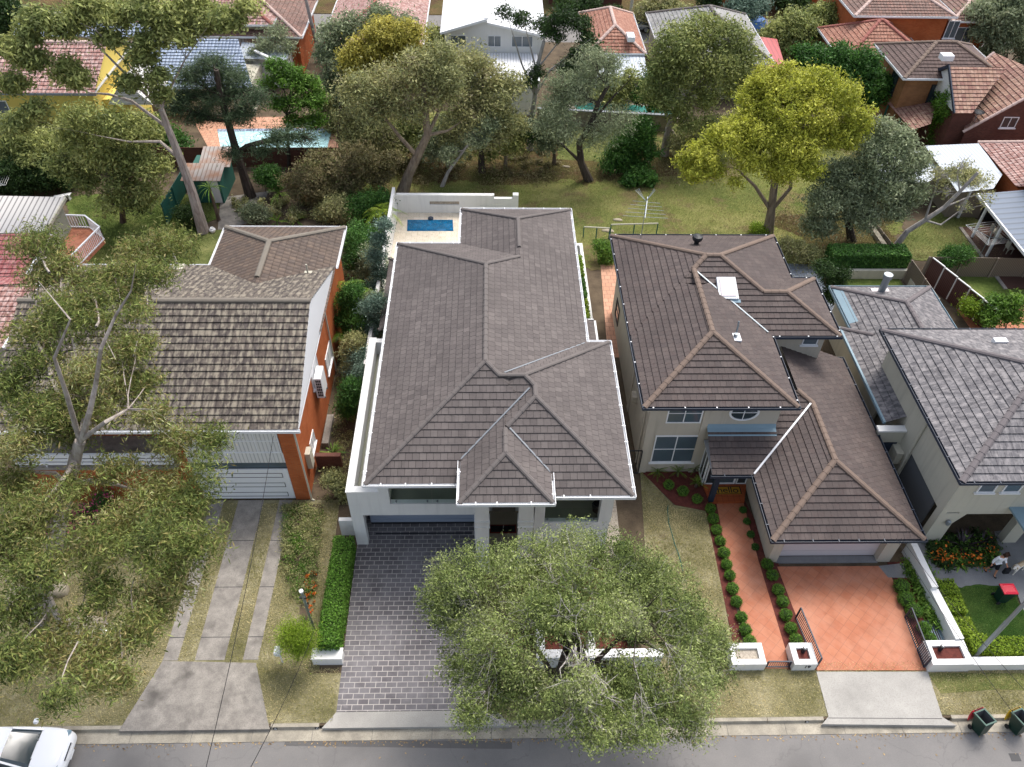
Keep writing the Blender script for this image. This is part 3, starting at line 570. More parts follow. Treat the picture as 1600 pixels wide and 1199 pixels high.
# ------------------------------------------------------------ the main house
E17 = 5.8; PT = 25
h17 = thing('two_storey_house', (-.25, 21.4, 0), 'two storey white rendered house with grey brown hip roof and charcoal paved driveway', 'house')
mainr = hip(-5.3, 20.53, 4.80, 37.80, E17, PT); rear = hip(-1.74, 30, 4.82, 41.40, E17-.01, PT)
ew = hip(-3.2, 20.55, 5.92, 29.4, E17-.01, PT); po = hip(-1.3, 19.25, 2.52, 25.0, 6.19, PT)
Z = lambda d: E17+d*math.tan(R(PT))
mr = (-.25, 25.58, Z(5.05)); mb_ = (-.25, 32.75, Z(5.05))
zf = Z(3.995); kk = math.tan(R(PT))
fr = [[(-1.25,20.67,E17+.8*kk),(-1.25,24.4,E17+.8*kk),(1.945,24.45,zf),(1.945,23.865,zf)], [(-1.25,19.87,E17),(5.94,19.87,E17),(1.945,23.865,zf),(-1.25,20.67,E17+.8*kk)], [(5.94,19.87,E17),(5.94,29.0,E17),(1.945,25.0,zf),(1.945,23.865,zf)]]
fr[2] = [(5.94,19.87,E17),(5.94,29.3,E17),(4.9,28.3,E17+1.04*kk),(1.945,24.5,zf),(1.945,23.865,zf)]
pp = [[(-1.3,25,6.19),(-1.3,19.25,6.19),(.61,21.16,6.19+1.91*kk),(.61,24,6.19+1.91*kk)], [(2.52,19.25,6.19),(2.52,22,6.19),(.61,23,6.19+1.91*kk),(.61,21.16,6.19+1.91*kk)], [(-1.3,19.25,6.19),(2.52,19.25,6.19),(.61,21.16,6.19+1.91*kk)]]
planes = mainr[0]+rear[0][:2]+[rear[0][3]]+ew[0]+fr+pp
caps = [(( -5.3,20.53,E17), mr), (mr, mb_), ((-5.3,37.8,E17), mb_), (mb_, (1.5, 34.5, Z(3.3))), ((-1.74,41.4,E17), (1.54,38.12,Z(3.28))), ((4.82,41.4,E17), (1.54,38.12,Z(3.28))), ((1.54,38.12,Z(3.28)), (1.54,35.4,Z(3.28))),
 (mr, (.37, 24.97, Z(4.43))), ((.37,24.97,Z(4.43)), (1.49,24.97,Z(4.43))), ((5.92,29.4,E17), (1.49,24.97,Z(4.43))), ((1.49,24.97,Z(4.43)), (1.945,24.5,zf)), ((1.945,24.5,zf), (1.945,23.865,zf)), ((.70,22.62,Z(2.75)), (1.945,23.865,zf)), ((5.94,19.87,E17), (1.945,23.865,zf)),
 ((-1.3,19.25,6.19), (.61,21.16,6.19+1.91*kk)), ((2.52,19.25,6.19), (.61,21.16,6.19+1.91*kk)), ((.61,21.16,6.19+1.91*kk), (.61,22.5,6.19+1.91*kk))]
gut = [((-5.3,20.53,E17),(-1.3,20.53,E17)), ((-1.3,19.25,6.19),(2.52,19.25,6.19)), ((2.57,19.87,E17),(5.94,19.87,E17)), ((5.94,19.87,E17),(5.94,29.4,E17)), ((5.94,29.4,E17),(4.8,29.4,E17)), ((4.82,29.4,E17),(4.82,41.4,E17)), ((4.82,41.4,E17),(-1.74,41.4,E17)), ((-1.74,41.4,E17),(-1.74,37.8,E17)), ((-1.74,37.8,E17),(-5.3,37.8,E17)), ((-5.3,37.8,E17),(-5.3,20.53,E17)), ((-1.3,21.4,6.19),(-1.3,19.25,6.19)), ((2.52,19.25,6.19),(2.52,20.7,6.19))]
roof(h17, planes, M['t17'], caps, M['cap17'], gut, M['whitem'], soff=[(-5.3,20.53,4.8,37.8,E17),(-1.74,30,4.82,41.4,E17),(-.5,19.87,5.94,29.4,E17),(-1.3,19.25,2.52,22,6.19)])
# valley flashings
mb = MB()
for a, b in (((-1.29,21.5,6.26),(1.7,24.4,7.63)), ((.8,22.55,7.07),(2.5,20.8,6.24)), ((4.7,29.3,E17+.05),(.6,25.2,Z(4.2)+.03))): mb.bar(a, b, .07, .04)
mb.build('valley_flashing', M['grey'], h17)
lw = hip(4.3, 24.0, 5.6, 32.8, 3.7, 12, 'E')
mb = MB(); tile_plane(mb, [(5.75,23.5,3.6),(5.75,33.6,3.6),(4.4,33.6,4.0),(4.4,23.5,4.0)]); mb.build('side_roof', M['t17'], h17)
mb = MB(); mb.box(5.75,23.5,3.42,5.87,33.6,3.62); mb.box(4.4,33.6,3.5,5.75,33.66,3.7); mb.build('side_gutter', M['whitem'], h17)
# walls
w_ = MB()
w_.box(-6.42, 21.35, 2.42, -.55, 21.62, 3.25)       # beam over the garage
w_.box(-6.42, 21.35, 0, -5.87, 21.70, 2.415)        # pier
w_.box(-6.42, 21.703, 0, -6.12, 31.5, 4.16)         # left side wall with its parapet
w_.box(-6.42, 21.35, 3.253, -5.0, 21.62, 4.16)      # front parapet, left part
w_.box(-5.0, 21.35, 3.253, -4.55, 21.60, 5.66)      # pier up to the eave
w_.box(-6.12, 31.2, 0, -4.8, 31.5, 4.155)
w_.box(-4.8, 22.9, 0, -4.55, 37.3, 5.68); w_.box(-4.55, 37.05, 0, -1.25, 37.3, 5.68); w_.box(-1.25, 37.3, 0, -1.0, 40.9, 5.68); w_.box(-1.0, 40.65, 0, 4.3, 40.9, 5.68)
w_.box(4.3, 23.0, 0, 4.55, 40.65, 5.68); w_.box(-.8, 21.0, 5.6, 2.4, 21.25, 6.3)
w_.box(-4.55, 22.9, 2.5, -.75, 23.1, 5.68)          # back of the balcony recess
w_.box(-.79, 21.35, 0, -.36, 28, 2.42)             # garage right pier
w_.box(-5.87, 27, 0, -.8, 27.2, 3.2)
w_.box(-6.11, 22.6, 2.35, -.8, 22.8, 2.5)
w_.box(2.35, 20.7, 0, 5.35, 20.95, 2.7); w_.box(4.85, 20.7, 2.703, 5.4, 21.1, 5.66); w_.box(1.9, 20.26, 0, 2.345, 23.0, 5.6); w_.box(5.15, 20.96, 0, 5.4, 29, 5.66); w_.box(2.35, 22.9, 2.2, 5.1, 23.1, 5.68)
w_.box(4.56, 28.7, 0, 5.14, 29, 5.66)
w_.build('wall', M['white'], h17)
w_ = MB(); w_.box(-6.11, 21.64, 2.75, -4.56, 31.2, 3.3); w_.box(-4.55, 21.63, 2.55, -.6, 22.9, 2.9); w_.build('balcony_floor', M['olive'], h17); w_ = MB(); w_.box(2.36, 20.96, 2.2, 5.14, 22.9, 2.42); w_.build('balcony_floor', M['olive'], h17)
w_ = MB(); w_.box(-6.45, 21.32, 4.161, -4.98, 21.66, 4.2); w_.box(-6.45, 21.663, 4.161, -6.09, 31.53, 4.2); w_.box(-5.95, 22, 3.31, -5.86, 31, 3.5); w_.box(-5.62, 22, 3.31, -5.5, 31, 3.42); w_.build('parapet_coping', M['white'], h17)
# garage: dark recess and roller door
g = MB()
for i in range(9): g.box(-5.86, 22.50+.012*(i % 2), .22+.245*i, -.8, 22.56, .22+.245*i+.235)
g.build('garage_door', M['gdoor'], h17)
g = MB(); g.box(-5.86, 22.52, .045, -.8, 22.57, .218); g.build('door_gap', M['dark'], h17)  # solid dark strip, drawn for the shade in the gap under the door
g = MB(); g.box(-5.6, 21.92, .03, -.95, 21.99, .045); g.build('floor_drain', M['dark'], h17)
# glass balustrades with round steel stand-offs
def balus(x0, x1, y, z0, z1, n):
    g = MB()
    for i in range(n): a = x0+(x1-x0)*i/n+.02; b = x0+(x1-x0)*(i+1)/n-.02; g.box(a, y, z0, b, y+.015, z1)
    t = NT('clear_balustrade_glass'); t.out((.86, .95, .91, 1), .02, spec=.5); t.b.inputs['Transmission Weight'].default_value = 1.; t.b.inputs['IOR'].default_value = 1.1
    o = g.build('balustrade_glass', t.m, h17)
    for i in range(n):
        for k in (.12, .88):
            c = x0+(x1-x0)*(i+k)/n; MB().tube([(c, y-.04, z0+.12), (c, y+.04, z0+.12)], .045, 8).build('balustrade_clamp', M['steel'], o)
balus(-4.5, -.8, 21.42, 3.26, 4.2, 2); balus(2.4, 4.8, 20.78, 2.71, 3.65, 2)
s = Wall('S', 22.9)
window(h17, s, -4.3, -1.1, 3.0, 5.0, 4, 1, 'whitem', 'glassb', name='sliding_door'); window(h17, s, 2.6, 4.7, 2.5, 4.6, 2, 1, 'whitem', 'glass', name='sliding_door')
# portico: two storey high arch between pillars
p = MB(); py0, py1 = 19.85, 20.25
pl0, pl1, pr0, pr1 = WY(742, 800, py0).x, WY(764, 800, py0).x, WY(811, 800, py0).x, WY(834, 800, py0).x
for a, b in ((pl0, pl1), (pr0, pr1)):
    p.box(a, py0, 0, b, py1, 6.03); p.box(a-.05, py0-.05, 0, b+.05, py1+.02, .35)
    for z in (3.55, 3.95): p.box(a-.04, py0-.04, z, b+.04, py1+.02, z+.07)
zt = 5.75; xm = (pl1+pr0)/2
arc = [(pl1, 6.03), (pl1, zt-.55)]+[(pl1+.35-.35*math.cos(t), zt-.55+.35*math.sin(t)) for t in [i*math.pi/12 for i in range(1, 7)]]+[(pr0-.35+.35*math.sin(t), zt-.55+.35*math.cos(t)) for t in [i*math.pi/12 for i in range(0, 6)]]+[(pr0, zt-.55), (pr0, 6.03)]
for i in range(1, len(arc)-2):
    (x0, z0), (x1, z1) = arc[i], arc[i+1]
    if x1-x0 > 1e-4: p.face([(x0,py0,z0),(x1,py0,z1),(x1,py0,6.03),(x0,py0,6.03)]); p.face([(x0,py1,z0),(x0,py0,z0),(x1,py0,z1),(x1,py1,z1)][::-1])
for a, b in ((pl0+.05, pl0+.25), (pr1-.25, pr1-.05)): p.box(a, py1, 0, b, 23.4, 5.6)
p.box(pl0+.25, 23.2, 0, pr1-.25, 23.4, 5.6)
p.build('portico', M['white'], h17)
sheet('porch_floor', [(pl0, 20.0), (pr1, 20.0), (pr1, 23.2), (pl0, 23.2)], .12, M['floor'], th=.1)
d = MB(); d.box(.05, 23.14, .12, 1.2, 23.2, 2.3); d.build('entry_door', M['timber'], h17)
q = MB(); a = WY(766, 835, 21.2); sx, ex = W(765, 834, .13), W(807, 834, .13); ty = W(780, 822, .13).y
q.box(sx.x, sx.y, .12, ex.x, ty+.05, .145); mt = q.build('door_mat', M['redbrown'], None, 'dark red doormat lying on the beige floor of the white portico', 'doormat')
q = MB(); q.box(sx.x+.06, sx.y+.06, .1451, ex.x-.06, ty-.01, .149); q.build('mat_border', M['cloth'], mt)
# things on the right balcony
po_ = thing('planter', WY(933, 805, 21.6), 'tall dark planter holding a small brown plant on the right balcony of the white house', 'planter')
q = WY(932, 806, 21.5); po_.location = (q.x, q.y, 2.42)
MB().lathe((q.x, q.y, 2.42), [(.20, 0), (.28, .5), (.30, .62), (.25, .62), (.24, .55)], 4).build('pot', M['dark'], po_)
# white front walls
fw = thing('front_wall', (2.5, 15.3, 0), 'low white rendered front wall half hidden under the big street tree', 'wall')
ya = W(900, 1044).y; x0, x1 = W(838, 1040).x, W(1030, 1040).x
q = MB(); q.box(x0, ya, 0, x1, ya+.3, .95); q.box(x0, ya+.303, 0, x0+.3, ya+1.5, .95); q.box(x0+2.2, ya+.303, 0, x0+2.5, ya+1.2, .9); q.build('wall', M['white'], fw)
q = MB(); q.box(x0-.04, ya-.04, .951, x1+.04, ya+.34, 1.01); q.box(x0-.04, ya+.343, .951, x0+.34, ya+1.54, 1.01); q.build('coping', M['whitem'], fw)
fw = thing('garden_wall', (-6, 18, 0), 'thin white wall between the clipped hedge and the charcoal paved driveway, ending in a low pier', 'wall')
xw = W(527, 1022, .5).x; q = MB(); q.box(xw-.18, 15.55, 0, xw, 21.3, .55); q.build('wall', M['white'], fw)
q = MB(); a = W(490, 1040); b = W(536, 1040); q.box(a.x, a.y, 0, b.x, a.y+.45, .55); q.box(a.x-.03, a.y-.03, .551, b.x+.03, a.y+.48, .60); q.build('pier', M['white'], fw)
# pool court at the back
q = MB(); yb = W(660, 333, .1).y; xl, xr = W(621, 333, .1).x, W(772, 330).x
pc = thing('pool_wall', (-3.5, yb, 0), 'tall white rendered wall with a pebble slot behind the small blue pool', 'wall')
zt = WY(700, 306, yb).z; a, b = WY(671, 319, yb-.15), WY(717.5, 319, yb-.15)
q.box(xl, yb, 0, a.x, yb+.3, zt); q.box(b.x, yb, 0, xr, yb+.3, zt); q.box(a.x, yb, 0, b.x, yb+.3, WY(690, 321, yb).z); q.box(a.x, yb, WY(690, 315.5, yb).z, b.x, yb+.3, zt); q.box(a.x, yb+.2, 0, b.x, yb+.28, zt-.05)
q.box(xr, yb, 0, 1.6, yb+.25, 1.3); q.box(1.6, yb-.02, 0, 2.0, yb+.35, 1.6); q.box(2.0, 44.2, 0, 6.2, 44.45, 1.2); q.box(6.0, 32, 0, 6.2, 44.2, 1.2)
q.build('wall', M['white'], pc)
q = MB(); q.box(a.x, yb+.1, WY(690, 321, yb).z, b.x, yb+.19, WY(690, 315.5, yb).z); q.build('pebble_slot', M['pebble'], pc)
q = MB(); q.box(xl-.2, 31.5, 0, xl, yb, 2.2); q.build('wall', M['white'], pc)
sheet('pool_terrace', [(xl, 37.4), (-1.3, 37.4), (-1.3, yb), (xl, yb)], .10, M['creamp'], th=.1)
sheet('pool_water', px((636, 361.5), (708.5, 361.5), (707.5, 344), (636.5, 344), z=.12), .12, M['pool'], th=.01)
c0 = W(636, 344, .12); q = MB()
pg = W(673, 342, .16); q.lathe((pg.x, pg.y, .13), [(.2, 0), (.2, .08), (.12, .14)], 10); q.build('pool_spout', M['navy'], None, 'dark curved water spout at the far edge of the small blue pool', 'spout')
# low tiled roof by the pool
lr = MB(); lp, lc = hip(W(622, 382, 3).x-.4, 33.5, -1.78, 40.2, 3.0, 22); [tile_plane(lr, f) for f in lp[:1]+lp[2:]]; tile_plane(lr, lp[1]); o = lr.build('low_roof', M['t17'], h17)
lr = MB(); [cap_line(lr, a, b) for a, b in lc[1:]]; lr.build('ridge_cap', M['cap17'], o)
lr = MB(); lr.box(W(622, 382, 3).x-.1, 34, 0, -2, 39.8, 2.9); lr.build('low_wall', M['white'], h17)
# ------------------------------------------------------------ the brick house on the left
h15 = thing('brick_house', (-15, 24, 0), 'orange brick house with a big mottled weathered tile gable roof and white striped garage door', 'house')
e = 5.5; k = math.tan(R(22.5)); yf, yb, yr = 23.85, 36.05, 29.95; zr = e+6.1*k; xl, xr = -22.6, -8.72
pls = [[(xl,yf,e),(xr,yf,e),(xr,yr,zr),(xl,yr,zr)], [(xr,yb,e),(xl,yb,e),(xl,yr,zr),(xr,yr,zr)]]
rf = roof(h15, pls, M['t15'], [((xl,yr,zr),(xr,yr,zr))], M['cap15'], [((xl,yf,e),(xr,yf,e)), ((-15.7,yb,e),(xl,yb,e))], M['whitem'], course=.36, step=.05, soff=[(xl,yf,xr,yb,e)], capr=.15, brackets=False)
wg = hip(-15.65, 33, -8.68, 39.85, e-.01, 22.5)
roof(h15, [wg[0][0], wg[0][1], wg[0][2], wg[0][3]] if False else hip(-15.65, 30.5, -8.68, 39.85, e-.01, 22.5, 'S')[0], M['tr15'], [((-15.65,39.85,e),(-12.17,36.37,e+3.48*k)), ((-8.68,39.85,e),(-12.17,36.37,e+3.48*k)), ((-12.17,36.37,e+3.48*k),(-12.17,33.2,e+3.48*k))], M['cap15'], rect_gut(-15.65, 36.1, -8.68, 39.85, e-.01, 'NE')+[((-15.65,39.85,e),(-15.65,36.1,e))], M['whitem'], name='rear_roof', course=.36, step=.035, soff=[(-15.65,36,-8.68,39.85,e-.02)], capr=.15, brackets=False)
wb = MB(); wb.box(-9.35, 24.4, 0, -9.1, 35.6, e-.12); wb.box(-9.34, 35.6, 0, -9.1, 39.4, e-.14); wb.box(-15.2, 39.15, 0, -9.35, 39.4, e-.14); wb.box(-15.2, 35.7, 0, -15, 39.15, e-.14); wb.box(xl+.3, 35.6, 0, -9.35, 35.8, e-.13)
wb.box(-9.78, 24.05, 0, -9.08, 24.395, e-.12)          # right front corner pier
wb.box(xl+.3, 25.9, 0, -14.9, 26.1, e-.12); wb.box(-14.9, 24.2, 0, -14.35, 26.1, e-.12); wb.box(xl+.3, 26.1, 0, xl+.5, 35.6, e-.12)
wb.build('brick_wall', M['bor'], h15)
gw = MB(); gable_wall(gw, 'E', -8.76, yf+.1, yb-.1, e-.1, zr-.12, .1); gw.box(-9.0, yf+.2, e-.22, -8.74, yb-.1, e-.1); gw.build('gable_panel', M['whitem'], h15)
# front: window band over the garage door
gd = Wall('S', 24.1); q = MB(); gd.box(q, -14.35, -9.78, 2.9, 3.6, 0, .03); q.build('wall_panel', M['clad'], h15)
window(h15, gd, -14.3, -9.82, 3.62, 5.3, 4, 2, 'whitem', 'clad', sill=False)
q = MB(); gd.box(q, -14.35, -9.78, 2.42, 2.88, -.15, -.05); q.build('high_window', M['glassb'], h15)
q = MB(); gd.box(q, -14.35, -9.8, .1, 2.4, -.02, .04)
dr = q.build('garage_door', M['whitem'], h15)
q = MB()
for zz in (.45, 1.2, 1.95):
    for a, b in ((-14.1, -12.2), (-11.95, -10.05)) if False else ((-14.05, -10.1),):
        for (p0, p1, p2, p3) in ((a, b, zz-.17, zz-.14), (a, b, zz+.14, zz+.17)): gd.box(q, p0, p1, p2, p3, .041, .05)
        gd.box(q, a, a+.03, zz-.139, zz+.139, .041, .05); gd.box(q, b-.03, b, zz-.139, zz+.139, .041, .05)
q.build('door_moulding', M['dark'], dr)
# balcony on the left part
q = MB(); q.box(xl+.3, 23.9, 2.62, -14.9, 25.9, 2.78); q.build('balcony_floor', M['conc2'], h15)
q = MB(); q.box(xl+.3, 23.9, 0, -14.9, 25.5, 2.6); q.build('lower_wall', M['bor'], h15)
q = MB()
for z in (3.0, 3.25, 3.5): q.box(xl+.3, 23.9, z, -14.95, 23.94, z+.16)
q.box(xl+.3, 23.87, 3.72, -14.95, 23.97, 3.78)
for i in range(7): x = xl+.4+i*1.2; q.box(x, 23.95, 2.78, x+.05, 24.0, 3.72)
q.build('balcony_railing', M['whitem'], h15)
bw = Wall('S', 25.9); window(h15, bw, -21.9, -20.2, 3.1, 5.1, 2, 1, pane='clad', sill=False); window(h15, bw, -19.0, -17.6, 3.9, 5.1, 1, 1, pane='pick'); window(h15, bw, -17.0, -15.6, 3.0, 5.0, 2, 1, pane='clad', sill=False)
# east wall: windows, downpipe, air conditioner, vent pipe
ee = Wall('E', -9.1)
for y0_, y1_, z0, z1 in ((28.5, 30.1, 3.3, 4.6), (31.6, 33.2, 1.3, 2.5), (25.9, 26.9, 1.2, 2.1)): window(h15, ee, y0_, y1_, z0, z1, 2, 1, 'whitem', 'whitem')
q = MB(); q.tube([(-9.0, 24.05, e-.15), (-9.0, 24.02, 3), (-9.0, 24.02, .1), (-8.85, 23.95, .05)], .05, 8); q.build('downpipe', M['cream2'], h15); q = MB(); q.tube([(-9.02, 33.2, e-.2), (-9.02, 33.2, .1)], .05, 8); q.build('downpipe', M['cream2'], h15)
q = MB(); q.box(-9.1, 24.9, 1.4, -8.85, 25.4, 2.5); q.build('meter_box', M['cream2'], h15)
vp = W(402, 430, 6.6) if False else None
q = MB(); q.tube([(-9.9, 34.6, 6.0), (-9.9, 34.6, 6.7)], .05, 8); q.box(-10.1, 34.4, 6.02, -9.7, 34.8, 6.13); q.build('roof_pipe', M['cream2'], rf); q = MB(); q.tube([(-17.2, 35.6, 5.6), (-17.3, 35.6, 7.4)], .07, 8); q.box(-17.5, 35.3, 5.6, -16.9, 35.8, 5.85); q.build('roof_pipe', M['cream2'], rf)
ac = thing('air_conditioner', (-8.2, 29.5, 0), 'white outdoor air conditioner unit on the side path beside the orange brick wall', 'air conditioner')
a = WX(520, 600, -8.6); a2 = WX(527, 640, -8.6)
q = MB(); yy = 28.6; q.box(-9.02, yy, 2.6, -8.65, yy+1.0, 4.0); q.build('casing', M['whitem'], ac, bevel=.02)
q = MB()
for i in range(6):
    for j in range(3): q.box(-8.93+j*.09, yy-.012, 2.75+i*.2, -8.86+j*.09, yy-.004, 2.9+i*.2)
q.build('grille', M['dark'], ac)
q = MB(); q.box(-9.08, yy+.15, 2.45, -8.62, yy+.2, 2.59); q.box(-9.08, yy+.8, 2.45, -8.62, yy+.85, 2.59); q.build('bracket', M['steel'], ac)
# ------------------------------------------------------------ the terracotta driveway house
P19 = 22.5; k19 = math.tan(R(P19)); E19 = 5.5; z19 = lambda d, e=E19: e+d*k19
h19 = thing('hip_roof_house', (11, 25.7, 0), 'beige two storey house with brown flat tiled hip roofs and an attached double garage', 'house')
nn = hip(7.2, 25.2, 14.47, 36, E19, P19); bb = hip(7.15, 30.24, 16.8, 39.12, E19-.008, P19); ww = hip(9, 30.2, 18.06, 35.0, E19, P19)
planes = nn[0][:3]+bb[0]+ww[0][:3]
ya = 25.2+3.635
caps = [((7.2,25.2,E19),(10.835,ya,z19(3.635))), ((14.47,25.2,E19),(10.835,ya,z19(3.635))), ((10.835,ya,z19(3.635)),(10.835,33.9,z19(3.635))), ((10.835,33.9,z19(3.635)),(11.6,34.68,z19(4.44))), ((11.6,34.68,z19(4.44)),(12.36,34.68,z19(4.44))),
 ((7.15,39.12,E19),(11.6,34.68,z19(4.44))), ((16.8,39.12,E19),(12.36,34.68,z19(4.44))), ((12.36,34.68,z19(4.44)),(14.4,32.64,z19(2.4))), ((14.4,32.6,z19(2.4)),(15.66,32.6,z19(2.4))), ((18.06,30.2,E19),(15.66,32.6,z19(2.4))), ((18.06,35,E19),(15.66,32.6,z19(2.4)))]
gut = [((7.2,25.2,E19),(14.47,25.2,E19)), ((14.47,25.2,E19),(14.47,30.2,E19)), ((14.47,30.2,E19),(18.06,30.2,E19)), ((18.06,30.2,E19),(18.06,35,E19)), ((18.06,35,E19),(16.8,35,E19)), ((16.8,35,E19),(16.8,39.12,E19)), ((16.8,39.12,E19),(7.15,39.12,E19)), ((7.15,39.12,E19),(7.2,25.2,E19))]
rf19 = roof(h19, planes, M['t19'], caps, M['cap19'], gut, M['navy'], step=.04, soff=[(7.2,25.2,14.47,36,E19),(7.15,30.24,16.8,39.12,E19),(9,30.2,18.06,35,E19)], capr=.14, brackets=False)
q = MB()
for (a, b) in gut:
    a, b = Vector(a), Vector(b); d = (b-a).normalized(); L = (b-a).length; o = d.cross(Vector((0, 0, 1))); s_ = .4
    while s_ < L: c = a+d*s_+o*.06; q.box(c.x-.03, c.y-.03, c.z+.02, c.x+.03, c.y+.03, c.z+.05); s_ += 1.5
q.build('gutter_bracket', M['whitem'], rf19).__setitem__('kind', 'stuff')
q = MB(); q.bar((14.3, 30.36, z19(.16)+.06), (10.95, 33.7, z19(3.5)+.05), .08, .04); q.build('valley_flashing', M['steel'], rf19)
# garage wing
EG = 2.65; zg = lambda d: EG+d*k19
ga = hip(12.6, 19.7, 19.47, 30, EG, P19)
G2 = [[(10.6,23.4,EG),(19.45,23.4,EG),(15.4,27.45,zg(4.05)),(10.6,27.45,zg(4.05))], [(19.45,23.4,EG),(19.45,31.5,EG),(15.4,31.5,zg(4.05)),(15.4,27.45,zg(4.05))]]
gc = 16.035; gy = 19.7+3.435; gz = zg(3.435)
gfl = [ga[0][0][:], ga[0][1], ga[0][2]]
gfl[0] = [(12.6,23.4,EG),(12.6,19.7,EG),(gc,gy,gz),(gc,26.9,gz)]
roof(h19, gfl+G2, M['t19'], [((12.6,19.7,EG),(gc,gy,gz)), ((19.47,19.7,EG),(gc,gy,gz)), ((gc,gy,gz),(gc,26.8,gz)), ((gc,26.8,gz),(15.4,27.45,zg(4.05)))], M['cap19'],
     [((12.6,19.7,EG),(19.47,19.7,EG)), ((19.47,19.7,EG),(19.47,31.5,EG)), ((10.6,23.4,EG),(12.6,23.4,EG)), ((12.6,23.4,EG),(12.6,19.7,EG)), ((19.47,31.5,EG),(17,31.5,EG))], M['navy'], name='garage_roof', step=.04, soff=[(12.6,19.7,19.47,31.5,EG),(10.6,23.4,12.6,25.7,EG)], capr=.14, brackets=True)
q = MB(); q.bar((12.62, 23.42, EG+.06), (gc-.1, 26.75, gz+.05), .09, .05); q.build('valley_flashing', M['whitem'], h19)
q = MB(); q.face([(10.6,25.55,3.56),(14.0,25.55,3.56),(14.0,25.695,3.75),(10.6,25.695,3.75)]); q.face([(10.6,25.2,3.42),(14.0,25.2,3.42),(14.0,25.55,3.57),(10.6,25.55,3.57)]); q.build('roof_flashing', M['lead'], h19)
w_ = MB()
w_.box(7.7,25.7,0,14.0,25.9,E19-.1); w_.box(7.7,25.9,0,7.9,38.6,E19-.1); w_.box(7.9,38.4,0,16.3,38.6,E19-.1); w_.box(16.1,34.5,0,16.3,38.4,E19-.1); w_.box(16.3,34.3,0,17.6,34.5,E19-.1); w_.box(17.4,30.7,0,17.6,34.3,E19-.1); w_.box(14.0,30.7,0,17.4,30.9,E19-.1); w_.box(13.8,25.9,0,14.0,30.9,E19-.1)
w_.box(7.64,25.64,0,8.05,26.1,E19-.105); w_.box(10.3,25.64,0,10.62,25.7,E19-.105); w_.box(7.64,30,0,7.7,30.4,E19-.105)
w_.build('wall', M['cream'], h19)
w_ = MB(); w_.box(13.1,20.2,0,13.55,20.6,EG-.1); w_.box(13.1,20.6,0,13.3,25.7,EG-.1); w_.box(18.7,20.2,0,19.0,31,EG-.1); w_.box(18.35,20.2,0,18.7,20.6,EG-.1); w_.box(13.55,20.2,2.25,18.35,20.6,EG-.1); w_.box(14,30.92,0,18.7,31,EG-.1); w_.build('garage_wall', M['cream'], h19)
q = MB()
for i in range(5): q.box(13.55, 20.55+.006*(i % 2), .04+.44*i, 18.35, 20.59, .04+.44*i+.43)
q.build('garage_door', M['lilac'], h19)
q = MB(); q.box(13.5, 20.15, .0, 18.4, 20.5, .075); q.build('door_sill', M['conc3'], h19)
s = Wall('S', 25.7)
def wp(x, y, at=25.7): return WY(x, y, at)
a, b = wp(1041, 655), wp(1094, 661); window(h19, s, a.x, b.x, b.z, 5.25, 2, 2, blind=.25, pane='glassb', sill=False)
a, b = wp(1025, 680), wp(1082, 722); window(h19, s, a.x, b.x, b.z, wp(1056, 681).z, 2, 2, pane='glassb')
# oval window
c = wp(1163, 645); fo = MB(); n = 28
for i in range(n):
    t0, t1 = 2*math.pi*i/n, 2*math.pi*(i+1)/n
    def pt(t, r, o): return (c.x+.66*r*math.cos(t), 25.7-o, c.z+.0+.5*r*math.sin(t))
    fo.face([pt(t0,1.12,.05),pt(t1,1.12,.05),pt(t1,.96,.05),pt(t0,.96,.05)][::-1]); fo.face([pt(t0,1.12,0),pt(t1,1.12,0),pt(t1,1.12,.05),pt(t0,1.12,.05)]); fo.face([pt(t0,.96,0),pt(t1,.96,0),pt(t1,.96,.05),pt(t0,.96,.05)][::-1])
fo.box(c.x-.02,25.66,c.z-.48,c.x+.02,25.69,c.z+.48); fo.box(c.x-.64,25.664,c.z-.02,c.x+.64,25.692,c.z+.02)
ov = fo.build('oval_window', M['whitem'], h19); g = MB(); g.face([pt(2*math.pi*i/n, 1, .012) for i in range(n)]); g.build('pane', M['glass'], ov)
# west wall windows and pipes
ww_ = Wall('W', 7.7)
for (pxx, py0_, py1_, hw) in ((966, 515, 530, .5), (984, 605, 622, .45), (988, 590, 640, .4)):
    pass
for y0_, y1_, z0, z1 in ((34.2,35.1,3.6,5.0), (29.6,30.5,3.4,4.7), (27.3,27.9,3.5,4.6), (36.2,37.4,.9,2.2)): window(h19, ww_, y0_, y1_, z0, z1, 1, 2, 'dark', 'glass', sill=False)
q = MB(); q.tube([(7.62,26.3,5.35),(7.62,26.3,.1)], .05, 8); q.build('downpipe', M['cream'], h19)
q = MB(); q.box(7.45,28.6,2.2,7.69,29.1,2.6); q.build('meter_box', M['cream'], h19)
ws = Wall('S', 30.7); a, b = WY(1252, 538, 30.7), WY(1276, 538, 30.7); window(h19, ws, a.x, b.x, 4.45, 5.1, 1, 1, pane='glassb')
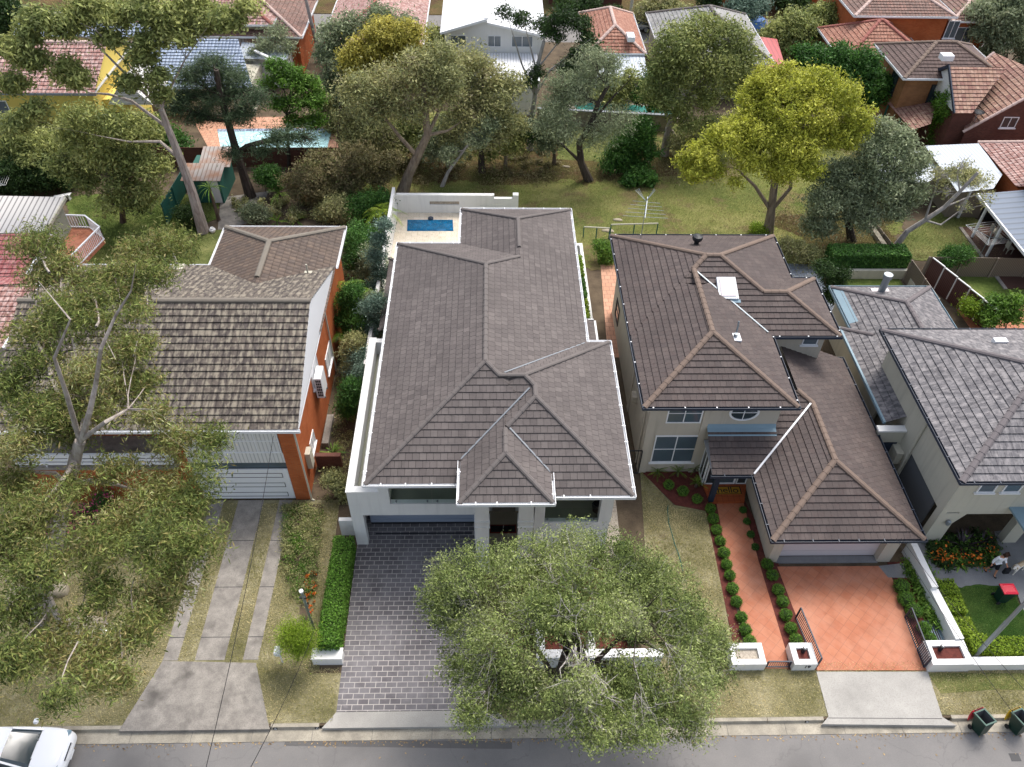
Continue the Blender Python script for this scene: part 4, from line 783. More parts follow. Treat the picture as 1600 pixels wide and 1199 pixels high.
# entry windows, post
q = MB(); q.box(10.84, 24.75, 0, 10.9, 25.69, .2); q.build('window_base', M['cream'], h19)
we = Wall('W', 10.86); window(h19, we, 24.78, 25.64, .22, 2.5, 2, 1, 'whitem', 'glass', name='side_window', sill=False)
se = Wall('S', 24.78); window(h19, se, 10.92, 11.45, .2, 2.5, 1, 1, 'whitem', 'glass', name='front_window', sill=False); window(h19, se, 11.5, 12.5, .2, 2.5, 1, 1, 'whitem', 'glassb', name='front_door', sill=False, t=.1); window(h19, se, 12.55, 13.08, .2, 2.5, 1, 1, 'whitem', 'glass', name='front_window', sill=False)
po0 = W(1110, 783, .2); q = MB(); q.box(po0.x-.12, po0.y-.1, .2, po0.x+.12, po0.y+.12, EG-.12); q.build('porch_post', M['navy'], h19)
sheet('porch_floor', px((1098, 757), (1166, 757), (1163, 785), (1110, 786), z=.16), .16, M['terra2'], th=.16)
a, b = W(1119, 773, .17), W(1155, 761, .17)
mt = MB(); mt.box(a.x, a.y, .161, b.x+.03, b.y, .18); mt = mt.build('doormat', M['matyel'], None, 'yellow doormat with a dark border reading hello, on the terracotta porch', 'doormat')
q = MB()
for u0, v0, u1, v1 in ((0,0,1,.06),(0,.94,1,1),(0,.06,.035,.94),(.965,.06,1,.94)): q.box(a.x+(b.x+.03-a.x)*u0, a.y+(b.y-a.y)*v0, .1801, a.x+(b.x+.03-a.x)*u1, a.y+(b.y-a.y)*v1, .186)
q.build('border', M['cloth'], mt)
def text(s_, name, loc, size, mat, parent, rot=(0, 0, 0), align='CENTER', ex=.003, label=None, cat=None):
    cu = bpy.data.curves.new(name, 'FONT'); cu.body = s_; cu.size = size; cu.extrude = ex; cu.align_x = align; cu.align_y = 'CENTER'; cu.space_character = .95
    t = bpy.data.objects.new(name+'_tmp', cu); col.objects.link(t); bpy.context.view_layer.update()
    me = bpy.data.meshes.new_from_object(t); bpy.data.objects.remove(t); o = bpy.data.objects.new(name, me); col.objects.link(o); me.materials.clear(); me.materials.append(mat)
    o.location = Vector(loc)-(wl(parent) if parent else Vector((0, 0, 0))); o.rotation_euler = rot
    if parent: o.parent = parent
    return tag(o, label, cat)
text('hello', 'lettering', ((a.x+b.x)/2, (a.y+b.y)/2, .184), .52, M['cloth'], mt).scale = (1.15, 1, 1)
# roof fittings
def up(o_, zz): return o_
sk = MB(); c0, c1 = PT_ = (12.05, 31.6), (13.1, 33.0)
def onr(x, y, off=0): return (x, y, z19(y-30.24)+off)
A, B, C, D = [(11.95,32.15),(13.0,32.15),(12.95,33.35),(11.95,33.35)]
n_ = Vector((0, -k19, 1)).normalized()
def quadbox(mb, P, h0, h1):
    lo = [Vector(p)+n_*h0 for p in P]; hi = [Vector(p)+n_*h1 for p in P]
    mb.face(hi); mb.face(lo[::-1]); [mb.face([lo[i], lo[(i+1) % 4], hi[(i+1) % 4], hi[i]]) for i in range(4)]
quadbox(sk, [onr(*p) for p in (A, B, C, D)], 0, .16); so_ = sk.build('skylight', M['whitem'], rf19, bevel=.01)
sk = MB(); quadbox(sk, [onr(*p) for p in ((12.07,32.27),(12.88,32.27),(12.84,33.22),(12.06,33.22))], .161, .19); sk.build('skylight_dome', M['lilac'], so_, bevel=.01)
sk = MB(); quadbox(sk, [onr(*p) for p in ((11.85,31.98),(13.1,31.98),(13.1,32.15),(11.85,32.15))], .03, .06); sk.build('skylight_flashing', M['lead'], so_)
v = PL_ = Vector((11.65, 37.0, z19(2.1))); q = MB(); q.lathe(v, [(.14,0),(.14,.3),(.27,.34),(.30,.46),(.27,.58),(.1,.64)], 14); q.build('roof_ventilator', M['dark'], rf19, smooth=False)
v = (12.1, 29.0, z19(2.37)); q = MB(); q.box(v[0]-.25, v[1]-.3, v[2]-.05, v[0]+.25, v[1]+.25, v[2]+.07); q.build('vent_flashing', M['whitem'], rf19)
q = MB(); q.tube([(v[0], v[1], v[2]), (v[0], v[1], v[2]+.25)], .1, 10); q.tube([(v[0]+.05, v[1]+.1, v[2]+.05), (v[0]+.1, v[1]+.35, v[2]+.75)], .045, 8); q.build('vent_pipe', M['steel'], rf19)
# ------------------------------------------------------------ the grey roofed house on the right
h21 = thing('grey_roof_house', (24, 22, 0), 'pale two storey house with blue grey tiled roof and open arched porch', 'house')
E21 = 5.55; P21 = 23.5; k21 = math.tan(R(P21))
mm = hip(20.38, 20.7, 36, 30.6, E21, P21, 'E'); zz = E21+4.95*k21
roof(h21, mm[0], M['t21'], mm[1], M['cap21'], [((20.38,20.7,E21),(36,20.7,E21)), ((20.38,30.6,E21),(20.38,20.7,E21)), ((36,30.6,E21),(20.38,30.6,E21))], M['navy'], course=.36, step=.04, soff=[(20.38,20.7,36,30.6,E21)], capr=.15)
rr = hip(20.5, 29, 26.5, 37.3, 3.1, P21)
rs = [rr[0][0], rr[0][1], rr[0][3]]
roof(h21, rs, M['t21'], rr[1][:1]+rr[1][3:], M['cap21'], [((26.5,29,3.1),(26.5,37.3,3.1)), ((26.5,37.3,3.1),(20.5,37.3,3.1)), ((20.5,37.3,3.1),(20.5,29,3.1))], M['lead'], name='rear_roof', course=.36, step=.035, soff=[(20.5,29,26.5,37.3,3.1)], capr=.14, brackets=False)
q = MB(); q.face([(20.5,33.9,3.14),(20.95,33.9,3.33),(20.95,37.0,3.33),(20.5,37.2,3.14)]); q.build('edge_flashing', M['lead'], h21)
# side skillion
q = MB(); tile_plane(q, [(19.95,26.4,3.05),(19.95,33.6,3.05),(21.2,32.4,3.62),(21.2,26.4,3.62)], .36, .035); tile_plane(q, [(19.95,33.6,3.05),(22.4,33.6,3.05),(21.2,32.4,3.62)], .36, .035); sr = q.build('side_roof', M['t21'], h21)
q = MB(); cap_line(q, (19.95,33.6,3.05), (21.2,32.4,3.62), .13); q.build('ridge_cap', M['cap21'], sr)
q = MB(); q.box(19.85,26.4,2.93,19.96,33.7,3.09); q.build('side_gutter', M['lead'], sr)
w_ = MB()
w_.box(20.9,21.2,2.75,21.0,30.1,E21-.1) if False else w_.box(20.88,21.2,2.5,21.15,30.1,E21-.1)
w_.box(20.88,26.2,0,21.15,30.1,2.5); w_.box(20.88,21.2,0,21.75,21.6,2.5); w_.box(20.88,24.9,0,21.15,26.2,2.5)
w_.box(21.15,29.9,0,36,30.1,E21-.1); w_.box(21.15,21.2,3.0,36,21.45,E21-.1)
a = WY(1490, 799, 21.2); b = WY(1561, 799, 21.2); c = WY(1577, 829, 21.2); d = WY(1545, 873, 21.2)
ox0, oxt0, oxt1, ox1 = 21.75, 22.05, 24.05, 24.7; zt = 2.45
w_.box(21.15,21.2,zt+.15,36,21.6,2.995)
w_.prism([(21.75,21.2),(24.9,21.2),(24.9,21.6),(21.75,21.6)], zt, zt+.149)
for (x0, x1, x2) in ((21.75, 22.15, 0), (24.9, 24.35, 0)):
    for yy in (21.2, 21.6): w_.face([(x0,yy,zt),(x1,yy,zt),(x0,yy,zt-.75)])
    w_.face([(x1,21.2,zt),(x1,21.6,zt),(x0,21.6,zt-.75),(x0,21.2,zt-.75)])
w_.box(24.9,21.2,0,25.6,21.6,zt+.149); w_.box(25.6,21.2,zt,36,21.6,zt+.149)
w_.box(21.15,26.2,0,30,26.35,2.6)
w_.box(20.45,28.2,0,20.6,33.3,2.9); w_.box(20.6,33.15,0,22.5,33.3,2.9); w_.box(20.9,33.3,0,21.05,36.9,2.95); w_.box(21.05,36.75,0,26.1,36.9,2.95); w_.box(25.95,30.1,0,26.1,36.75,2.95)
w_.build('wall', M['cream2'], h21)
q = MB(); q.box(19.55, 25.9, 0, 20.95, 26.2, 2.9); q.build('side_screen_wall', M['cream2'], h21)
q = MB(); q.box(19.45, 25.85, 2.901, 21.0, 26.25, 3.0); q.build('wall_coping', M['white'], h21)
q = MB(); q.box(19.8, 25.86, .1, 20.7, 25.895, 2.1); q.build('side_gate', M['navy'], h21)
q = MB(); q.box(20.86, 23.75, 0, 20.96, 24.9, 2.1) if False else q.box(20.98, 22.0, .05, 21.05, 24.9, 2.45); q.build('side_opening', M['shade'], h21)  # dark panel closing the side doorway, coloured as its shaded inside
q = MB(); q.box(20.70, 24.95, .5, 20.86, 25.0, .6) if False else q.tube([(20.82, 24.9, 5.4), (20.82, 24.9, .1)], .06, 8); q.build('downpipe', M['cream2'], h21)
q = MB(); q.box(20.5, 25.2, 1.2, 20.87, 26.1, 2.0); q.build('water_heater', M['cream2'], h21)
q = MB(); q.box(21.15, 21.6, 2.55, 30, 26.2, 2.62); q.build('porch_ceiling', M['cream2'], h21)
s = Wall('S', 21.2)
for xx in (1536, 1575): a = WY(xx, 772, 21.2); window(h21, s, a.x-.40, a.x+.40, 4.15, 5.25, 1, 1, 'whitem', 'glassb')
for xx in (21.45, 25.25): q = MB(); q.lathe((xx, 21.1, 1.75), [(.08,0),(.12,.1),(.10,.28),(.03,.32)], 8); q.build('wall_lamp', M['steel'], h21)
q = MB(); a = W(1571, 783, 3.0); q.prism([(a.x, a.y+.1), (a.x+7, a.y+.1), (a.x+7, a.y-2.0), (a.x+.15, a.y-2.0)], 2.9, 3.0); q.build('metal_awning', M['lead'], h21)
fl = thing('chimney_flue', (23.3, 36.6, 3.3), 'round galvanised flue pipe on a square plate on the rear grey roof', 'flue')
v = W(1377, 456, 3.5); q = MB(); q.tube([(v.x, v.y, 3.3), (v.x, v.y, 4.5)], .2, 14); q.tube([(v.x, v.y, 4.5), (v.x, v.y, 4.75)], .26, 14); q.build('pipe', M['steel'], fl)
q = MB(); q.box(v.x-.55, v.y-.35, 3.4, v.x+.5, v.y+.3, 3.5); q.build('flashing', M['lilac'], fl)
a = W(1565, 531, 6.6); q = MB(); q.box(a.x-.35, a.y-.15, a.z-.35, a.x+.3, a.y+.15, a.z-.02); q.build('roof_vent', M['whitem'], h21)
# ------------------------------------------------------------ neighbouring and far houses
def onpl(p, axis, c, sgn, e, pitch):
    d = _ray(*p); k = math.tan(R(pitch))*sgn; i = 0 if axis == 'x' else 1
    t = (e-k*c-CAM_H)/(d[2]-k*d[i]); return Vector((d[0]*t, d[1]*t, CAM_H+d[2]*t))
def ppl(pts, axis, c, sgn, e, pitch): return [onpl(p, axis, c, sgn, e, pitch) for p in pts]
def simple_house(name, label, x0, y0, x1, y1, e, pitch, tm, cm, wm, gables='', over=.45, wins=(), ch=None, gutm='whitem', course=.36, z0=0):
    h = thing(name, (x0, y0, z0), label, 'house')
    pl, cp = hip(x0, y0, x1, y1, e, pitch, gables)
    rf = roof(h, pl, M[tm], cp, M[cm], rect_gut(x0, y0, x1, y1, e, ''.join(s for s in 'SENW' if s not in gables)), M[gutm], course=course, step=.04, soff=[(x0, y0, x1, y1, e)], capr=.16, brackets=False)
    w_ = MB(); w_.box(x0+over, y0+over, z0, x1-over, y1-over, e-.11)
    wo = w_.build('wall', M[wm], h)
    zr = max(max(p[2] for p in q) for q in pl)
    for s in gables:
        g = MB(); a0, a1 = ((x0+over, x1-over) if s in 'SN' else (y0+over, y1-over)); at = dict(S=y0+over*.5, N=y1-over*.5, W=x0+over*.5, E=x1-over*.5)[s]
        gable_wall(g, s, at, a0, a1, e-.1, zr-.12); g.build('gable', M[wm], h)
    for s, a0, a1, zz0, zz1 in wins:
        window(h, Wall(s, dict(S=y0+over, N=y1-over, W=x0+over, E=x1-over)[s]), a0, a1, zz0, zz1, 2, 1, 'whitem', 'glassb')
    if ch: q = MB(); q.box(ch[0]-.4, ch[1]-.3, e, ch[0]+.4, ch[1]+.3, ch[2]); q.build('chimney', M['bbr'], rf)
    return h, rf
# yellow house, back left
a = W(148, 147, 5.8); yr = onpl((75, 66), 'y', a.y, 1, 5.8, 22).y
hy, rfy = simple_house('yellow_house', 'bright yellow rendered house with pink red barrel tile roof at the back left', -44, a.y, a.x, 2*yr-a.y, 5.8, 22, 'tpink', 'capw', 'yellow', 'EW', wins=[('S', -37.9, -35.9, 3.6, 5.0)], gutm='grey')
q = MB(); c = WY(190, 120, 59.0); q.box(a.x-.4, 58, 0, c.x+.2, 62, 4.6); q.build('side_wing', M['yellow'], hy)
window(hy, Wall('S', 58.0), a.x+.1, a.x+.9, .8, 3.6, 1, 2, 'dark', 'glass'); window(hy, Wall('S', 58.0), a.x+1.5, a.x+2.5, .8, 3.6, 1, 2, 'dark', 'glass')
q = MB(); gable_wall(q, 'S', 57.0, WY(150, 112, 57).x, WY(222, 112, 57).x, 4.7, 6.6, 4); q.build('gable_roof', M['cladh'], hy)
# blue glazed tile house
hb = thing('blue_roof_house', (-27, 62, 0), 'wide house with glazed blue grey tiles behind the yellow house and the tall gum', 'house')
P1 = ppl([(18, 58), (275, 60), (268, 36), (30, 37)], 'y', W(150, 59, 4.2).y, 1, 4.2, 20); P2 = ppl([(240, 142), (395, 138), (372, 62), (232, 60)], 'y', W(318, 140, 2.4).y, 1, 2.4, 20)
q = MB(); tile_plane(q, P1, .36, .05); tile_plane(q, P2, .36, .05); q.build('roof', M['tblue'], hb)
q = MB(); q.box(P2[0].x+.4, P2[0].y+.4, 0, P2[1].x-.4, P2[0].y+5.4, 2.3); q.build('wall', M['cream2'], hb)
q = MB(); q.box(P1[0].x+.4, P1[0].y+.4, 0, P1[1].x-.4, P1[0].y+4, 4.1); q.build('rear_wall', M['cream2'], hb)
q = MB(); v = onpl((260, 50), 'y', W(150, 59, 4.2).y, 1, 4.2, 20); q.box(v.x-.6, v.y-.5, v.z-.2, v.x+.5, v.y+.7, v.z+.25); q.build('skylight', M['dark'], hb)
# brown tiled house with rusty lean-to
y0 = W(400, 58, 3.6).y
hl, rfl = simple_house('tiled_bungalow', 'small brown tiled bungalow with a rusty sheet lean-to beside a palm', W(300, 58, 3.6).x, y0, W(487, 24, 3.6).x-.1, y0+9, 3.6, 24, 'tbr', 'capw', 'bor')
q = MB(); P = [W(330, 74, 2.7), W(462, 74, 2.7), W(468, 60, 3.4), W(330, 60, 3.4)]; tile_plane(q, P, 3., .02); q.build('lean_to_roof', M['crust'], hl)
q = MB(); q.box(P[0].x, P[0].y+.2, 0, P[1].x-.1, P[0].y+.3, 2.65); q.build('lean_to_wall', M['bor'], hl)
hs = thing('garden_shed', (-20, 64, 0), 'grey metal roofed garden room with a white edge behind the bright green tree', 'shed')
q = MB(); P = [W(372, 92, 2.7), W(448, 96, 2.7), W(456, 74, 3.1), W(378, 67, 3.1)]; tile_plane(q, P, 3., .02); q.build('roof', M['cgrey'], hs)
q = MB(); q.box(P[0].x+.2, P[0].y+.2, 0, P[1].x-.2, P[0].y+3.5, 2.6); q.build('wall', M['white'], hs)
q = MB(); q.bar(W(398, 80, 3.3), W(440, 100, 3.0), .25, .12); q.build('white_beam', M['whitem'], hs)
simple_house('pink_roof_house', 'weathered pink tiled house behind the big spreading tree', W(500, 78, 4).x, W(580, 74, 4).y, W(662, 60, 4).x, W(580, 74, 4).y+13.5, 4, 25, 'tpink', 'capr', 'bbr')
simple_house('red_hip_house', 'dull red tiled house at the very top edge left of the palm', W(345, 0, 4.5).x-9, W(345, 0, 4.5).y-6, W(420, 0, 4.5).x+1.5, W(345, 0, 4.5).y+3, 4.5, 24, 'tpink', 'capr', 'cream2')
# white modern house
hw = thing('white_house', (0, 70.7, 0), 'large white modern house with two low white metal roofs behind the reserve trees', 'house')
xL, xM, xR = W(688, 50, 5.2).x, W(760, 35, 5.8).x, W(832, 50, 5.2).x+1.2; yF = W(720, 50, 5.2).y
q = MB(); tile_plane(q, [(xL,yF-.4,5.2),(xM,yF+.4,6.1),(xM,yF+12,6.4),(xL,yF+12,5.5)], 20, .02); q.build('roof', M['cwhite'], hw)
q = MB(); tile_plane(q, [(xM+.02,yF+.4,5.8),(xR,yF-.4,5.0),(xR,yF+12,5.2),(xM+.02,yF+12,6.0)], 20, .02); q.build('lower_roof', M['cwhite'], hw)
q = MB(); q.bar((xL,yF-.42,5.18), (xM,yF+.38,6.06), .12, .2); q.bar((xM+.1,yF+.38,5.76), (xR,yF-.42,4.98), .12, .2); q.bar((xM, yF+.4, 6.15), (xM, yF+12, 6.45), .3, .12); q.build('barge', M['whitem'], hw)
q = MB(); q.prism([(xL+.3,yF+.5),(xR-.3,yF+.5),(xR-.3,yF+11.5),(xL+.3,yF+11.5)], 0, 4.8); q.face([(xL+.3,yF+.5,4.8),(xR-.3,yF+.5,4.8),(xR-.3,yF+.5,5.0),(xM+.1,yF+.5,5.75),(xM,yF+.5,6.0),(xL+.3,yF+.5,5.2)]); q.build('wall', M['white'], hw)
s = Wall('S', yF+.5)
for a0, a1 in ((xL+.8, xL+2.2), (xM+.1, xM+1.3), (xM+2.2, xM+4.1)): window(hw, s, a0, a1, 3.7, 4.7, 2, 1, 'whitem', 'glassb', sill=False)
q = MB(); q.box(W(765, 190).x, 65.2, 0, W(838, 190).x, yF+.48, 3.0); q.build('rear_wing', M['white'], hw)
q = MB(); q.box(W(765, 190).x-.2, 65.0, 3.01, W(838, 190).x+.2, yF+.4, 3.2); q.build('rear_roof', M['cwhite'], hw)
pw = thing('pool_fence_wall', (9, 65, 0), 'long grey block wall with white capping in front of the turquoise pool', 'wall')
a, b = W(838, 196), W(1048, 207); q = MB(); q.prism([(a.x,a.y),(b.x,b.y),(b.x,b.y+.2),(a.x,a.y+.2)], 0, 1.4); q.build('wall', M['stone'], pw)
q = MB(); q.prism([(a.x,a.y-.05),(b.x,b.y-.05),(b.x,b.y+.25),(a.x,a.y+.25)], 1.401, 1.5); q.build('coping', M['grey'], pw)
# red tiled small house with white awning
hr, rr_ = simple_house('red_tiled_house', 'small red brown tiled house with a white veranda roof beside the back street', 8.7, 70.7, 13.9, 80.2, 3.2, 30, 'tora', 'capw', 'cream')
q = MB(); tile_plane(q, [W(932, 122, 2.6), W(1013, 122, 2.6), W(1006, 84, 3.05), W(950, 84, 3.05)], 20, .02); q.build('veranda_roof', M['cgrey'], hr)
for x in (932, 960, 988, 1011): p = W(x, 122, 2.6); q = MB(); q.box(p.x-.06, p.y+.1, 0, p.x+.06, p.y+.22, 2.55); q.build('veranda_post', M['whitem'], hr)
v = W(985, 57, 4.4); q = MB(); q.box(v.x-.3, v.y-.6, v.z-.3, v.x+.35, v.y+.6, v.z+.12); q.build('skylight', M['whitem'], rr_)
simple_house('grey_tiled_house', 'grey tiled house half hidden behind the leaning pale gum', 15.2, 68.2, 24.8, 79.5, 3.5, 27, 'tgrey', 'cap17', 'cream')
rs_ = thing('red_shed', (25, 72, 0), 'low shed with a faded red sheet roof behind the yellow green tree', 'shed')
P = [W(1180, 108, 2.6), W(1226, 104, 2.6), W(1214, 62, 3), W(1181, 58, 3)]; q = MB(); tile_plane(q, P, 20, .02); q.build('roof', M['cred'], rs_)
q = MB(); q.box(P[0].x+.2, P[0].y+.3, 0, P[1].x-.3, P[0].y+5, 2.5); q.build('wall', M['cream'], rs_)
# houses beyond the street at the top
simple_house('brown_roof_house', 'long orange brick house with brown tiled roof and white curtained windows, top right', 33.2, 73.9, 42.6, 84, 5.5, 22, 'tbr', 'capw', 'bor', wins=[('S', W(1466, 40, 4).x, W(1479, 40, 4).x+.3, 3.4, 5.0)])
simple_house('corner_house', 'lower brown tiled brick wing beside the palm, top right', 42.7, 74.5, 47.2, 80, 4.9, 22, 'tbr', 'capw', 'bor', wins=[('S', 43.7, 45.4, 2.8, 4.2)])
simple_house('orange_roof_house', 'house with bright orange tiled hip roof behind the dark green tree', 31.2, 68.8, 39.2, 76.5, 3.4, 30, 'tora', 'capr', 'bbr')
simple_house('red_brick_house', 'dark red brick house across the back street with white windows', 6, 91, 15, 99, 3.2, 25, 'tbr', 'capr', 'bdk', wins=[('S', 9.5, 11.5, .9, 2.4)])
simple_house('pink_tile_house', 'pink tiled house across the back street, behind the rounded trees', 25, 91.5, 37, 100, 3.4, 25, 'tpink', 'capw', 'bor')
h_, r_ = simple_house('brick_hip_house', 'brown brick two storey house with dark brown hip roof and narrow dark windows', 32.9, 60.9, 41.2, 67.6, 5.5, 25, 'tdk', 'cap19', 'bbr')
for s_, a0, a1, z0, z1 in (('W', 62.6, 63.8, 3.3, 4.9), ('S', 35.6, 36.5, 2.3, 4.8)): window(h_, Wall(s_, dict(W=33.35, S=61.35)[s_]), a0, a1, z0, z1, 1, 1, 'dark', 'glass')
v = W(1482, 86, 7.3); q = MB(); q.box(v.x-.5, v.y-.3, v.z-.4, v.x+.4, v.y+.4, v.z); q.build('roof_vent', M['whitem'], r_)
# mottled tile house, far right
hm = thing('mottled_roof_house', (37, 56, 0), 'dark brick house with mottled pink terracotta roofs and a white gable, far right', 'house')
ya = W(1516, 178, 4.4).y
F = ppl([(1484, 178), (1519, 179), (1572, 107), (1482, 105)], 'y', ya, 1, 4.4, 34); zt = F[3].z; yr = F[3].y; xg = F[3].x
q = MB(); tile_plane(q, [(xg, ya, 4.4), (F[1].x, ya, 4.4), F[2], F[3]], .34, .04); tile_plane(q, [(xg, 2*yr-ya, 4.4), (xg, yr, zt), (F[2].x, yr, zt), (F[2].x, 2*yr-ya, 4.4)], .34, .04); q.build('front_roof', M['tmix'], hm)
c0 = W(1505, 208, 2.9); G = ppl([(1505, 208), (1640, 113), (1640, 147), (1553, 83), (1528, 104), (1519, 178)], 'x', c0.x, 1, 2.9, 38)
q = MB(); tile_plane(q, [G[0], Vector((G[1].x, c0.y, G[1].z)), G[3], G[4]], .34, .04); q.build('side_roof', M['tmix'], hm)
q = MB(); q.face([(c0.x+.2, c0.y+.1, 0), (G[1].x, c0.y+.1, 0), (G[1].x, c0.y+.1, G[1].z-.15), (c0.x+.2, c0.y+.1, 2.85)]); q.box(xg+.3, ya+.4, 0, F[1].x+.5, 2*yr-ya-.4, 4.3); q.build('wall', M['bdk'], hm)
q = MB(); gable_wall(q, 'W', xg+.15, ya+.4, 2*yr-ya-.3, 4.3, zt-.1, .1); q.build('gable_panel', M['clad'], hm)
q = MB(); q.bar((xg, 2*yr-ya, 4.42), (xg, yr, zt+.05), .1, .25); q.bar((xg, ya, 4.42), (xg, yr, zt+.05), .1, .2); q.build('barge', M['navy'], hm)
window(hm, Wall('W', xg+.3), yr-.6, yr+.9, 2.6, 4.1, 2, 2)
w2 = WY(1577, 192, c0.y+.1); window(hm, Wall('S', c0.y+.1), w2.x-.6, w2.x+.6, w2.z-.45, w2.z+.45, 2, 1)
q = MB(); cap_line(q, G[0]+Vector((0, .05, .05)), Vector((G[1].x, c0.y, G[1].z+.05)), .13); q.build('barge_cap', M['capw'], hm); q = MB(); cap_line(q, G[4], G[3], .13); q.build('ridge_cap', M['capw'], hm)
L = ppl([(1386, 162), (1454, 195), (1461, 168), (1437, 145)], 'x', W(1386, 162, 2.7).x, 1, 2.7, 12)
q = MB(); tile_plane(q, [L[0], Vector((L[0].x+.3, W(1430, 205, 2.7).y, 2.75)), L[1], L[2], L[3]], .34, .04); q.build('veranda_roof', M['tmix'], hm)
for p in ((1387, 166), (1408, 184)): v = W(*p, 2.6); q = MB(); q.box(v.x, v.y, 0, v.x+.12, v.y+.12, 2.6); q.build('veranda_post', M['greenf'], hm)
sd = thing('satellite_dish', W(1521, 193, 3.4), 'black satellite dish on the edge of the mottled tile roof', 'satellite dish')
v = sd.location; q = MB(); q.tube([v, v+Vector((0, 0, .9))], .03, 6); q.build('mast', M['steel'], sd); q = MB(); q.lathe((v.x, v.y, v.z+.8), [(.05, 0), (.35, .05), (.45, .14), (.43, .15), (.3, .08), (.02, .05)], 14); q.build('dish', M['dark'], sd)
# metal roofed sheds and pink roof below them
ms = thing('metal_roof_shed', (35, 50, 0), 'long shed with pale peeling metal roof sheets beside a pink tiled roof', 'shed')
q = MB(); tile_plane(q, [W(1497, 302, 2.5), W(1552, 296, 2.5), W(1566, 274, 2.6), W(1529, 225, 2.9), W(1445, 229, 2.9)], 30, .02); q.build('roof', M['crust'] if False else M['cgrey'], ms)
q = MB(); tile_plane(q, [W(1380, 288, 2.2), W(1444, 291, 2.2), W(1470, 270, 2.3), W(1440, 236, 2.5), W(1360, 240, 2.5)], 30, .02); q.build('lower_roof', M['cgrey'], ms)
q = MB(); a, b = W(1500, 300, 2.4), W(1550, 296, 2.4); q.box(a.x, a.y+.3, 0, b.x, a.y+5, 2.35); q.build('wall', M['timber'], ms)
pr = thing('pink_roof_wing', (38, 50, 0), 'single storey brick wing with pink terracotta tiles right of the metal roof', 'house')
P = ppl([(1587, 292), (1680, 296), (1640, 222), (1528, 223)], 'x', W(1587, 292, 2.8).x, 1, 2.8, 14)
q = MB(); tile_plane(q, P, .34, .04); q.build('roof', M['tpink'], pr); q = MB(); cap_line(q, P[3], P[2], .15); q.build('ridge_cap', M['capw'], pr)
a = W(1588, 300, 2.6); q = MB(); q.box(a.x+.3, a.y, 0, a.x+8, a.y+5, 2.6); q.build('wall', M['bor'], pr)
# covered patio with blue grey roof
pt_ = thing('patio_cover', (34.5, 44, 0), 'blue grey flat patio roof on white posts over a dark timber deck', 'patio')
A, B = W(1527, 303, 2.9), W(1584, 299, 2.9); s0 = W(1602, 389, 2.9); xx = (A.x+s0.x)/2
q = MB(); tile_plane(q, [(xx, 41.0, 2.8), (xx, A.y, 2.8), (xx+4.2, A.y+.2, 3.15), (xx+6.5, 41.0, 3.3)], 30, .04); q.build('roof', M['cblue'], pt_)
q = MB(); q.box(xx-.1, 41.0, 2.66, xx, A.y, 2.85); q.box(xx-.1, A.y, 2.664, xx+4.2, A.y+.1, 2.86); q.build('gutter', M['whitem'], pt_)
for p in ((1519, 341), (1545, 371), (1570, 401)): v = W(*p, .1); q = MB(); q.box(xx+.1, v.y-.07, .1, xx+.24, v.y+.07, 2.72); q.build('post', M['whitem'], pt_)
sheet('timber_deck', [(xx+.0, 41.0), (xx, A.y), (xx+6, A.y), (xx+6, 41.0)], .1, M['deck'], th=.1)
sheet('deck_edge', [(xx-.25, 41.0), (xx-.003, 41.0), (xx-.003, A.y), (xx-.25, A.y)], .104, M['conc2'], th=.1)
q = MB(); q.box(xx+4.3, 40.5, 0, xx+12, A.y+2, 5.2); q.build('house_wall', M['bor'], pt_)
hp, hc = hip(xx+3.9, 40.1, xx+12.4, A.y+2.4, 5.25, 23); roof(pt_, hp, M['tpink'], hc, M['capw'], rect_gut(xx+3.9, 40.1, xx+12.4, A.y+2.4, 5.25), M['whitem'], name='house_roof', course=.36, step=.04, capr=.15, brackets=False)
# the house at the left edge
h1 = thing('red_roof_house', (-29, 38, 0), 'house with dark red tiled roofs and white ribbed annex roof at the left edge', 'house')
y1_, y2_ = W(30, 448, 4.2).y, W(30, 424, 4.6).y
q = MB(); T = ppl([(-40, 436), (40, 430), (77, 365), (-40, 368)], 'y', W(0, 434, 3.6).y, 1, 3.6, 14); tile_plane(q, T, .36, .04); q.build('roof', M['tred'], h1)
q = MB(); U_ = ppl([(-60, 520), (3, 545), (62, 446), (-60, 450)], 'y', W(0, 545, 3.0).y, 1, 3.0, 12); tile_plane(q, [U_[1], U_[2], U_[3], (U_[3].x, U_[1].y, U_[1].z)], .36, .04); q.build('front_roof', M['tpink'], h1)
q = MB(); tile_plane(q, [U_[2]+Vector((.1, .05, .1)), (T[1].x+.3, T[1].y-.1, T[1].z), T[0], U_[3]+Vector((0, .05, .1))], .36, .04); q.build('middle_roof', M['tred'], h1)
q = MB(); q.bar(T[1]+Vector((.1, 0, 0)), T[2]+Vector((.1, 0, 0)), .14, .16); q.build('gutter', M['whitem'], h1)
q = MB(); q.bar(U_[1]+Vector((.1, 0, 0)), U_[2]+Vector((.1, 0, 0)), .14, .16); q.build('front_gutter', M['whitem'], h1)
q = MB(); q.box(-45, U_[1].y+.4, 0, U_[1].x-.2, T[2].y-.3, 2.9); q.build('wall', M['cream'], h1)
V_ = ppl([(-40, 366), (68, 364), (101, 309), (-40, 306)], 'y', W(66, 363, 3.2).y, 1, 3.2, 8)
q = MB(); tile_plane(q, V_, 30, .02); q.build('annex_roof', M['cpat'], h1)
q = MB(); q.bar(V_[1]+Vector((.06, 0, -.05)), V_[2]+Vector((.06, 0, -.05)), .12, .2); q.build('annex_barge', M['cream2'], h1)
q = MB(); q.box(-40, V_[1].y+.1, 0, V_[1].x-.05, V_[2].y-.2, 3.1); q.build('annex_wall', M['cream2'], h1)
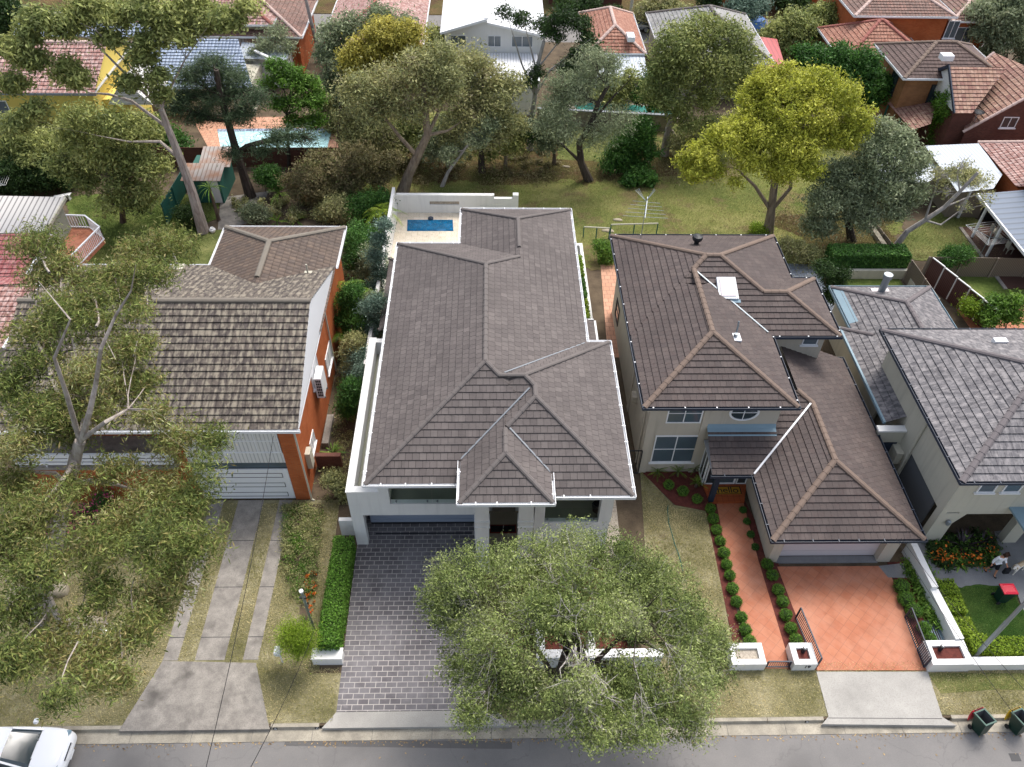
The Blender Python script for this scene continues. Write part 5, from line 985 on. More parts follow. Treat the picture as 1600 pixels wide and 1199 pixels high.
q = MB(); q.prism([tuple(W(*p, 2.4)[:2]) for p in ((88, 455), (70, 430), (112, 357), (141, 358), (164, 376))], 2.2, 2.4); q.build('balcony', M['terra'], h1)
rl = MB()
pts = [W(*p, 2.4) for p in ((88, 455), (164, 376), (141, 358), (112, 357))]
rl2 = []
for a, b in zip(pts[:-1], pts[1:]):
    u = Vector((0, 0, 1.0)); rl.bar(a+u, b+u, .09, .07); rl.bar(a+Vector((0, 0, .12)), b+Vector((0, 0, .12)), .06, .05)
    n = max(2, int((b-a).length/.16))
    for i in range(n+1): p = a.lerp(b, i/n); rl.bar(p+Vector((0, 0, .05)), p+Vector((0, 0, .99)), .035)
rl.build('balcony_railing', M['whitem'], h1)
# ------------------------------------------------------------ vegetation
LM = dict(
 gum=leafm('gum_leaves', [S('#414d26'), S('#5c6a34'), S('#7c8646'), S('#85764c'), S('#a8b080')]),
 gum2=leafm('back_gum_leaves', [S('#5a6539'), S('#78824b'), S('#979c5c'), S('#b0b272')]),
 brush=leafm('bottlebrush_leaves', [S('#434f2c'), S('#5c6b38'), S('#7b884a'), S('#9aa468'), S('#8c8b72')]),
 dark=leafm('dark_leaves', [S('#26381c'), S('#334a22'), S('#44592c')]), deep=leafm('deep_green_leaves', [S('#2f5022'), S('#40662a'), S('#5b8038')]),
 olive=leafm('olive_leaves', [S('#6c714a'), S('#868a5c'), S('#9e9c68'), S('#968e70')]), grey=leafm('grey_green_leaves', [S('#667254'), S('#828c6a'), S('#9ea484')]),
 yellow=leafm('yellow_blossom_leaves', [S('#86843c'), S('#a39b46'), S('#b8ae58')]), lime=leafm('yellow_green_leaves', [S('#7c852c'), S('#989d38'), S('#b4b54a'), S('#8f9038')]),
 bright=leafm('bright_green_leaves', [S('#3d5c1c'), S('#517426'), S('#6c8c34')]), box=leafm('box_leaves', [S('#456a22'), S('#5a802c'), S('#739640')]),
 limebox=leafm('lime_hedge_leaves', [S('#5f7a1e'), S('#7a9228'), S('#94a53c')]), cas=leafm('casuarina_needles', [S('#33452f'), S('#46583c'), S('#5d6c4c')]),
 brown=leafm('brown_olive_leaves', [S('#5c5a36'), S('#75704a'), S('#84785a'), S('#6d7a42')]), blue=leafm('blue_green_leaves', [S('#4a5f50'), S('#607666'), S('#7b8f80')]),
 pink=leafm('pink_flowers', [S('#a03a62'), S('#c85a84')]), orange=leafm('orange_flowers', [S('#d05a1c'), S('#e08030')]), whitef=leafm('white_flowers', [S('#e6e4da'), S('#f0eee6')]),
 blackp=leafm('purple_black_straps', [S('#1d1a1c'), S('#35292e')], .05, .4), cyc=leafm('cycad_fronds', [S('#3e5c1c'), S('#5f7d28'), S('#7e9a38')]), strap=leafm('strap_leaves', [S('#3d5c20'), S('#587a2c'), S('#7f9a44')]))
BK = dict(gum=bark('pale_gum_bark', S('#b3aaa0'), S('#8b8078')), brown=bark('brown_bark', S('#4a4038'), S('#6a5c50')), dark=bark('dark_bark', S('#332c28'), S('#4d443d')), grey=bark('grey_bark', S('#8a8580'), S('#aaa5a0')), tan=bark('tan_bark', S('#6a5d50'), S('#8b7e6e')))
def _unit(rng, n): v = rng.normal(size=(n, 3)); return v/np.linalg.norm(v, axis=1)[:, None]
def leaf_arrays(blobs, n, L, wr=.35, seed=0, up=.5, per=16, cs=.2, inner=.35, droop=0., hole=.25, jitter=1., lump=1.):
    rng = np.random.default_rng(seed); B = np.array(blobs, float); area = (B[:, 3]*B[:, 4]+B[:, 3]*B[:, 5])*1.; pr = area/area.sum()
    nc = max(1, int(n/per*1.35)); bi = rng.choice(len(B), nc, p=pr); d = _unit(rng, nc)
    ph = rng.random(6)*6.28; f = 1+lump*(.13*np.sin(4*d[:, 0]+ph[0]+bi)+.13*np.sin(5*d[:, 2]+ph[1]+bi*2)+.1*np.sin(6*d[:, 1]+ph[2]))
    r = (inner+(1-inner)*rng.random(nc)**.55)*f
    C = B[bi, :3]+d*r[:, None]*B[bi, 3:6]
    s = B[:, 3].mean()*.55+.2; hv = np.sin(C[:, 0]/s*1.9+ph[3])*np.sin(C[:, 1]/s*2.1+ph[4])*np.sin(C[:, 2]/s*2.3+ph[5]); hv += .25*rng.normal(size=nc)
    keep = (hv > -1+hole*2.2) | (rng.random(nc) < .35) if hole > 0 else np.ones(nc, bool)
    thr = np.quantile(hv, hole); keep = hv > thr
    C = C[keep]; d = d[keep]; nc = len(C); bo = rng.random(len(B)); bi = bi[keep]; cv = rng.random(nc)*.5+.3*bo[bi]+.2*(np.sin(C[:, 0]*1.3+ph[0])*np.sin(C[:, 1]*1.1+ph[1])*.5+.5)
    N = nc*per; Cc = np.repeat(C, per, 0); sig = cs*np.repeat(.6+.8*rng.random(nc), per)[:, None]
    P = Cc+rng.normal(size=(N, 3))*sig*np.array([1, 1, .7]); dd = np.repeat(d, per, 0)
    nr = _unit(rng, N)*jitter+np.array([0, 0, up])+dd*.45; nr /= np.linalg.norm(nr, axis=1)[:, None]
    a = _unit(rng, N); a[:, 2] -= droop; a -= nr*(a*nr).sum(1)[:, None]; a /= np.linalg.norm(a, axis=1)[:, None]+1e-9
    b = np.cross(nr, a); l = (L*np.repeat(.7+.6*rng.random(nc), per)*(.65+.7*rng.random(N)))[:, None]*.5
    V = np.stack([P-a*l, P+b*l*wr+a*l*.1, P+a*l, P-b*l*wr+a*l*.1], 1)
    ok = P[:, 2] > .05; V = V[ok]
    U = np.stack([np.clip(np.repeat(cv, per)+.12*rng.normal(size=N), .02, .98), rng.random(N)], 1)[ok]
    return V.reshape(-1, 3), U
def add_leaves(parent, name, blobs, n, L, mat, **kw):
    V, U = leaf_arrays(blobs, n, L, **kw); return fast_mesh(name, V, 4, U, mat, parent)
def wob(a, b, n, amp, rg):
    a, b = Vector(a), Vector(b); L = (b-a).length; o = [Vector((rg.uniform(-1, 1), rg.uniform(-1, 1), rg.uniform(-.6, .6)))*amp*L for _ in range(2)]
    return [a.lerp(b, i/n)+o[0]*math.sin(math.pi*i/n)+o[1]*math.sin(2*math.pi*i/n)*.5 for i in range(n+1)]
def tree(name, label, base, trunk, blobs, leaf, n, L, bark_='brown', r0=.25, limbs=(), lean=.35, sq=.75, twigs=5, group=None, seed=1, cat='tree', tw=.5, extra=None, bare=0, dy0=0., z0=0., maxl=99, tbark=None, **kw):
    """base, trunk, limbs and blobs are given where the photograph shows them; the tree stands at its own depth"""
    rg = random.Random(seed); b0 = W(*base); t = thing(name, b0, label, cat, group); Y = b0.y
    pyc = sum(b[1] for b in blobs)/len(blobs) if blobs else base[1]-50
    d0 = depth(b0)/FOC; BB = []
    for i, b in enumerate(blobs):
        dy = lean*(pyc-b[1])*d0+dy0+(b[3] if len(b) > 3 else rg.uniform(-.35, .35)*b[2]*d0)
        c = WY(b[0], b[1], Y+dy); r = b[2]*depth(c)/FOC
        if c.z < r*.5+.2: c.z = r*.5+.2
        BB.append((c.x, c.y, c.z, r, r, r*sq))
    tb = MB(); top = None
    path = [b0-Vector((0, 0, .1))]; m_ = len(trunk)
    for i, p in enumerate(trunk): path.append(WY(p[0], p[1], Y+dy0*(i+1)/m_))
    rad = [r0*(1.25 if i == 0 else 1-.6*i/len(path)) for i in range(len(path))]
    tb.tube(path, rad, 8)
    segs = list(path[1:]); srad = rad[1:]
    for lm in limbs:
        k = min(range(len(path)), key=lambda i: (path[i]-WY(*lm[0][:2], Y)).length)
        P = [path[k]]+[WY(p[0], p[1], Y+(p[2] if len(p) > 2 else rg.uniform(-.5, .5))) for p in lm[1:]]; R0 = rad[k]*.54
        rr_ = [R0*(1-.93*i/(len(P)-1)) for i in range(len(P))]; tb.tube(P, rr_, 7); segs += P[1:]; srad += rr_[1:]
    tw_ = MB()
    for b in BB:
        c = Vector(b[:3]); k = min(range(len(segs)), key=lambda i: (segs[i]-c).length+.6*max(0, segs[i].z-c.z)); L_ = (segs[k]-c).length
        rs = min(srad[k]*.6, .03+L_*.03)
        st_ = segs[k] if L_ < maxl*1.5 else c+(segs[k]-c).normalized()*maxl
        P = wob(st_, c, 4, .09, rg); tb.tube(P, [rs*(1-.14*i) for i in range(5)], 5, False)
        for _ in range(twigs):
            d = Vector((rg.gauss(0, 1), rg.gauss(0, 1), rg.gauss(.35, .8))).normalized(); e_ = c+Vector((d.x*b[3], d.y*b[4], d.z*b[5]))*rg.uniform(.7, 1.02)
            s_ = P[rg.choice((2, 3, 4))]; tw_.tube(wob(s_, e_, 3, .1, rg), [rs*tw, rs*tw*.7, rs*tw*.45, rs*tw*.2], 4, False)
            for _ in range(bare):
                m2 = s_.lerp(e_, rg.uniform(.3, .8)); e2 = m2+Vector((rg.gauss(0, 1), rg.gauss(0, 1), rg.gauss(.6, .6)))*b[3]*.45
                tw_.tube(wob(m2, e2, 2, .1, rg), [rs*tw*.5, rs*tw*.35, rs*tw*.15], 3, False)
    tb.build('trunk', BK[bark_], t, smooth=False)
    if tw_.f: tw_.build('branches', BK[tbark or bark_], t)['kind'] = 'stuff'
    if n and n < 60000: n = int(n*1.6); L *= .82
    if n: add_leaves(t, 'crown', BB, n, L, LM[leaf], seed=seed, **kw)
    if extra: add_leaves(t, extra[0], [BB[i] for i in extra[1]], extra[2], extra[3], LM[extra[4]], seed=seed+5, **kw)
    return t, BB
# ---- the big gum in front of the brick house
tree('gum_tree', 'big pale trunked gum with wispy olive leaves in front of the brick house', (60, 968),
 [(66, 915), (85, 858), (95, 805), (108, 762), (118, 715), (125, 690)],
 [(60,385,45,1),(95,420,35,1),(215,400,40,2),(265,385,42,2),(180,430,35,1),(240,430,35,1),(215,490,25),(110,500,50),(150,465,32),(60,560,40),(15,600,45),(190,545,40),(135,590,50),(60,640,50),(200,600,36),(110,670,42),(25,690,45),(165,500,25),
  (235,650,32),(275,690,42),(330,690,32),(325,735,30),(180,735,35),(250,765,48),(300,785,45),(200,815,50),(250,850,60),(310,850,42),(270,905,45),(150,850,50),(60,800,55),(15,850,55),(60,890,50),(155,925,45),(25,950,50),(95,1005,50),(20,1035,45),(150,1010,45),(210,985,45),(130,1060,40),(185,1055,35),(90,1095,30),(235,950,40),(110,760,30),(20,760,45),(200,462,32,1),(140,440,32,1),(90,480,36),(50,520,36),(215,545,32),(165,640,38),(95,640,38),(230,600,28),(60,440,30,1)],
 'gum', 140000, .17, 'gum', .36, [[(118,715),(140,645),(150,600),(158,545),(180,495),(205,455),(212,415)], [(125,690),(165,660),(200,640),(235,640)], [(108,762),(140,752),(180,757),(205,765),(245,768)], [(108,762),(85,740),(50,738),(15,742)], [(66,915),(30,925),(0,900)], [(85,858),(75,820),(50,800)], [(125,690),(105,620),(85,560),(110,500),(60,440)], [(66,915),(95,975),(140,965),(200,980)]],
 lean=.75, sq=.7, twigs=4, tbark='tan', seed=11, wr=.2, cs=.17, per=11, inner=.1, hole=.22, droop=.7, up=.3, tw=.45, maxl=1.9)
# ---- the street tree in front of the main house
tree('street_tree', 'large rounded bushy street tree on the verge in front of the white house', (868, 1103),
 [(872, 1075), (880, 1045), (888, 1015), (900, 990)],
 [(720,905,48),(700,955,42),(745,960,55),(695,905,32),(780,895,52),(840,875,50),(900,862,45),(960,868,45),(1005,895,50),(1045,915,42),(900,920,60),(970,935,60),(830,945,62),(1050,955,52),(1085,975,42),(1105,1015,40),(1060,1020,50),(780,1005,55),(725,1035,45),(760,1075,50),(735,1115,32),(830,1090,45),(905,1110,50),(960,1125,48),(1030,1110,52),(1080,1075,50),(1110,1050,36),(995,1075,55),(930,1150,30),(1080,1135,34),(1005,1145,32),(870,965,42),(1010,965,40),(910,1070,36),(970,1060,32),(1120,1000,26),(880,965,42,-1.),(930,975,36,-1.),(905,1065,38,-1.),(840,965,40,-.8),(975,965,40,-.8),(680,930,25),(820,1040,40)],
 'brush', 170000, .105, 'dark', .34, [[(872,1075),(855,1040),(830,1000),(790,960)], [(880,1045),(930,1035),(965,1000),(1000,960),(1030,930)], [(872,1075),(920,1080),(975,1060),(1020,1060)]],
 lean=.95, sq=.85, twigs=10, tbark='grey', seed=21, wr=.32, cs=.15, per=20, inner=.2, hole=.14, up=.55, tw=.45, bare=3)
# ---- back left group
tree('gum_tree', 'tall leaning gum with pale trunk and tufted crown beside the yellow house', (318, 363), [(300, 300), (282, 250), (262, 200), (252, 172)],
 [(25,75,28),(55,95,22),(100,108,24),(135,20,30),(60,30,28),(100,42,26),(45,52,20),(180,20,32),(220,15,28),(250,40,22),(170,60,20),(235,62,22),(222,88,22),(285,55,22),(270,20,28),(320,25,32),(358,30,26),(385,10,18),(300,0,22),(140,0,24),(125,125,18),(200,130,18),(245,122,18),(252,148,15),(15,130,22),(60,170,20),(25,195,22)],
 'gum2', 30000, .34, 'gum', .36, [[(262,200),(205,158),(170,148),(140,146),(90,122),(50,110)], [(252,172),(225,128),(190,90),(150,48),(110,30)], [(252,172),(268,135),(290,92),(330,35)], [(282,250),(250,222),(200,222),(150,212)], [(252,172),(235,130),(215,60)], [(190,90),(140,60),(60,50)]],
 sq=.6, twigs=7, seed=31, wr=.35, cs=.26, inner=.2, hole=.2, up=.7)
tree('bushy_tree', 'dense olive tree hanging over the back lawn left of the tall gum', (192, 348), [(190, 320), (185, 290)], [(130,182,26),(180,195,32),(222,205,30),(110,205,25),(150,238,34),(200,250,34),(240,262,26),(100,255,26),(190,290,26),(232,300,22),(130,280,22),(215,320,18),(175,320,16)], 'gum2', 15000, .32, 'brown', .2, seed=32, cs=.32, hole=.26)
tree('bushy_tree', 'pale olive bush in front of the yellow wall at the far left', (60, 290), [(60, 270)], [(70,225,28),(30,215,26),(10,240,25),(50,245,24),(20,190,18)], 'gum2', 6500, .32, 'brown', .15, seed=33, cs=.25)
tree('casuarina_tree', 'dark trunked casuarina with feathery layered branches beside the pale pool', (392, 308), [(381, 275), (370, 240), (356, 190), (345, 150), (338, 110)],
 [(330,100,28),(300,118,28),(360,120,30),(288,150,28),(340,148,36),(392,150,28),(312,180,24),(372,180,26),(275,170,16),(435,215,26),(405,235,18),(362,240,14),(475,215,20)], 'cas', 20000, .42, 'dark', .36, sq=.38, twigs=9, seed=34, wr=.1, cs=.3, up=1., hole=.25, inner=.2)
tree('bright_tree', 'bright green small tree growing behind the pale pool', (452, 262), [(450, 220), (448, 180)], [(430,102,18),(452,118,26),(476,132,22),(420,130,18),(482,160,24),(440,160,22),(500,152,13),(490,190,18),(460,190,18)], 'bright', 9000, .28, 'dark', .14, sq=.5, twigs=8, seed=35, cs=.2, hole=.25, up=.9)
# ---- reserve trees, left to right
tree('wattle_tree', 'spreading tree with a yellow flowering crown beside the main reserve gum', (596, 235), [(598, 200), (600, 160)], [(600,48,30),(638,52,26),(572,72,26),(615,82,32),(558,100,24),(645,80,20),(590,110,25),(548,85,15)], 'yellow', 11000, .32, 'dark', .3, seed=41, sq=.6, cs=.25, hole=.15, up=.8)
tree('grey_leaf_tree', 'grey green tree in front of the weathered pink roof', (530, 215), [(532, 170)], [(520,58,26),(535,95,26),(548,40,22),(590,30,26),(632,42,22),(510,85,18),(545,140,26),(520,130,20)], 'grey', 10000, .32, 'brown', .2, seed=42, cs=.32, hole=.28)
tree('spreading_gum', 'large many limbed reserve gum with sparse olive crown and leaning brown trunk', (628, 302), [(638, 275), (652, 245), (668, 212), (664, 170), (662, 135)], [(555,140,30),(600,130,34),(650,105,34),(690,95,34),(620,155,32),(680,140,40),(580,170,24),(640,180,22),(700,120,30)], 'olive', 15000, .3, 'tan', .4,
 [[(652,245),(625,215),(598,180),(578,150),(560,128)], [(668,212),(690,165),(712,150),(730,155)], [(664,170),(690,130),(700,100)], [(668,212),(700,205),(722,190)]], twigs=11, seed=43, cs=.32, hole=.36, bare=2)
tree('olive_tree', 'olive crowned reserve tree with a split dark trunk left of the white house', (753, 270), [(752, 240), (748, 210), (740, 180)], [(730,95,32),(755,120,34),(720,140,30),(770,160,34),(795,135,26),(745,175,32),(800,195,24),(765,215,26),(720,190,28),(700,215,16)], 'olive', 16000, .3, 'dark', .26, [[(752,240),(775,205),(800,170)], [(748,210),(715,180),(700,150)]], twigs=10, seed=44, cs=.32, hole=.32, bare=1)
tree('slender_gum', 'thin pale leaning gum stem at the left of the white pool wall', (690, 292), [(700, 270), (725, 235), (750, 205)], [(745,215,18),(700,240,14),(765,195,14)], 'grey', 2500, .28, 'grey', .14, seed=45, twigs=5)
tree('bare_topped_tree', 'tree with bare grey twigs and small dark leaf tufts before the white house', (828, 235), [(830, 190), (836, 150), (838, 110), (850, 65)], [(850,42,18),(880,27,20),(908,38,18),(920,62,16),(933,82,10),(868,55,13),(838,112,12),(828,125,12),(880,105,13),(893,112,11),(830,205,20),(815,30,14),(790,20,12),(900,85,12)], 'dark', 7500, .26, 'grey', .24,
 [[(836,150),(815,100),(800,50),(790,15)], [(838,110),(870,70),(900,45)], [(836,150),(860,110),(905,75),(925,60)], [(838,110),(825,60),(815,20)]], twigs=9, seed=46, cs=.22, hole=.1, bare=3, tw=.9)
tree('leaning_tree', 'grey green tree with a crooked dark trunk leaning left near the reserve middle', (921, 283), [(908, 255), (905, 225), (925, 190), (935, 162), (950, 135)], [(868,172,30),(900,150,30),(940,120,26),(960,190,30),(930,212,26),(880,130,26),(920,92,22),(952,98,20),(885,205,22),(850,195,16)], 'grey', 13000, .28, 'dark', .3, [[(908,255),(880,228),(866,215)], [(925,190),(960,150),(985,125)]], twigs=11, seed=47, cs=.34, hole=.34, wr=.22, bare=1)
tree('lush_tree', 'lush fresh green tree in the middle of the reserve', (985, 268), [(986, 240)], [(990,218,26),(1006,200,20),(970,240,24),(1012,236,18),(985,258,20),(955,255,15)], 'deep', 9000, .28, 'dark', .16, seed=48, cs=.22, hole=.08)
tree('leaning_gum', 'tall gum with a smooth pale curved trunk leaning right over the reserve', (1038, 243), [(1045, 200), (1060, 170), (1085, 140), (1100, 112), (1112, 92)], [(1060,70,36),(1100,50,36),(1140,60,32),(1040,102,32),(1080,110,34),(1130,100,36),(1160,88,26),(1030,140,28),(1052,160,24),(1105,150,26),(1150,138,22),(1072,185,22),(1112,200,24),(1170,118,14)], 'gum2', 26000, .3, 'gum', .32,
 [[(1060,170),(1050,130),(1055,90)], [(1085,140),(1125,125),(1155,110)], [(1100,112),(1090,80),(1080,60)], [(1045,200),(1062,222),(1090,205),(1120,195)]], twigs=10, seed=49, cs=.32, hole=.3, tbark='grey')
tree('yellow_green_tree', 'large rounded yellow green tree standing alone on the reserve lawn', (1200, 367), [(1205, 330), (1210, 290), (1212, 250), (1215, 220)],
 [(1200,128,32),(1240,127,36),(1280,132,34),(1312,152,32),(1340,187,26),(1180,152,32),(1222,170,40),(1270,178,40),(1160,190,28),(1130,217,28),(1100,242,26),(1085,265,22),(1112,268,22),(1190,210,36),(1240,228,36),(1300,210,32),(1170,248,28),(1222,262,30),(1262,258,26),(1150,285,11),(1328,215,20),(1068,250,13)], 'lime', 46000, .26, 'tan', .34,
 [[(1205,330),(1180,292),(1152,265),(1133,260)], [(1205,330),(1235,295),(1238,245),(1255,200),(1290,170)], [(1210,290),(1190,240),(1180,190)], [(1215,220),(1230,180),(1240,150)]], lean=.6, sq=.75, twigs=7, seed=50, cs=.2, hole=.2, up=.6)
tree('dark_round_tree', 'dense dark green rounded tree behind the yellow green one', (1330, 195), [(1325, 160)], [(1270,92,24),(1310,92,26),(1350,102,26),(1374,130,20),(1330,130,30),(1292,112,22),(1360,150,20),(1252,82,13)], 'deep', 16000, .34, 'dark', .25, seed=51, cs=.25, hole=.05)
tree('silver_tree', 'wide grey green evergreen to the right of the yellow green tree', (1332, 378), [(1325, 345), (1312, 310), (1320, 280)], [(1400,218,30),(1370,240,32),(1412,258,30),(1340,272,32),(1302,272,28),(1380,290,32),(1330,310,32),(1290,312,28),(1282,348,26),(1422,300,26),(1400,328,22),(1350,340,26),(1440,250,16),(1380,200,18)], 'grey', 26000, .26, 'dark', .26, [[(1325,345),(1360,310),(1400,280)]], seed=52, cs=.24, hole=.14, twigs=7)
tree('conical_tree', 'dense bright green cone shaped conifer beside the mottled tile roof', (1478, 238), [(1480, 200)], [(1478,215,25),(1482,192,27),(1484,168,22),(1489,148,12)], 'bright', 12000, .24, 'dark', .15, seed=53, lean=.1, sq=1.15, cs=.14, hole=0., inner=.75)
tree('twisted_tree', 'bare twisted pale tree leaning over the small back lawn', (1397, 388), [(1418, 362), (1445, 345), (1475, 325), (1500, 300), (1528, 270)], [(1470,275,20),(1500,262,20),(1530,285,20),(1540,310,18),(1505,325,14),(1480,300,14)], 'olive', 900, .22, 'grey', .2, [[(1445,345),(1470,352),(1500,330),(1540,320)], [(1445,345),(1460,300),(1470,260)], [(1475,325),(1510,310),(1545,300)], [(1500,300),(1495,270),(1520,240)]], twigs=12, seed=54, bare=3, tw=1.)
tree('green_shrub', 'fresh green shrub behind the bare twisted tree', (1512, 325), [(1512, 305)], [(1512,282,24),(1495,292,18),(1525,300,18),(1480,275,12)], 'olive', 6000, .24, 'brown', .1, seed=55, hole=.05)
for i, a in enumerate((
 ('tall grey leaved shrub standing against the side of the main house', (583, 470), [(588,400,15,0),(596,425,14),(588,450,15),(592,375,13),(600,350,12)], 'blue', 5500, 'grey'),
 ('tall dense shrub between tree ferns and the white house wall', (577, 540), [(583,470,15),(578,495,16),(586,515,14),(572,520,14),(568,545,14)], 'grey', 6500, 'grey'),
 ('dark broad shrub in the narrow garden behind the air conditioner', (560, 560), [(560,500,15),(556,525,15),(562,545,14),(550,540,12)], 'deep', 5000, 'brown'),
 ('feathery dark green shrub right of the rusty tiled wing', (556, 430), [(552,375,16),(560,395,15),(550,410,14),(565,420,12)], 'deep', 5000, 'brown'),
 ('leafy shrub on the bare path side by the block planter', (540, 660), [(545,622,13),(540,640,12),(550,605,13)], 'deep', 4000, 'brown'),
 ('low olive shrub in front of the dark block wall', (528, 775), [(528,755,10),(518,748,8),(535,765,8)], 'olive', 2600, 'brown'),
 ('bushy green shrub filling the side garden near the tall window', (548, 590), [(552,535,16),(545,555,14),(556,565,15),(548,575,12)], 'olive', 5500, 'brown'),
 ('dense dark shrub beside the second tree fern', (545, 535), [(545,480,16),(538,500,14),(552,455,15),(542,465,13)], 'deep', 5500, 'brown'),
 ('small shrub at the front end of the narrow side garden', (560, 640), [(560,600,12),(556,618,11),(566,585,11)], 'blue', 3000, 'grey'))):
    tree('side_shrub', a[0], a[1], [(a[1][0], a[1][1]-10)], a[2], a[3], a[4], .17, a[5], .06, seed=150+i, cat='shrub', twigs=4, cs=.16, hole=.1)
for i, a in enumerate((
 ('open crowned olive tree filling the gap behind the brown bush', (570, 262), [(575,200,26),(550,215,22),(600,215,22),(585,235,20),(545,185,18),(620,235,16)], 'olive', 6500, 'tan'),
 ('low grey green tree at the right of the large reserve gum', (700, 262), [(690,215,22),(712,230,18),(672,235,16),(700,195,16)], 'grey', 4500, 'grey'),
 ('yellowish low tree left of the bare topped tree', (790, 262), [(775,215,22),(800,225,20),(790,190,18),(812,205,14),(760,240,14)], 'gum2', 6000, 'tan'),
 ('thin dark stemmed tree behind the leaning dark trunk', (866, 258), [(862,205,20),(850,225,14),(880,215,14),(868,180,16)], 'grey', 4500, 'brown'),
 ('dense tree behind the leaning pale gum', (1085, 245), [(1075,215,22),(1105,225,22),(1060,225,16),(1125,210,20),(1145,195,18)], 'olive', 7500, 'dark'),
 ('dark tree in front of the grey tiled house', (1015, 180), [(1015,140,20),(1030,160,18),(1000,150,14),(1025,120,16)], 'deep', 5000, 'brown'),
 ('shaggy tree between the yellow house and the tall gum', (130, 262), [(110,215,26),(150,210,24),(90,240,24),(135,240,22),(60,205,20)], 'gum2', 8500, 'brown'),
 ('tree in the shade behind the tall gum trunk', (250, 245), [(235,200,24),(262,215,20),(225,225,20),(280,225,16)], 'deep', 5500, 'brown'),
 ('tree behind the pale pool near the bright green tree', (525, 200), [(515,155,22),(535,175,20),(505,180,16),(540,150,16),(520,200,14)], 'olive', 5500, 'brown'),
 ('hazy green tree behind the wattle crown', (655, 120), [(655,70,22),(680,60,20),(700,80,20),(665,95,18)], 'gum2', 5500, 'brown'),
 ('light grey tree between the white house and the red tiled house', (905, 150), [(900,110,22),(925,125,20),(945,100,16),(890,140,18),(940,140,16),(915,85,16)], 'grey', 6500, 'grey'),
 ('small olive tree in front of the white veranda roof', (960, 175), [(955,130,16),(975,140,16),(965,155,14),(940,150,14),(985,120,12)], 'gum2', 4500, 'brown'),
 ('wide olive tree in front of the grey tiled house right side', (1165, 150), [(1150,95,20),(1175,100,16),(1165,125,16),(1140,120,18)], 'gum2', 5500, 'brown'),
 ('dark tree behind the wall of the pale pool', (570, 195), [(575,165,22),(560,185,18),(592,180,18),(580,205,16)], 'olive', 5500, 'brown'),
 ('wispy tree behind the main reserve gum', (650, 250), [(640,200,22),(660,220,20),(625,225,16),(655,180,18)], 'gum2', 5500, 'tan'),
 ('grey tree before the rusty lean-to', (420, 130), [(415,70,14),(432,50,14),(400,85,12),(445,75,14)], 'grey', 2500, 'grey'),
 ('tall shrubby tree in front of the white house left side', (722, 118), [(715,75,14),(735,62,14),(750,85,16),(705,95,14),(770,95,14)], 'grey', 4500, 'brown'))):
    tree('reserve_tree', a[0], a[1], [(a[1][0], a[1][1]-18)], a[2], a[3], a[4], .3, a[5], .16, seed=120+i, twigs=8, bare=2, cs=.32, hole=.3)
# ---- far trees along the top edge
far = 'trees along the back street'
for i, (nm, lb, bs, bl, lf, n_) in enumerate((
 ('shade_tree', 'dark green tree in the top left corner', (15, 75), [(20,22,24),(0,10,25),(8,45,20)], 'dark', 5000),
 ('shade_tree', 'rounded olive tree left of the top edge rounded pair, above the red shed', (1238, 98), [(1215,50,22),(1240,42,26),(1268,50,22),(1225,75,18),(1255,76,17),(1200,60,12)], 'gum2', 9000),
 ('shade_tree', 'middle rounded tree of the row above the dark green tree', (1310, 82), [(1290,22,20),(1312,36,20),(1332,45,18),(1352,55,13),(1275,25,16)], 'gum2', 7500),
 ('shade_tree', 'round grey green tree in front of the long brown roof', (1402, 58), [(1400,20,26),(1385,32,16),(1425,27,15),(1410,5,18)], 'grey', 7000),
 ('shade_tree', 'dark green tree left of the long brown roof at the top edge', (1230, 22), [(1225,0,16),(1250,5,14),(1310,5,14)], 'dark', 3000),
 ('shade_tree', 'tall grey olive gum filling the top right corner', (1572, 118), [(1540,18,26),(1575,30,32),(1605,62,28),(1560,62,22),(1530,52,14),(1545,85,13),(1590,0,25),(1610,100,18)], 'grey', 13000),
 ('shade_tree', 'wide dark green tree beside the silver car', (1042, 48), [(1040,18,26),(1012,20,18),(1065,22,16),(1035,0,20)], 'olive', 7000),
 ('shade_tree', 'blue green cedar across the back street', (1165, 40), [(1165,15,22),(1185,10,16),(1150,8,14)], 'blue', 5000),
 ('shade_tree', 'dark hedge tree across the back street above the red tiled house', (925, 28), [(920,10,16),(900,12,14),(880,5,12),(960,22,10)], 'dark', 3500),
 ('shade_tree', 'grey green bush behind the satellite dish roof', (1452, 195), [(1420,182,16),(1405,192,10),(1432,195,12)], 'blue', 3500))):
    tree(nm, lb, bs, [(bs[0], bs[1]-12)], bl, lf, n_, .38, 'brown', .22, seed=60+i, group=far, twigs=3, cs=.3, hole=.1)
for i, (x, y, h) in enumerate(((1098, 24, 5.5), (1112, 24, 5.2))):
    b = W(x, y); t = thing('cypress', b, ('taller' if i == 0 else 'shorter')+' dark columnar cypress across the back street', 'tree', 'pair of cypresses')
    MB().tube([b, b+Vector((0, 0, 1))], .15, 6).build('trunk', BK['dark'], t)
    add_leaves(t, 'crown', [(b.x, b.y, h*.5, .9, .9, h*.5)], 3000, .3, LM['dark'], seed=80+i, inner=.7, hole=0, cs=.15)
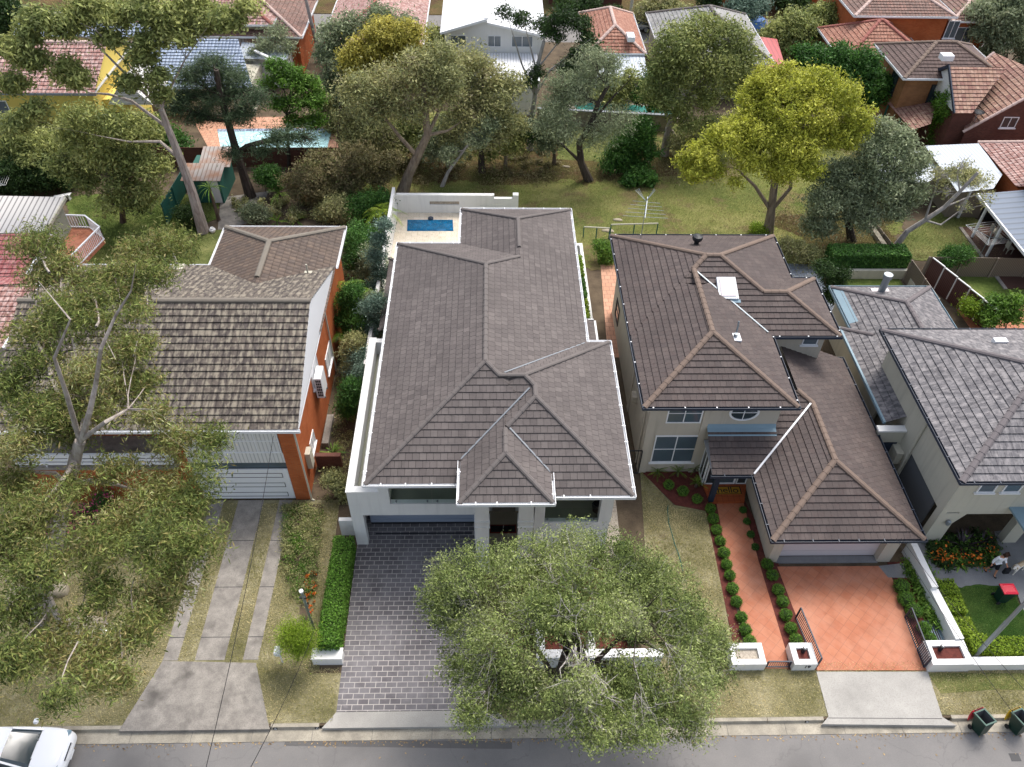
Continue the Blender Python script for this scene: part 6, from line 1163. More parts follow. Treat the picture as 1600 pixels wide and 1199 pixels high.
# ---- fronds
def frond_plant(name, label, base, n, length, leaf, trunk_h=0, width=.28, arch=.6, seed=0, cat='plant', group=None, tr=.12, leaflets=True, bark_='brown', tl=None):
    rg = random.Random(seed); t = thing(name, base, label, cat, group); b = Vector(base)
    if trunk_h: tt = b+Vector((0, 0, trunk_h))+(tl or Vector((0, 0, 0))); MB().tube([b, b.lerp(tt, .5), tt], [tr*1.2, tr, tr*.8], 8).build('trunk', BK[bark_], t)
    else: tt = b+Vector((0, 0, .05))
    V = []; U = []
    for i in range(n):
        a = 2*math.pi*(i+rg.random()*.7)/n; el = rg.uniform(.25, 1.25); d = Vector((math.cos(a), math.sin(a), 0)); L_ = length*rg.uniform(.8, 1.1); P = []
        for k in range(9):
            s = k/8; P.append(tt+d*L_*s*math.cos(el)*(1+.1*s)+Vector((0, 0, L_*(s*math.sin(el)-arch*s*s))))
        side = Vector((-d.y, d.x, 0)); cv = rg.random()
        for k in range(8):
            w0, w1 = [width*L_*math.sin(math.pi*min(.98, max(.06, s_)))**.7 for s_ in (k/8, (k+1)/8)]
            if leaflets:
                for sd in (-1, 1):
                    for h in (0., .5):
                        p = P[k].lerp(P[k+1], h); q = P[k].lerp(P[k+1], h+.32); w_ = w0*(1-h)+w1*h; tip = p.lerp(q, .5)+side*sd*w_+(P[k+1]-P[k])*.8-Vector((0, 0, w_*.35))
                        V += [p, q, tip, tip-(q-p)*.2]; U.append((cv, rg.random()))
            else:
                V += [P[k]-side*w0*.5, P[k]+side*w0*.5, P[k+1]+side*w1*.5, P[k+1]-side*w1*.5]; U.append((cv, rg.random()))
    fast_mesh('fronds', np.array([tuple(v) for v in V]), 4, np.array(U), LM[leaf], t); return t
g_ = 'cycads in the garden behind the brick house'
for i, (x, y, lb, s_) in enumerate(((437,312,'cycad on a short trunk beside the brown bush',1.3),(434,350,'left cycad of the front pair behind the rusty tiled wing',1.0),(463,348,'right cycad of the front pair behind the rusty tiled wing',1.0))):
    frond_plant('cycad', lb, W(x, y), 16, s_, 'cyc', .5 if i == 0 else .15, .10, .5, 90+i, group=g_)
g_ = 'small cycads in the mulch bed under the front windows'
for i, (x, y, lb) in enumerate(((1027,741,'leftmost small cycad in red mulch below the front windows'),(1058,744,'second small cycad in red mulch below the front windows'),(1084,738,'cycad in red mulch nearest the bay window'),(1087,762,'cycad in red mulch lowest and nearest the porch post'))):
    frond_plant('cycad', lb, W(x, y), 16, .62, 'cyc', .35 if i else .2, .12, .4, 95+i, group=g_, tr=.08)
frond_plant('tree_fern', 'palm like tree fern between the brick house and the white house', W(556, 520), 16, 2.0, 'cyc', 3.0, .14, .75, 101, 'plant')
frond_plant('tree_fern', 'lower feathery palm beside the brick side wall', W(548, 560), 14, 1.7, 'cyc', 1.6, .14, .75, 102, 'plant')
frond_plant('cabbage_palm', 'spiky cordyline with thin trunk beside the green garden shed', W(342, 345), 22, 1.3, 'strap', 2.6, .05, .7, 103, 'plant', leaflets=False)
frond_plant('palm_tree', 'slim palm with a tall pale trunk between the two red roofs at the top', W(501, 96), 14, 2.4, 'bright', 10.5, .14, .9, 104, 'palm', tr=.16, bark_='grey', tl=Vector((-.9, 0, 0)))
frond_plant('palm_tree', 'bright green palm in front of the brick house at the top right', W(1492, 78), 14, 2.8, 'bright', 4.5, .16, .85, 105, 'palm', tr=.2, bark_='grey')
frond_plant('banana_palm', 'bright yellow green palm beside the white pool terrace wall', W(604, 362), 18, 1.9, 'limebox', 1.6, .12, .8, 106, 'plant')
frond_plant('flax_plant', 'dark purple black flax at the back of the clivia bed', W(1500, 858), 34, 1.5, 'blackp', 0, .05, .45, 107, leaflets=False)
frond_plant('flax_plant', 'smaller purple black flax at the right of the clivia bed', W(1532, 852), 22, 1.2, 'blackp', 0, .05, .5, 108, leaflets=False)
frond_plant('strap_plant', 'pale striped strap leaf plant beside the dark block planter', W(521, 712), 18, 1.1, 'strap', 0, .07, .6, 109, leaflets=False)
for i, (x, y, lb) in enumerate(((1456, 872, 'left'), (1475, 884, 'front left'), (1500, 884, 'front middle'), (1525, 880, 'front right'), (1540, 868, 'right'))):
    t = frond_plant('clivia', 'clivia clump with orange flowers at the %s of the flax bed' % lb, W(x, y), 22, .6, 'strap', 0, .09, .5, 110+i, leaflets=False, group='clivias under the flax')
    b = W(x, y); add_leaves(t, 'flowers', [(b.x+.05, b.y, .5, .3, .3, .1)], 40, .12, LM['orange'], seed=i, hole=0, wr=.8)
# ---- shrubs
def shrub(label, base, blobs, leaf, n, L, seed, group=None, name='shrub', **kw):
    kw.setdefault('twigs', 3); kw.setdefault('hole', .06)
    return tree(name, label, base, [(base[0], base[1]-3)], blobs, leaf, n, L, kw.pop('bark_', 'brown'), .06, seed=seed, cat='shrub', group=group, **kw)
gS = 'shrubs of the back garden between the houses'
for i, a in enumerate((
 ('big brown olive bush right of the pale pool', (560, 300), [(560,250,30),(525,262,30),(590,270,24),(540,285,26),(500,250,20),(610,250,16)], 'brown', 12000, .26),
 ('low twiggy bush above the cycads', (495, 320), [(480,278,26),(500,300,24),(470,300,16),(455,285,14)], 'brown', 7000, .24),
 ('green bush beside the upper left corner of the main house lot', (585, 345), [(575,320,24),(598,312,16),(555,325,20),(590,340,14)], 'deep', 6500, .22),
 ('broad olive bush behind the rusty tiled wing', (540, 345), [(530,325,22),(510,335,16),(545,350,18)], 'olive', 6000, .22),
 ('small leafy shrub beside the casuarina trunk', (415, 300), [(412,275,14),(430,285,13),(425,268,10)], 'deep', 3500, .2),
 ('rounded grey shrub on the garden path', (395, 345), [(392,332,15),(410,340,12)], 'grey', 3000, .2),
 ('dark shrub at the green fence foot', (300, 352), [(290,335,14),(305,345,11)], 'dark', 2600, .2),
 ('dark hedge bush at the left edge beneath the yellow house', (25, 305), [(20,262,26),(50,272,24),(0,285,24),(35,290,18)], 'dark', 8000, .24),
 ('dark bush with red leaves below the yellow wall', (85, 300), [(80,265,22),(100,280,18),(70,285,16)], 'dark', 5000, .24),
 ('feathery green shrub beside the rusty tiled wing', (562, 400), [(560,365,20),(578,372,16),(555,385,18)], 'deep', 5500, .2),
 ('tall grey green shrub at the narrow side path', (572, 440), [(578,400,18),(590,415,14),(570,420,18),(585,440,15)], 'grey', 6500, .18),
 ('dark shrub under the tree ferns', (552, 500), [(555,455,14),(548,480,13),(562,490,14),(575,470,14)], 'dark', 5000, .2),
 ('pale leaved shrub beside the main house wall', (572, 550), [(578,480,14),(575,505,16),(568,530,17),(590,470,10)], 'blue', 6500, .15),
 ('lower pale leaved shrub near the white parapet end', (560, 600), [(562,560,15),(555,580,12),(566,585,10)], 'blue', 4000, .14),
 ('shrub beside the rear terrace of the terracotta house', (1262, 412), [(1245,392,16),(1268,398,14),(1228,385,12)], 'olive', 4500, .2),
 ('tall glossy shrub at the blue grey terrace', (1302, 478), [(1288,420,13),(1302,440,14),(1300,462,12),(1318,428,9)], 'dark', 4500, .18),
 ('small bright bush behind the brown hip roof', (1183, 368), [(1183,362,9),(1193,364,7)], 'limebox', 1800, .16),
 ('spiky pale green frangipani beside the terracotta patio', (1572, 515), [(1560,478,18),(1580,492,16),(1548,498,13),(1590,470,10)], 'strap', 3500, .26),
 ('yellow green bush beside the brown fence panels', (1524, 500), [(1518,478,14),(1535,488,12)], 'limebox', 2500, .16),
 ('small rounded tree in front of the paling fence', (1492, 428), [(1488,400,15),(1505,398,13),(1478,408,10)], 'deep', 4500, .18),
 ('big leaved plant under the lush green tree', (1000, 288), [(1000,272,14),(1015,280,9),(985,282,9)], 'deep', 2500, .4),
 ('strappy green clump between the two houses', (948, 408), [(945,392,9),(950,402,8),(938,385,7)], 'strap', 1800, .22),
 ('feathery lime shrub beside the letterbox on the verge', (466, 1032), [(455,985,14),(475,992,15),(447,1003,12),(466,1012,15),(482,1010,10),(460,998,12)], 'limebox', 9000, .08),
 ('pink flowering rose bush below the balcony', (165, 810), [(160,782,14),(150,798,12),(175,795,9)], 'deep', 3000, .1),
 ('dark shrub with magenta flowers under the gum', (110, 830), [(105,810,14),(125,805,12),(95,825,10)], 'dark', 3000, .1),
 ('bright green shrub at the foot of the garage wall', (305, 765), [(302,750,12),(310,758,8)], 'bright', 2500, .08),
 ('small white flowered bush by the round boulder', (165, 1010), [(165,998,9),(172,1004,7)], 'bright', 1500, .08))):
    t, BB = shrub(a[0], a[1], a[2], a[3], a[4], a[5], 200+i, gS if i < 14 else None)
    if 'pink' in a[0] or 'magenta' in a[0]: add_leaves(t, 'flowers', BB, 350, .12, LM['pink'], seed=i, hole=.3, wr=.8, inner=.9)
    if 'white flowered' in a[0]: add_leaves(t, 'flowers', BB, 120, .08, LM['whitef'], seed=i, hole=0, wr=.9, inner=.95)
# ---- clipped balls and hedges
def ball(label, p, r, group, leaf='box', sq=.85, n=1500, L=.042, name='box_ball'):
    b = W(*p); t = thing(name, b, label, 'clipped shrub', group); z = r*sq*.9+.03
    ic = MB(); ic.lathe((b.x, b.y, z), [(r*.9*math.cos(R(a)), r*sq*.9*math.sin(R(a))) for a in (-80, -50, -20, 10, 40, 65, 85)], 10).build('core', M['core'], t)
    add_leaves(t, 'leaves', [(b.x, b.y, z, r, r, r*sq)], n, L, LM[leaf], seed=int(p[0]), inner=.94, hole=0, cs=.025, up=.2, wr=.6, lump=.08, per=6); return t
def nthw(i): return ('first', 'second', 'third', 'fourth', 'fifth', 'sixth', 'seventh', 'eighth', 'ninth', 'tenth', 'eleventh', 'twelfth', 'thirteenth', 'fourteenth', 'fifteenth')[i]
gL = 'clipped balls along the left side of the tiled path'
Lp = [(1044,762),(1066,772),(1088,784),(1109,799),(1113,815),(1118,832),(1124,849),(1130,868),(1134,886),(1139,903),(1143,924),(1149,944),(1157,968),(1163,988),(1170,1006)]
for i, p in enumerate(Lp): ball('clipped green ball left of the tiled path, %s counting from the house' % nthw(i), p, .25+.015*math.sin(i*2), gL)
gR = 'clipped balls between the tiled path and the driveway'
for i, p in enumerate([(1160,800),(1166,818),(1172,838),(1179,858),(1197,886),(1205,903),(1214,926),(1221,944),(1226,965),(1234,986),(1242,1004)]):
    ball('clipped ball right of the tiled path, %s counting from the house' % nthw(i), p, .15 if i < 4 else .26, gR, 'deep' if i < 4 else 'box')
gD = 'oval clipped balls right of the terracotta driveway'
for i, p in enumerate([(1405,922),(1412,942),(1424,960),(1440,986),(1449,1003)]): ball('oval clipped ball right of the terracotta driveway, %s counting from the garage' % nthw(i), p, .36 if i < 3 else .28, gD, 'box')
def hedge(label, x0, y0, x1, y1, h, leaf, n, L, name='hedge', seed=0, group=None, z0=0, arr=.06):
    t = thing(name, ((x0+x1)/2, (y0+y1)/2, z0), label, 'hedge', group); rng = np.random.default_rng(seed)
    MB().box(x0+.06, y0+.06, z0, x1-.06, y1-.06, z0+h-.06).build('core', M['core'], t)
    A = [(x1-x0)*(y1-y0), (x1-x0)*h, (y1-y0)*h, (y1-y0)*h]; A = np.array(A)/sum(A); f = rng.choice(4, n, p=A); u, v = rng.random(n), rng.random(n); P = np.zeros((n, 3)); N = np.zeros((n, 3))
    for k in range(4):
        m_ = f == k
        if k == 0: P[m_] = np.stack([x0+(x1-x0)*u[m_], y0+(y1-y0)*v[m_], np.full(m_.sum(), z0+h)], 1); N[m_] = (0, 0, 1)
        elif k == 1: P[m_] = np.stack([x0+(x1-x0)*u[m_], np.full(m_.sum(), y0), z0+h*v[m_]], 1); N[m_] = (0, -1, 0)
        else: P[m_] = np.stack([np.full(m_.sum(), x0 if k == 2 else x1), y0+(y1-y0)*u[m_], z0+h*v[m_]], 1); N[m_] = (-1 if k == 2 else 1, 0, 0)
    lump = .5*np.sin(P[:, 0]*3.1+1)*np.sin(P[:, 1]*2.7)*np.sin(P[:, 2]*4)+rng.normal(size=n)*.5; P += N*(lump*arr)[:, None]
    nr = N*1.0+_unit(rng, n)*.9; nr /= np.linalg.norm(nr, axis=1)[:, None]; a = np.cross(nr, _unit(rng, n)); a /= np.linalg.norm(a, axis=1)[:, None]; b = np.cross(nr, a); l = (L*(.6+.8*rng.random(n)))[:, None]*.5
    V = np.stack([P-a*l, P+b*l*.6, P+a*l, P-b*l*.6], 1).reshape(-1, 3); cv = .5+.35*np.sin(P[:, 0]*1.1+seed)*np.sin(P[:, 1]*.8)+.2*rng.normal(size=n)
    fast_mesh('leaves', V, 4, np.stack([np.clip(cv, 0.02, .98), rng.random(n)], 1), LM[leaf], t); return t
a = W(497, 1022, .5); hx0, hx1 = W(496, 1020, 1.0).x, W(533, 1020, 1.0).x-.1
hedge('long clipped green hedge between the flower bed and the charcoal driveway', hx0-.05, 15.75, hx1-.08, 21.1, 1.15, 'box', 16000, .09, seed=1)
hedge('ivy hedge along the right side of the white house', 6.0, 16.2, 6.5, 20.9, .9, 'deep', 6000, .1, seed=2, arr=.15)
a, b = W(1292, 432), W(1413, 437); hedge('long dark clipped hedge behind the cream court wall', a.x, a.y, b.x, a.y+1.3, 1.7, 'deep', 12000, .15, seed=3)
for i, (y0, y1, lf, lb) in enumerate(((40.4, 42.6, 'limebox', 'farthest'), (38.3, 40.2, 'deep', 'second farthest'), (35.8, 38.0, 'limebox', 'third'), (33.6, 35.6, 'bright', 'nearest'))):
    hedge('%s of the four hedge blocks right of the main roof' % lb, 4.95, y0, 5.95, y1, 1.6, lf, 2600, .14, seed=4+i, group='hedge blocks along the east side')
for i, (x, y, lb) in enumerate(((1479, 936, 'farthest from the street'), (1490, 964, 'second from the house'), (1505, 997, 'third from the house'), (1529, 1024, 'at the corner by the lamp pole'), (1561, 1028, 'second along the white wall'), (1593, 1028, 'nearest the right edge'))):
    b = W(x, y); hedge('square lime green clipped shrub beside the white wall, %s' % lb, b.x-.42, b.y-.05, b.x+.42, b.y+.75, .5, 'limebox', 1500, .08, seed=20+i, group='lime clipped shrubs inside the white wall')
# planting in the beds: small plants one could not count
def cover(label, poly, n, L, leaf, seed, h=.25, name='ground_cover', cs=.12):
    rng = np.random.default_rng(seed); P = [Vector(p) for p in poly]; bl = []
    x0, x1, y0, y1 = min(p.x for p in P), max(p.x for p in P), min(p.y for p in P), max(p.y for p in P)
    def ins(x, y):
        c = False
        for i in range(len(P)):
            a, b = P[i], P[i-1]
            if (a.y > y) != (b.y > y) and x < (b.x-a.x)*(y-a.y)/(b.y-a.y)+a.x: c = not c
        return c
    k = 0
    while len(bl) < 60 and k < 4000:
        k += 1; x, y = rng.uniform(x0, x1), rng.uniform(y0, y1)
        if ins(x, y): r = rng.uniform(.12, .32); bl.append((x, y, h*rng.uniform(.3, .8), r, r, h*.6))
    V, U = leaf_arrays(bl, n, L, seed=seed, hole=.1, cs=cs); o = fast_mesh(name, V, 4, U, LM[leaf], None); return tag(o, label, 'ground cover', kind='stuff')
cover('dark leafy planting under the purple flax', px((1448, 846), (1550, 836), (1549, 882), (1468, 886)), 5000, .2, 'dark', 8, .25)
cover('mid green leaves among the clivias', px((1448, 850), (1550, 840), (1549, 882), (1468, 886)), 3000, .18, 'strap', 9, .3)
cover('mixed low green plants in the flower bed left of the hedge', px((446, 792), (503, 792), (494, 900), (478, 975), (462, 930), (442, 880)), 14000, .09, 'olive', 1)
cover('fresh green clumps in the flower bed left of the hedge', px((446, 792), (503, 792), (494, 900), (478, 975), (462, 930), (442, 880)), 5000, .09, 'bright', 2)
cover('yellow and orange flowers in the flower bed', px((474, 895), (492, 895), (488, 950), (480, 975)), 420, .1, 'orange', 3, cs=.04)
cover('strappy green planting between driveway and white wall', px((1415, 885), (1440, 880), (1470, 975), (1452, 985)), 6000, .16, 'strap', 4)
cover('weeds and low plants along the narrow brown side path', px((508, 700), (545, 600), (560, 600), (540, 790), (505, 790)), 5000, .11, 'olive', 12, .2)
cover('low leafy planting under the shrubs left of the main house', px((545, 345), (600, 345), (578, 560), (560, 640), (530, 640), (538, 420)), 16000, .16, 'olive', 5, .4)
cover('leaf litter along the far edge of the reserve lawn', px((600, 262), (1060, 262), (1070, 292), (600, 300)), 6000, .16, 'brown', 10, .06, cs=.5)
cover('leaf litter on the bare slope beside the silver tree', px((1200, 340), (1400, 300), (1425, 402), (1285, 402)), 7000, .14, 'brown', 11, .05, cs=.5)
cover('leafy undergrowth beneath the reserve trees', px((600, 225), (880, 215), (860, 285), (640, 290)), 9000, .2, 'brown', 6, .25)
cover('weedy growth along the left back fences', px((360, 320), (520, 300), (540, 350), (400, 352)), 8000, .18, 'olive', 7, .5)
# ------------------------------------------------------------ street walls, gates, bins, people, small things
def planter_pier(label, x0, y0, x1, y1, h, fill, rim=.24, num=None, lamp=None):
    t = thing('planter_pier', ((x0+x1)/2, y0, 0), label, 'planter')
    q = MB(); q.box(x0, y0, 0, x1, y0+rim, h); q.box(x0, y1-rim, 0, x1, y1, h); q.box(x0, y0+rim, 0, x0+rim, y1-rim, h-.002); q.box(x1-rim, y0+rim, 0, x1, y1-rim, h-.002); q.build('wall', M['white'], t)
    q = MB(); q.box(x0+rim, y0+rim, .1, x1-rim, y1-rim, h-.12); q.build('filling', M[fill], t)
    if num:
        n = text(num, 'house_number', ((x0+x1)/2+.1, y0-.012, h*.62), .30, M['black'], t, (R(90), 0, 0), ex=.008)
    if lamp:
        l = MB(); l.tube([(lamp[0], lamp[1], h-.12), (lamp[0], lamp[1], h+.22)], .085, 12); ob = l.build('garden_lamp', M['dark'], t)
        l = MB(); l.tube([(lamp[0], lamp[1], h+.221), (lamp[0], lamp[1], h+.27)], .04, 10); l.build('lens', M['whitem'], ob)
    return t
a, b = W(1150, 1049), W(1193, 1049); b2 = W(1187, 1005, .6)
planter_pier('white planter pier filled with gravel at the left of the small front gate', W(1140, 1049).x, a.y, b.x, b2.y, .6, 'pebble')
a, b = W(1236, 1049), W(1272, 1049); planter_pier('white planter pier bearing the black number 19 between small gate and driveway', a.x, a.y, b.x, W(1250, 1005, .6).y, .6, 'mulch', num='19', lamp=((a.x+b.x)/2+.05, a.y+.62))
a, b = W(1448, 1051), W(1512, 1051); planter_pier('long white planter pier with red mulch and a black lamp right of the driveway', a.x, a.y, b.x, W(1480, 1001, .7).y, .7, 'mulch', .26, lamp=(a.x+.62, a.y+.72))
yp = a.y; xp = b.x
fw = thing('front_wall', (xp+3, yp, 0), 'long low white rendered street wall running right from the planter pier', 'wall')
q = MB(); q.box(xp+.003, yp+.04, 0, xp+14, yp+.4, .55); q.build('wall', M['white'], fw)
dw = thing('boundary_wall', (xp, 18, 0), 'white stepped boundary wall between the driveway garden and the next lawn', 'wall')
p0 = W(1494, 1000, .8); p1 = W(1455, 920, .9); p2 = W(1421, 845, 1.0); q = MB()
def wallseg(a, b, z, w=.3):
    d = (b-a); d.z = 0; d.normalize(); n = Vector((d.y, -d.x, 0))*w; q.prism([(a.x, a.y), (b.x, b.y), ((b+n).x, (b+n).y), ((a+n).x, (a+n).y)], 0, z)
wallseg(Vector((p0.x, W(1480, 1001, .7).y, 0)), p1, .8, .38); wallseg(p1+Vector((0, .003, 0)), p2, 1.0, .3); q.build('wall', M['white'], dw)
def slatgate(name, label, a, b, h, lift=.05, n=10, mat='navy', diag=True):
    a, b = Vector(a), Vector(b); t = thing(name, a.lerp(b, .5), label, 'gate'); q = MB(); u = Vector((0, 0, 1))
    q.bar(a+u*lift, b+u*lift, .05); q.bar(a+u*(lift+h), b+u*(lift+h), .05); q.bar(a+u*(lift+.03), a+u*(lift+h-.03), .05); q.bar(b+u*(lift+.03), b+u*(lift+h-.03), .05); q.build('frame', M[mat], t)
    q = MB(); L = (b-a).length; d = (b-a)/L
    for i in range(n): s = a+d*(L*(i+.5)/n); q.bar(s+u*(lift+.03), s+u*(lift+h-.03), .018, .03)
    o = q.build('bars', M[mat], t); return t
a = W(1273, 1048); b = W(1243, 966); slatgate('driveway_gate', 'dark steel driveway gate folded back on the left side of the terracotta drive', a+Vector((.08, .1, 0)), b, .85, n=24)
a = W(1446, 1048); b = W(1413, 966); slatgate('driveway_gate', 'dark steel driveway gate folded back on the right side of the terracotta drive', a+Vector((-.05, .1, 0)), b, .85, n=24)
a, b = W(1196, 1047), W(1234, 1047); slatgate('pedestrian_gate', 'small dark steel front gate with angled bars on the tiled path', a+Vector((.03, .1, 0)), b+Vector((-.03, .1, 0)), .5, n=11)
a = W(985, 712); slatgate('side_gate', 'black barred side gate between the white house and the beige house', (6.5, 25.6, 0), (7.65, 25.6, 0), 1.8, n=9, mat='dark')
# drain grate
a = W(1463, 1003); q = MB(); [q.box(a.x-.28+.1*i, a.y-.1, .05, a.x-.24+.1*i, a.y+.9, .09) for i in range(6)]; q.box(a.x-.32, a.y-.14, .04, a.x-.285, a.y+.94, .10); q.box(a.x+.3, a.y-.14, .04, a.x+.335, a.y+.94, .10); q.box(a.x-.285, a.y-.14, .04, a.x+.3, a.y-.105, .10); q.box(a.x-.285, a.y+.905, .04, a.x+.3, a.y+.94, .10); q.build('drain_grate', M['lead'], None, 'blue grey metal drain grate in the mulch beside the white planter pier', 'drain grate')
# wheelie bins
def wheelie(label, pos, lidmat, openlid=True, rot=0., group=None):
    t = thing('wheelie_bin', pos, label, 'bin', group); X, Y, Z0 = pos
    def B(l, w, z): return [(X-l/2, Y-w/2, z), (X+l/2, Y-w/2, z), (X+l/2, Y+w/2, z), (X-l/2, Y+w/2, z)]
    lo, hi, inn, bot = B(.50, .44, Z0+.04), B(.70, .57, Z0+1.0), B(.62, .50, Z0+1.0), B(.44, .40, Z0+.12)
    q = MB()
    for i in range(4):
        j = (i+1) % 4; q.face([lo[i], lo[j], hi[j], hi[i]]); q.face([hi[i], hi[j], inn[j], inn[i]])
    q.face(lo[::-1]); q.build('body', M['bin'], t)
    q = MB()
    for i in range(4): j = (i+1) % 4; q.face([inn[j], inn[i], bot[i], bot[j]])
    q.face(bot); q.build('inside', M['shade'], t)
    q = MB(); r0, r1 = B(.76, .63, Z0+.955), B(.76, .63, Z0+1.02); s1 = B(.62, .50, Z0+1.02)
    for i in range(4): j = (i+1) % 4; q.face([r0[i], r0[j], r1[j], r1[i]]); q.face([r1[i], r1[j], s1[j], s1[i]]); q.face([hi[j], hi[i], r0[i], r0[j]][::-1])
    q.build('rim', M['binrim'] if openlid else M['bin'], t)
    if openlid:
        q = MB(); x0 = X-.40; pr = [(x0, Z0+1.0), (x0-.04, Z0+1.03), (x0-.10, Z0+.95), (x0-.13, Z0+.6), (x0-.11, Z0+.30), (x0-.07, Z0+.30), (x0-.07, Z0+.6), (x0-.05, Z0+.92)]
        q.face([(a, Y-.29, c) for a, c in pr]); q.face([(a, Y+.29, c) for a, c in pr][::-1])
        for i in range(len(pr)): (a, c), (d, e) = pr[i], pr[(i+1) % len(pr)]; q.face([(a, Y-.29, c), (a, Y+.29, c), (d, Y+.29, e), (d, Y-.29, e)])
    else:
        q = MB(); P = B(.78, .64, Z0+1.021); P2 = B(.76, .62, Z0+1.06); P3 = B(.5, .4, Z0+1.10)
        for A_, B_ in ((P, P2), (P2, P3)):
            for i in range(4): j = (i+1) % 4; q.face([A_[i], A_[j], B_[j], B_[i]])
        q.face(P3)
    q.build('lid', M[lidmat], t, label=None)
    q = MB(); q.tube([(X-.36, Y-.22, Z0+1.0), (X-.43, Y-.22, Z0+1.04), (X-.43, Y+.22, Z0+1.04), (X-.36, Y+.22, Z0+1.0)], .018, 6); q.build('handle', M['black'], t)
    for s_ in (-1, 1): q = MB(); q.tube([(X-.26, Y+s_*.27, Z0+.11), (X-.26, Y+s_*.32, Z0+.11)], .11, 14); q.build('wheel', M['tyre'], t)
    t.rotation_euler = (0, R(-11) if openlid else 0, R(rot)); t.scale = (.84, .88, .96) if openlid else (.85, .85, .9); return t
b1 = W(1533, 1155, -.13); wheelie('green wheelie bin in the gutter with its red lid hanging open', (b1.x, KY-.42, -.09), 'red', rot=-72)
b2 = W(1590, 1160, -.13); wheelie('green wheelie bin with yellow lid hanging open, at the right edge of the gutter', (b2.x+.1, KY-.42, -.09), 'yel', rot=-72)
b3 = W(1561, 936, .06); wheelie('dark green wheelie bin with closed red lid standing on the green lawn', (b3.x, b3.y-.05, .06), 'red', False, 0, None)
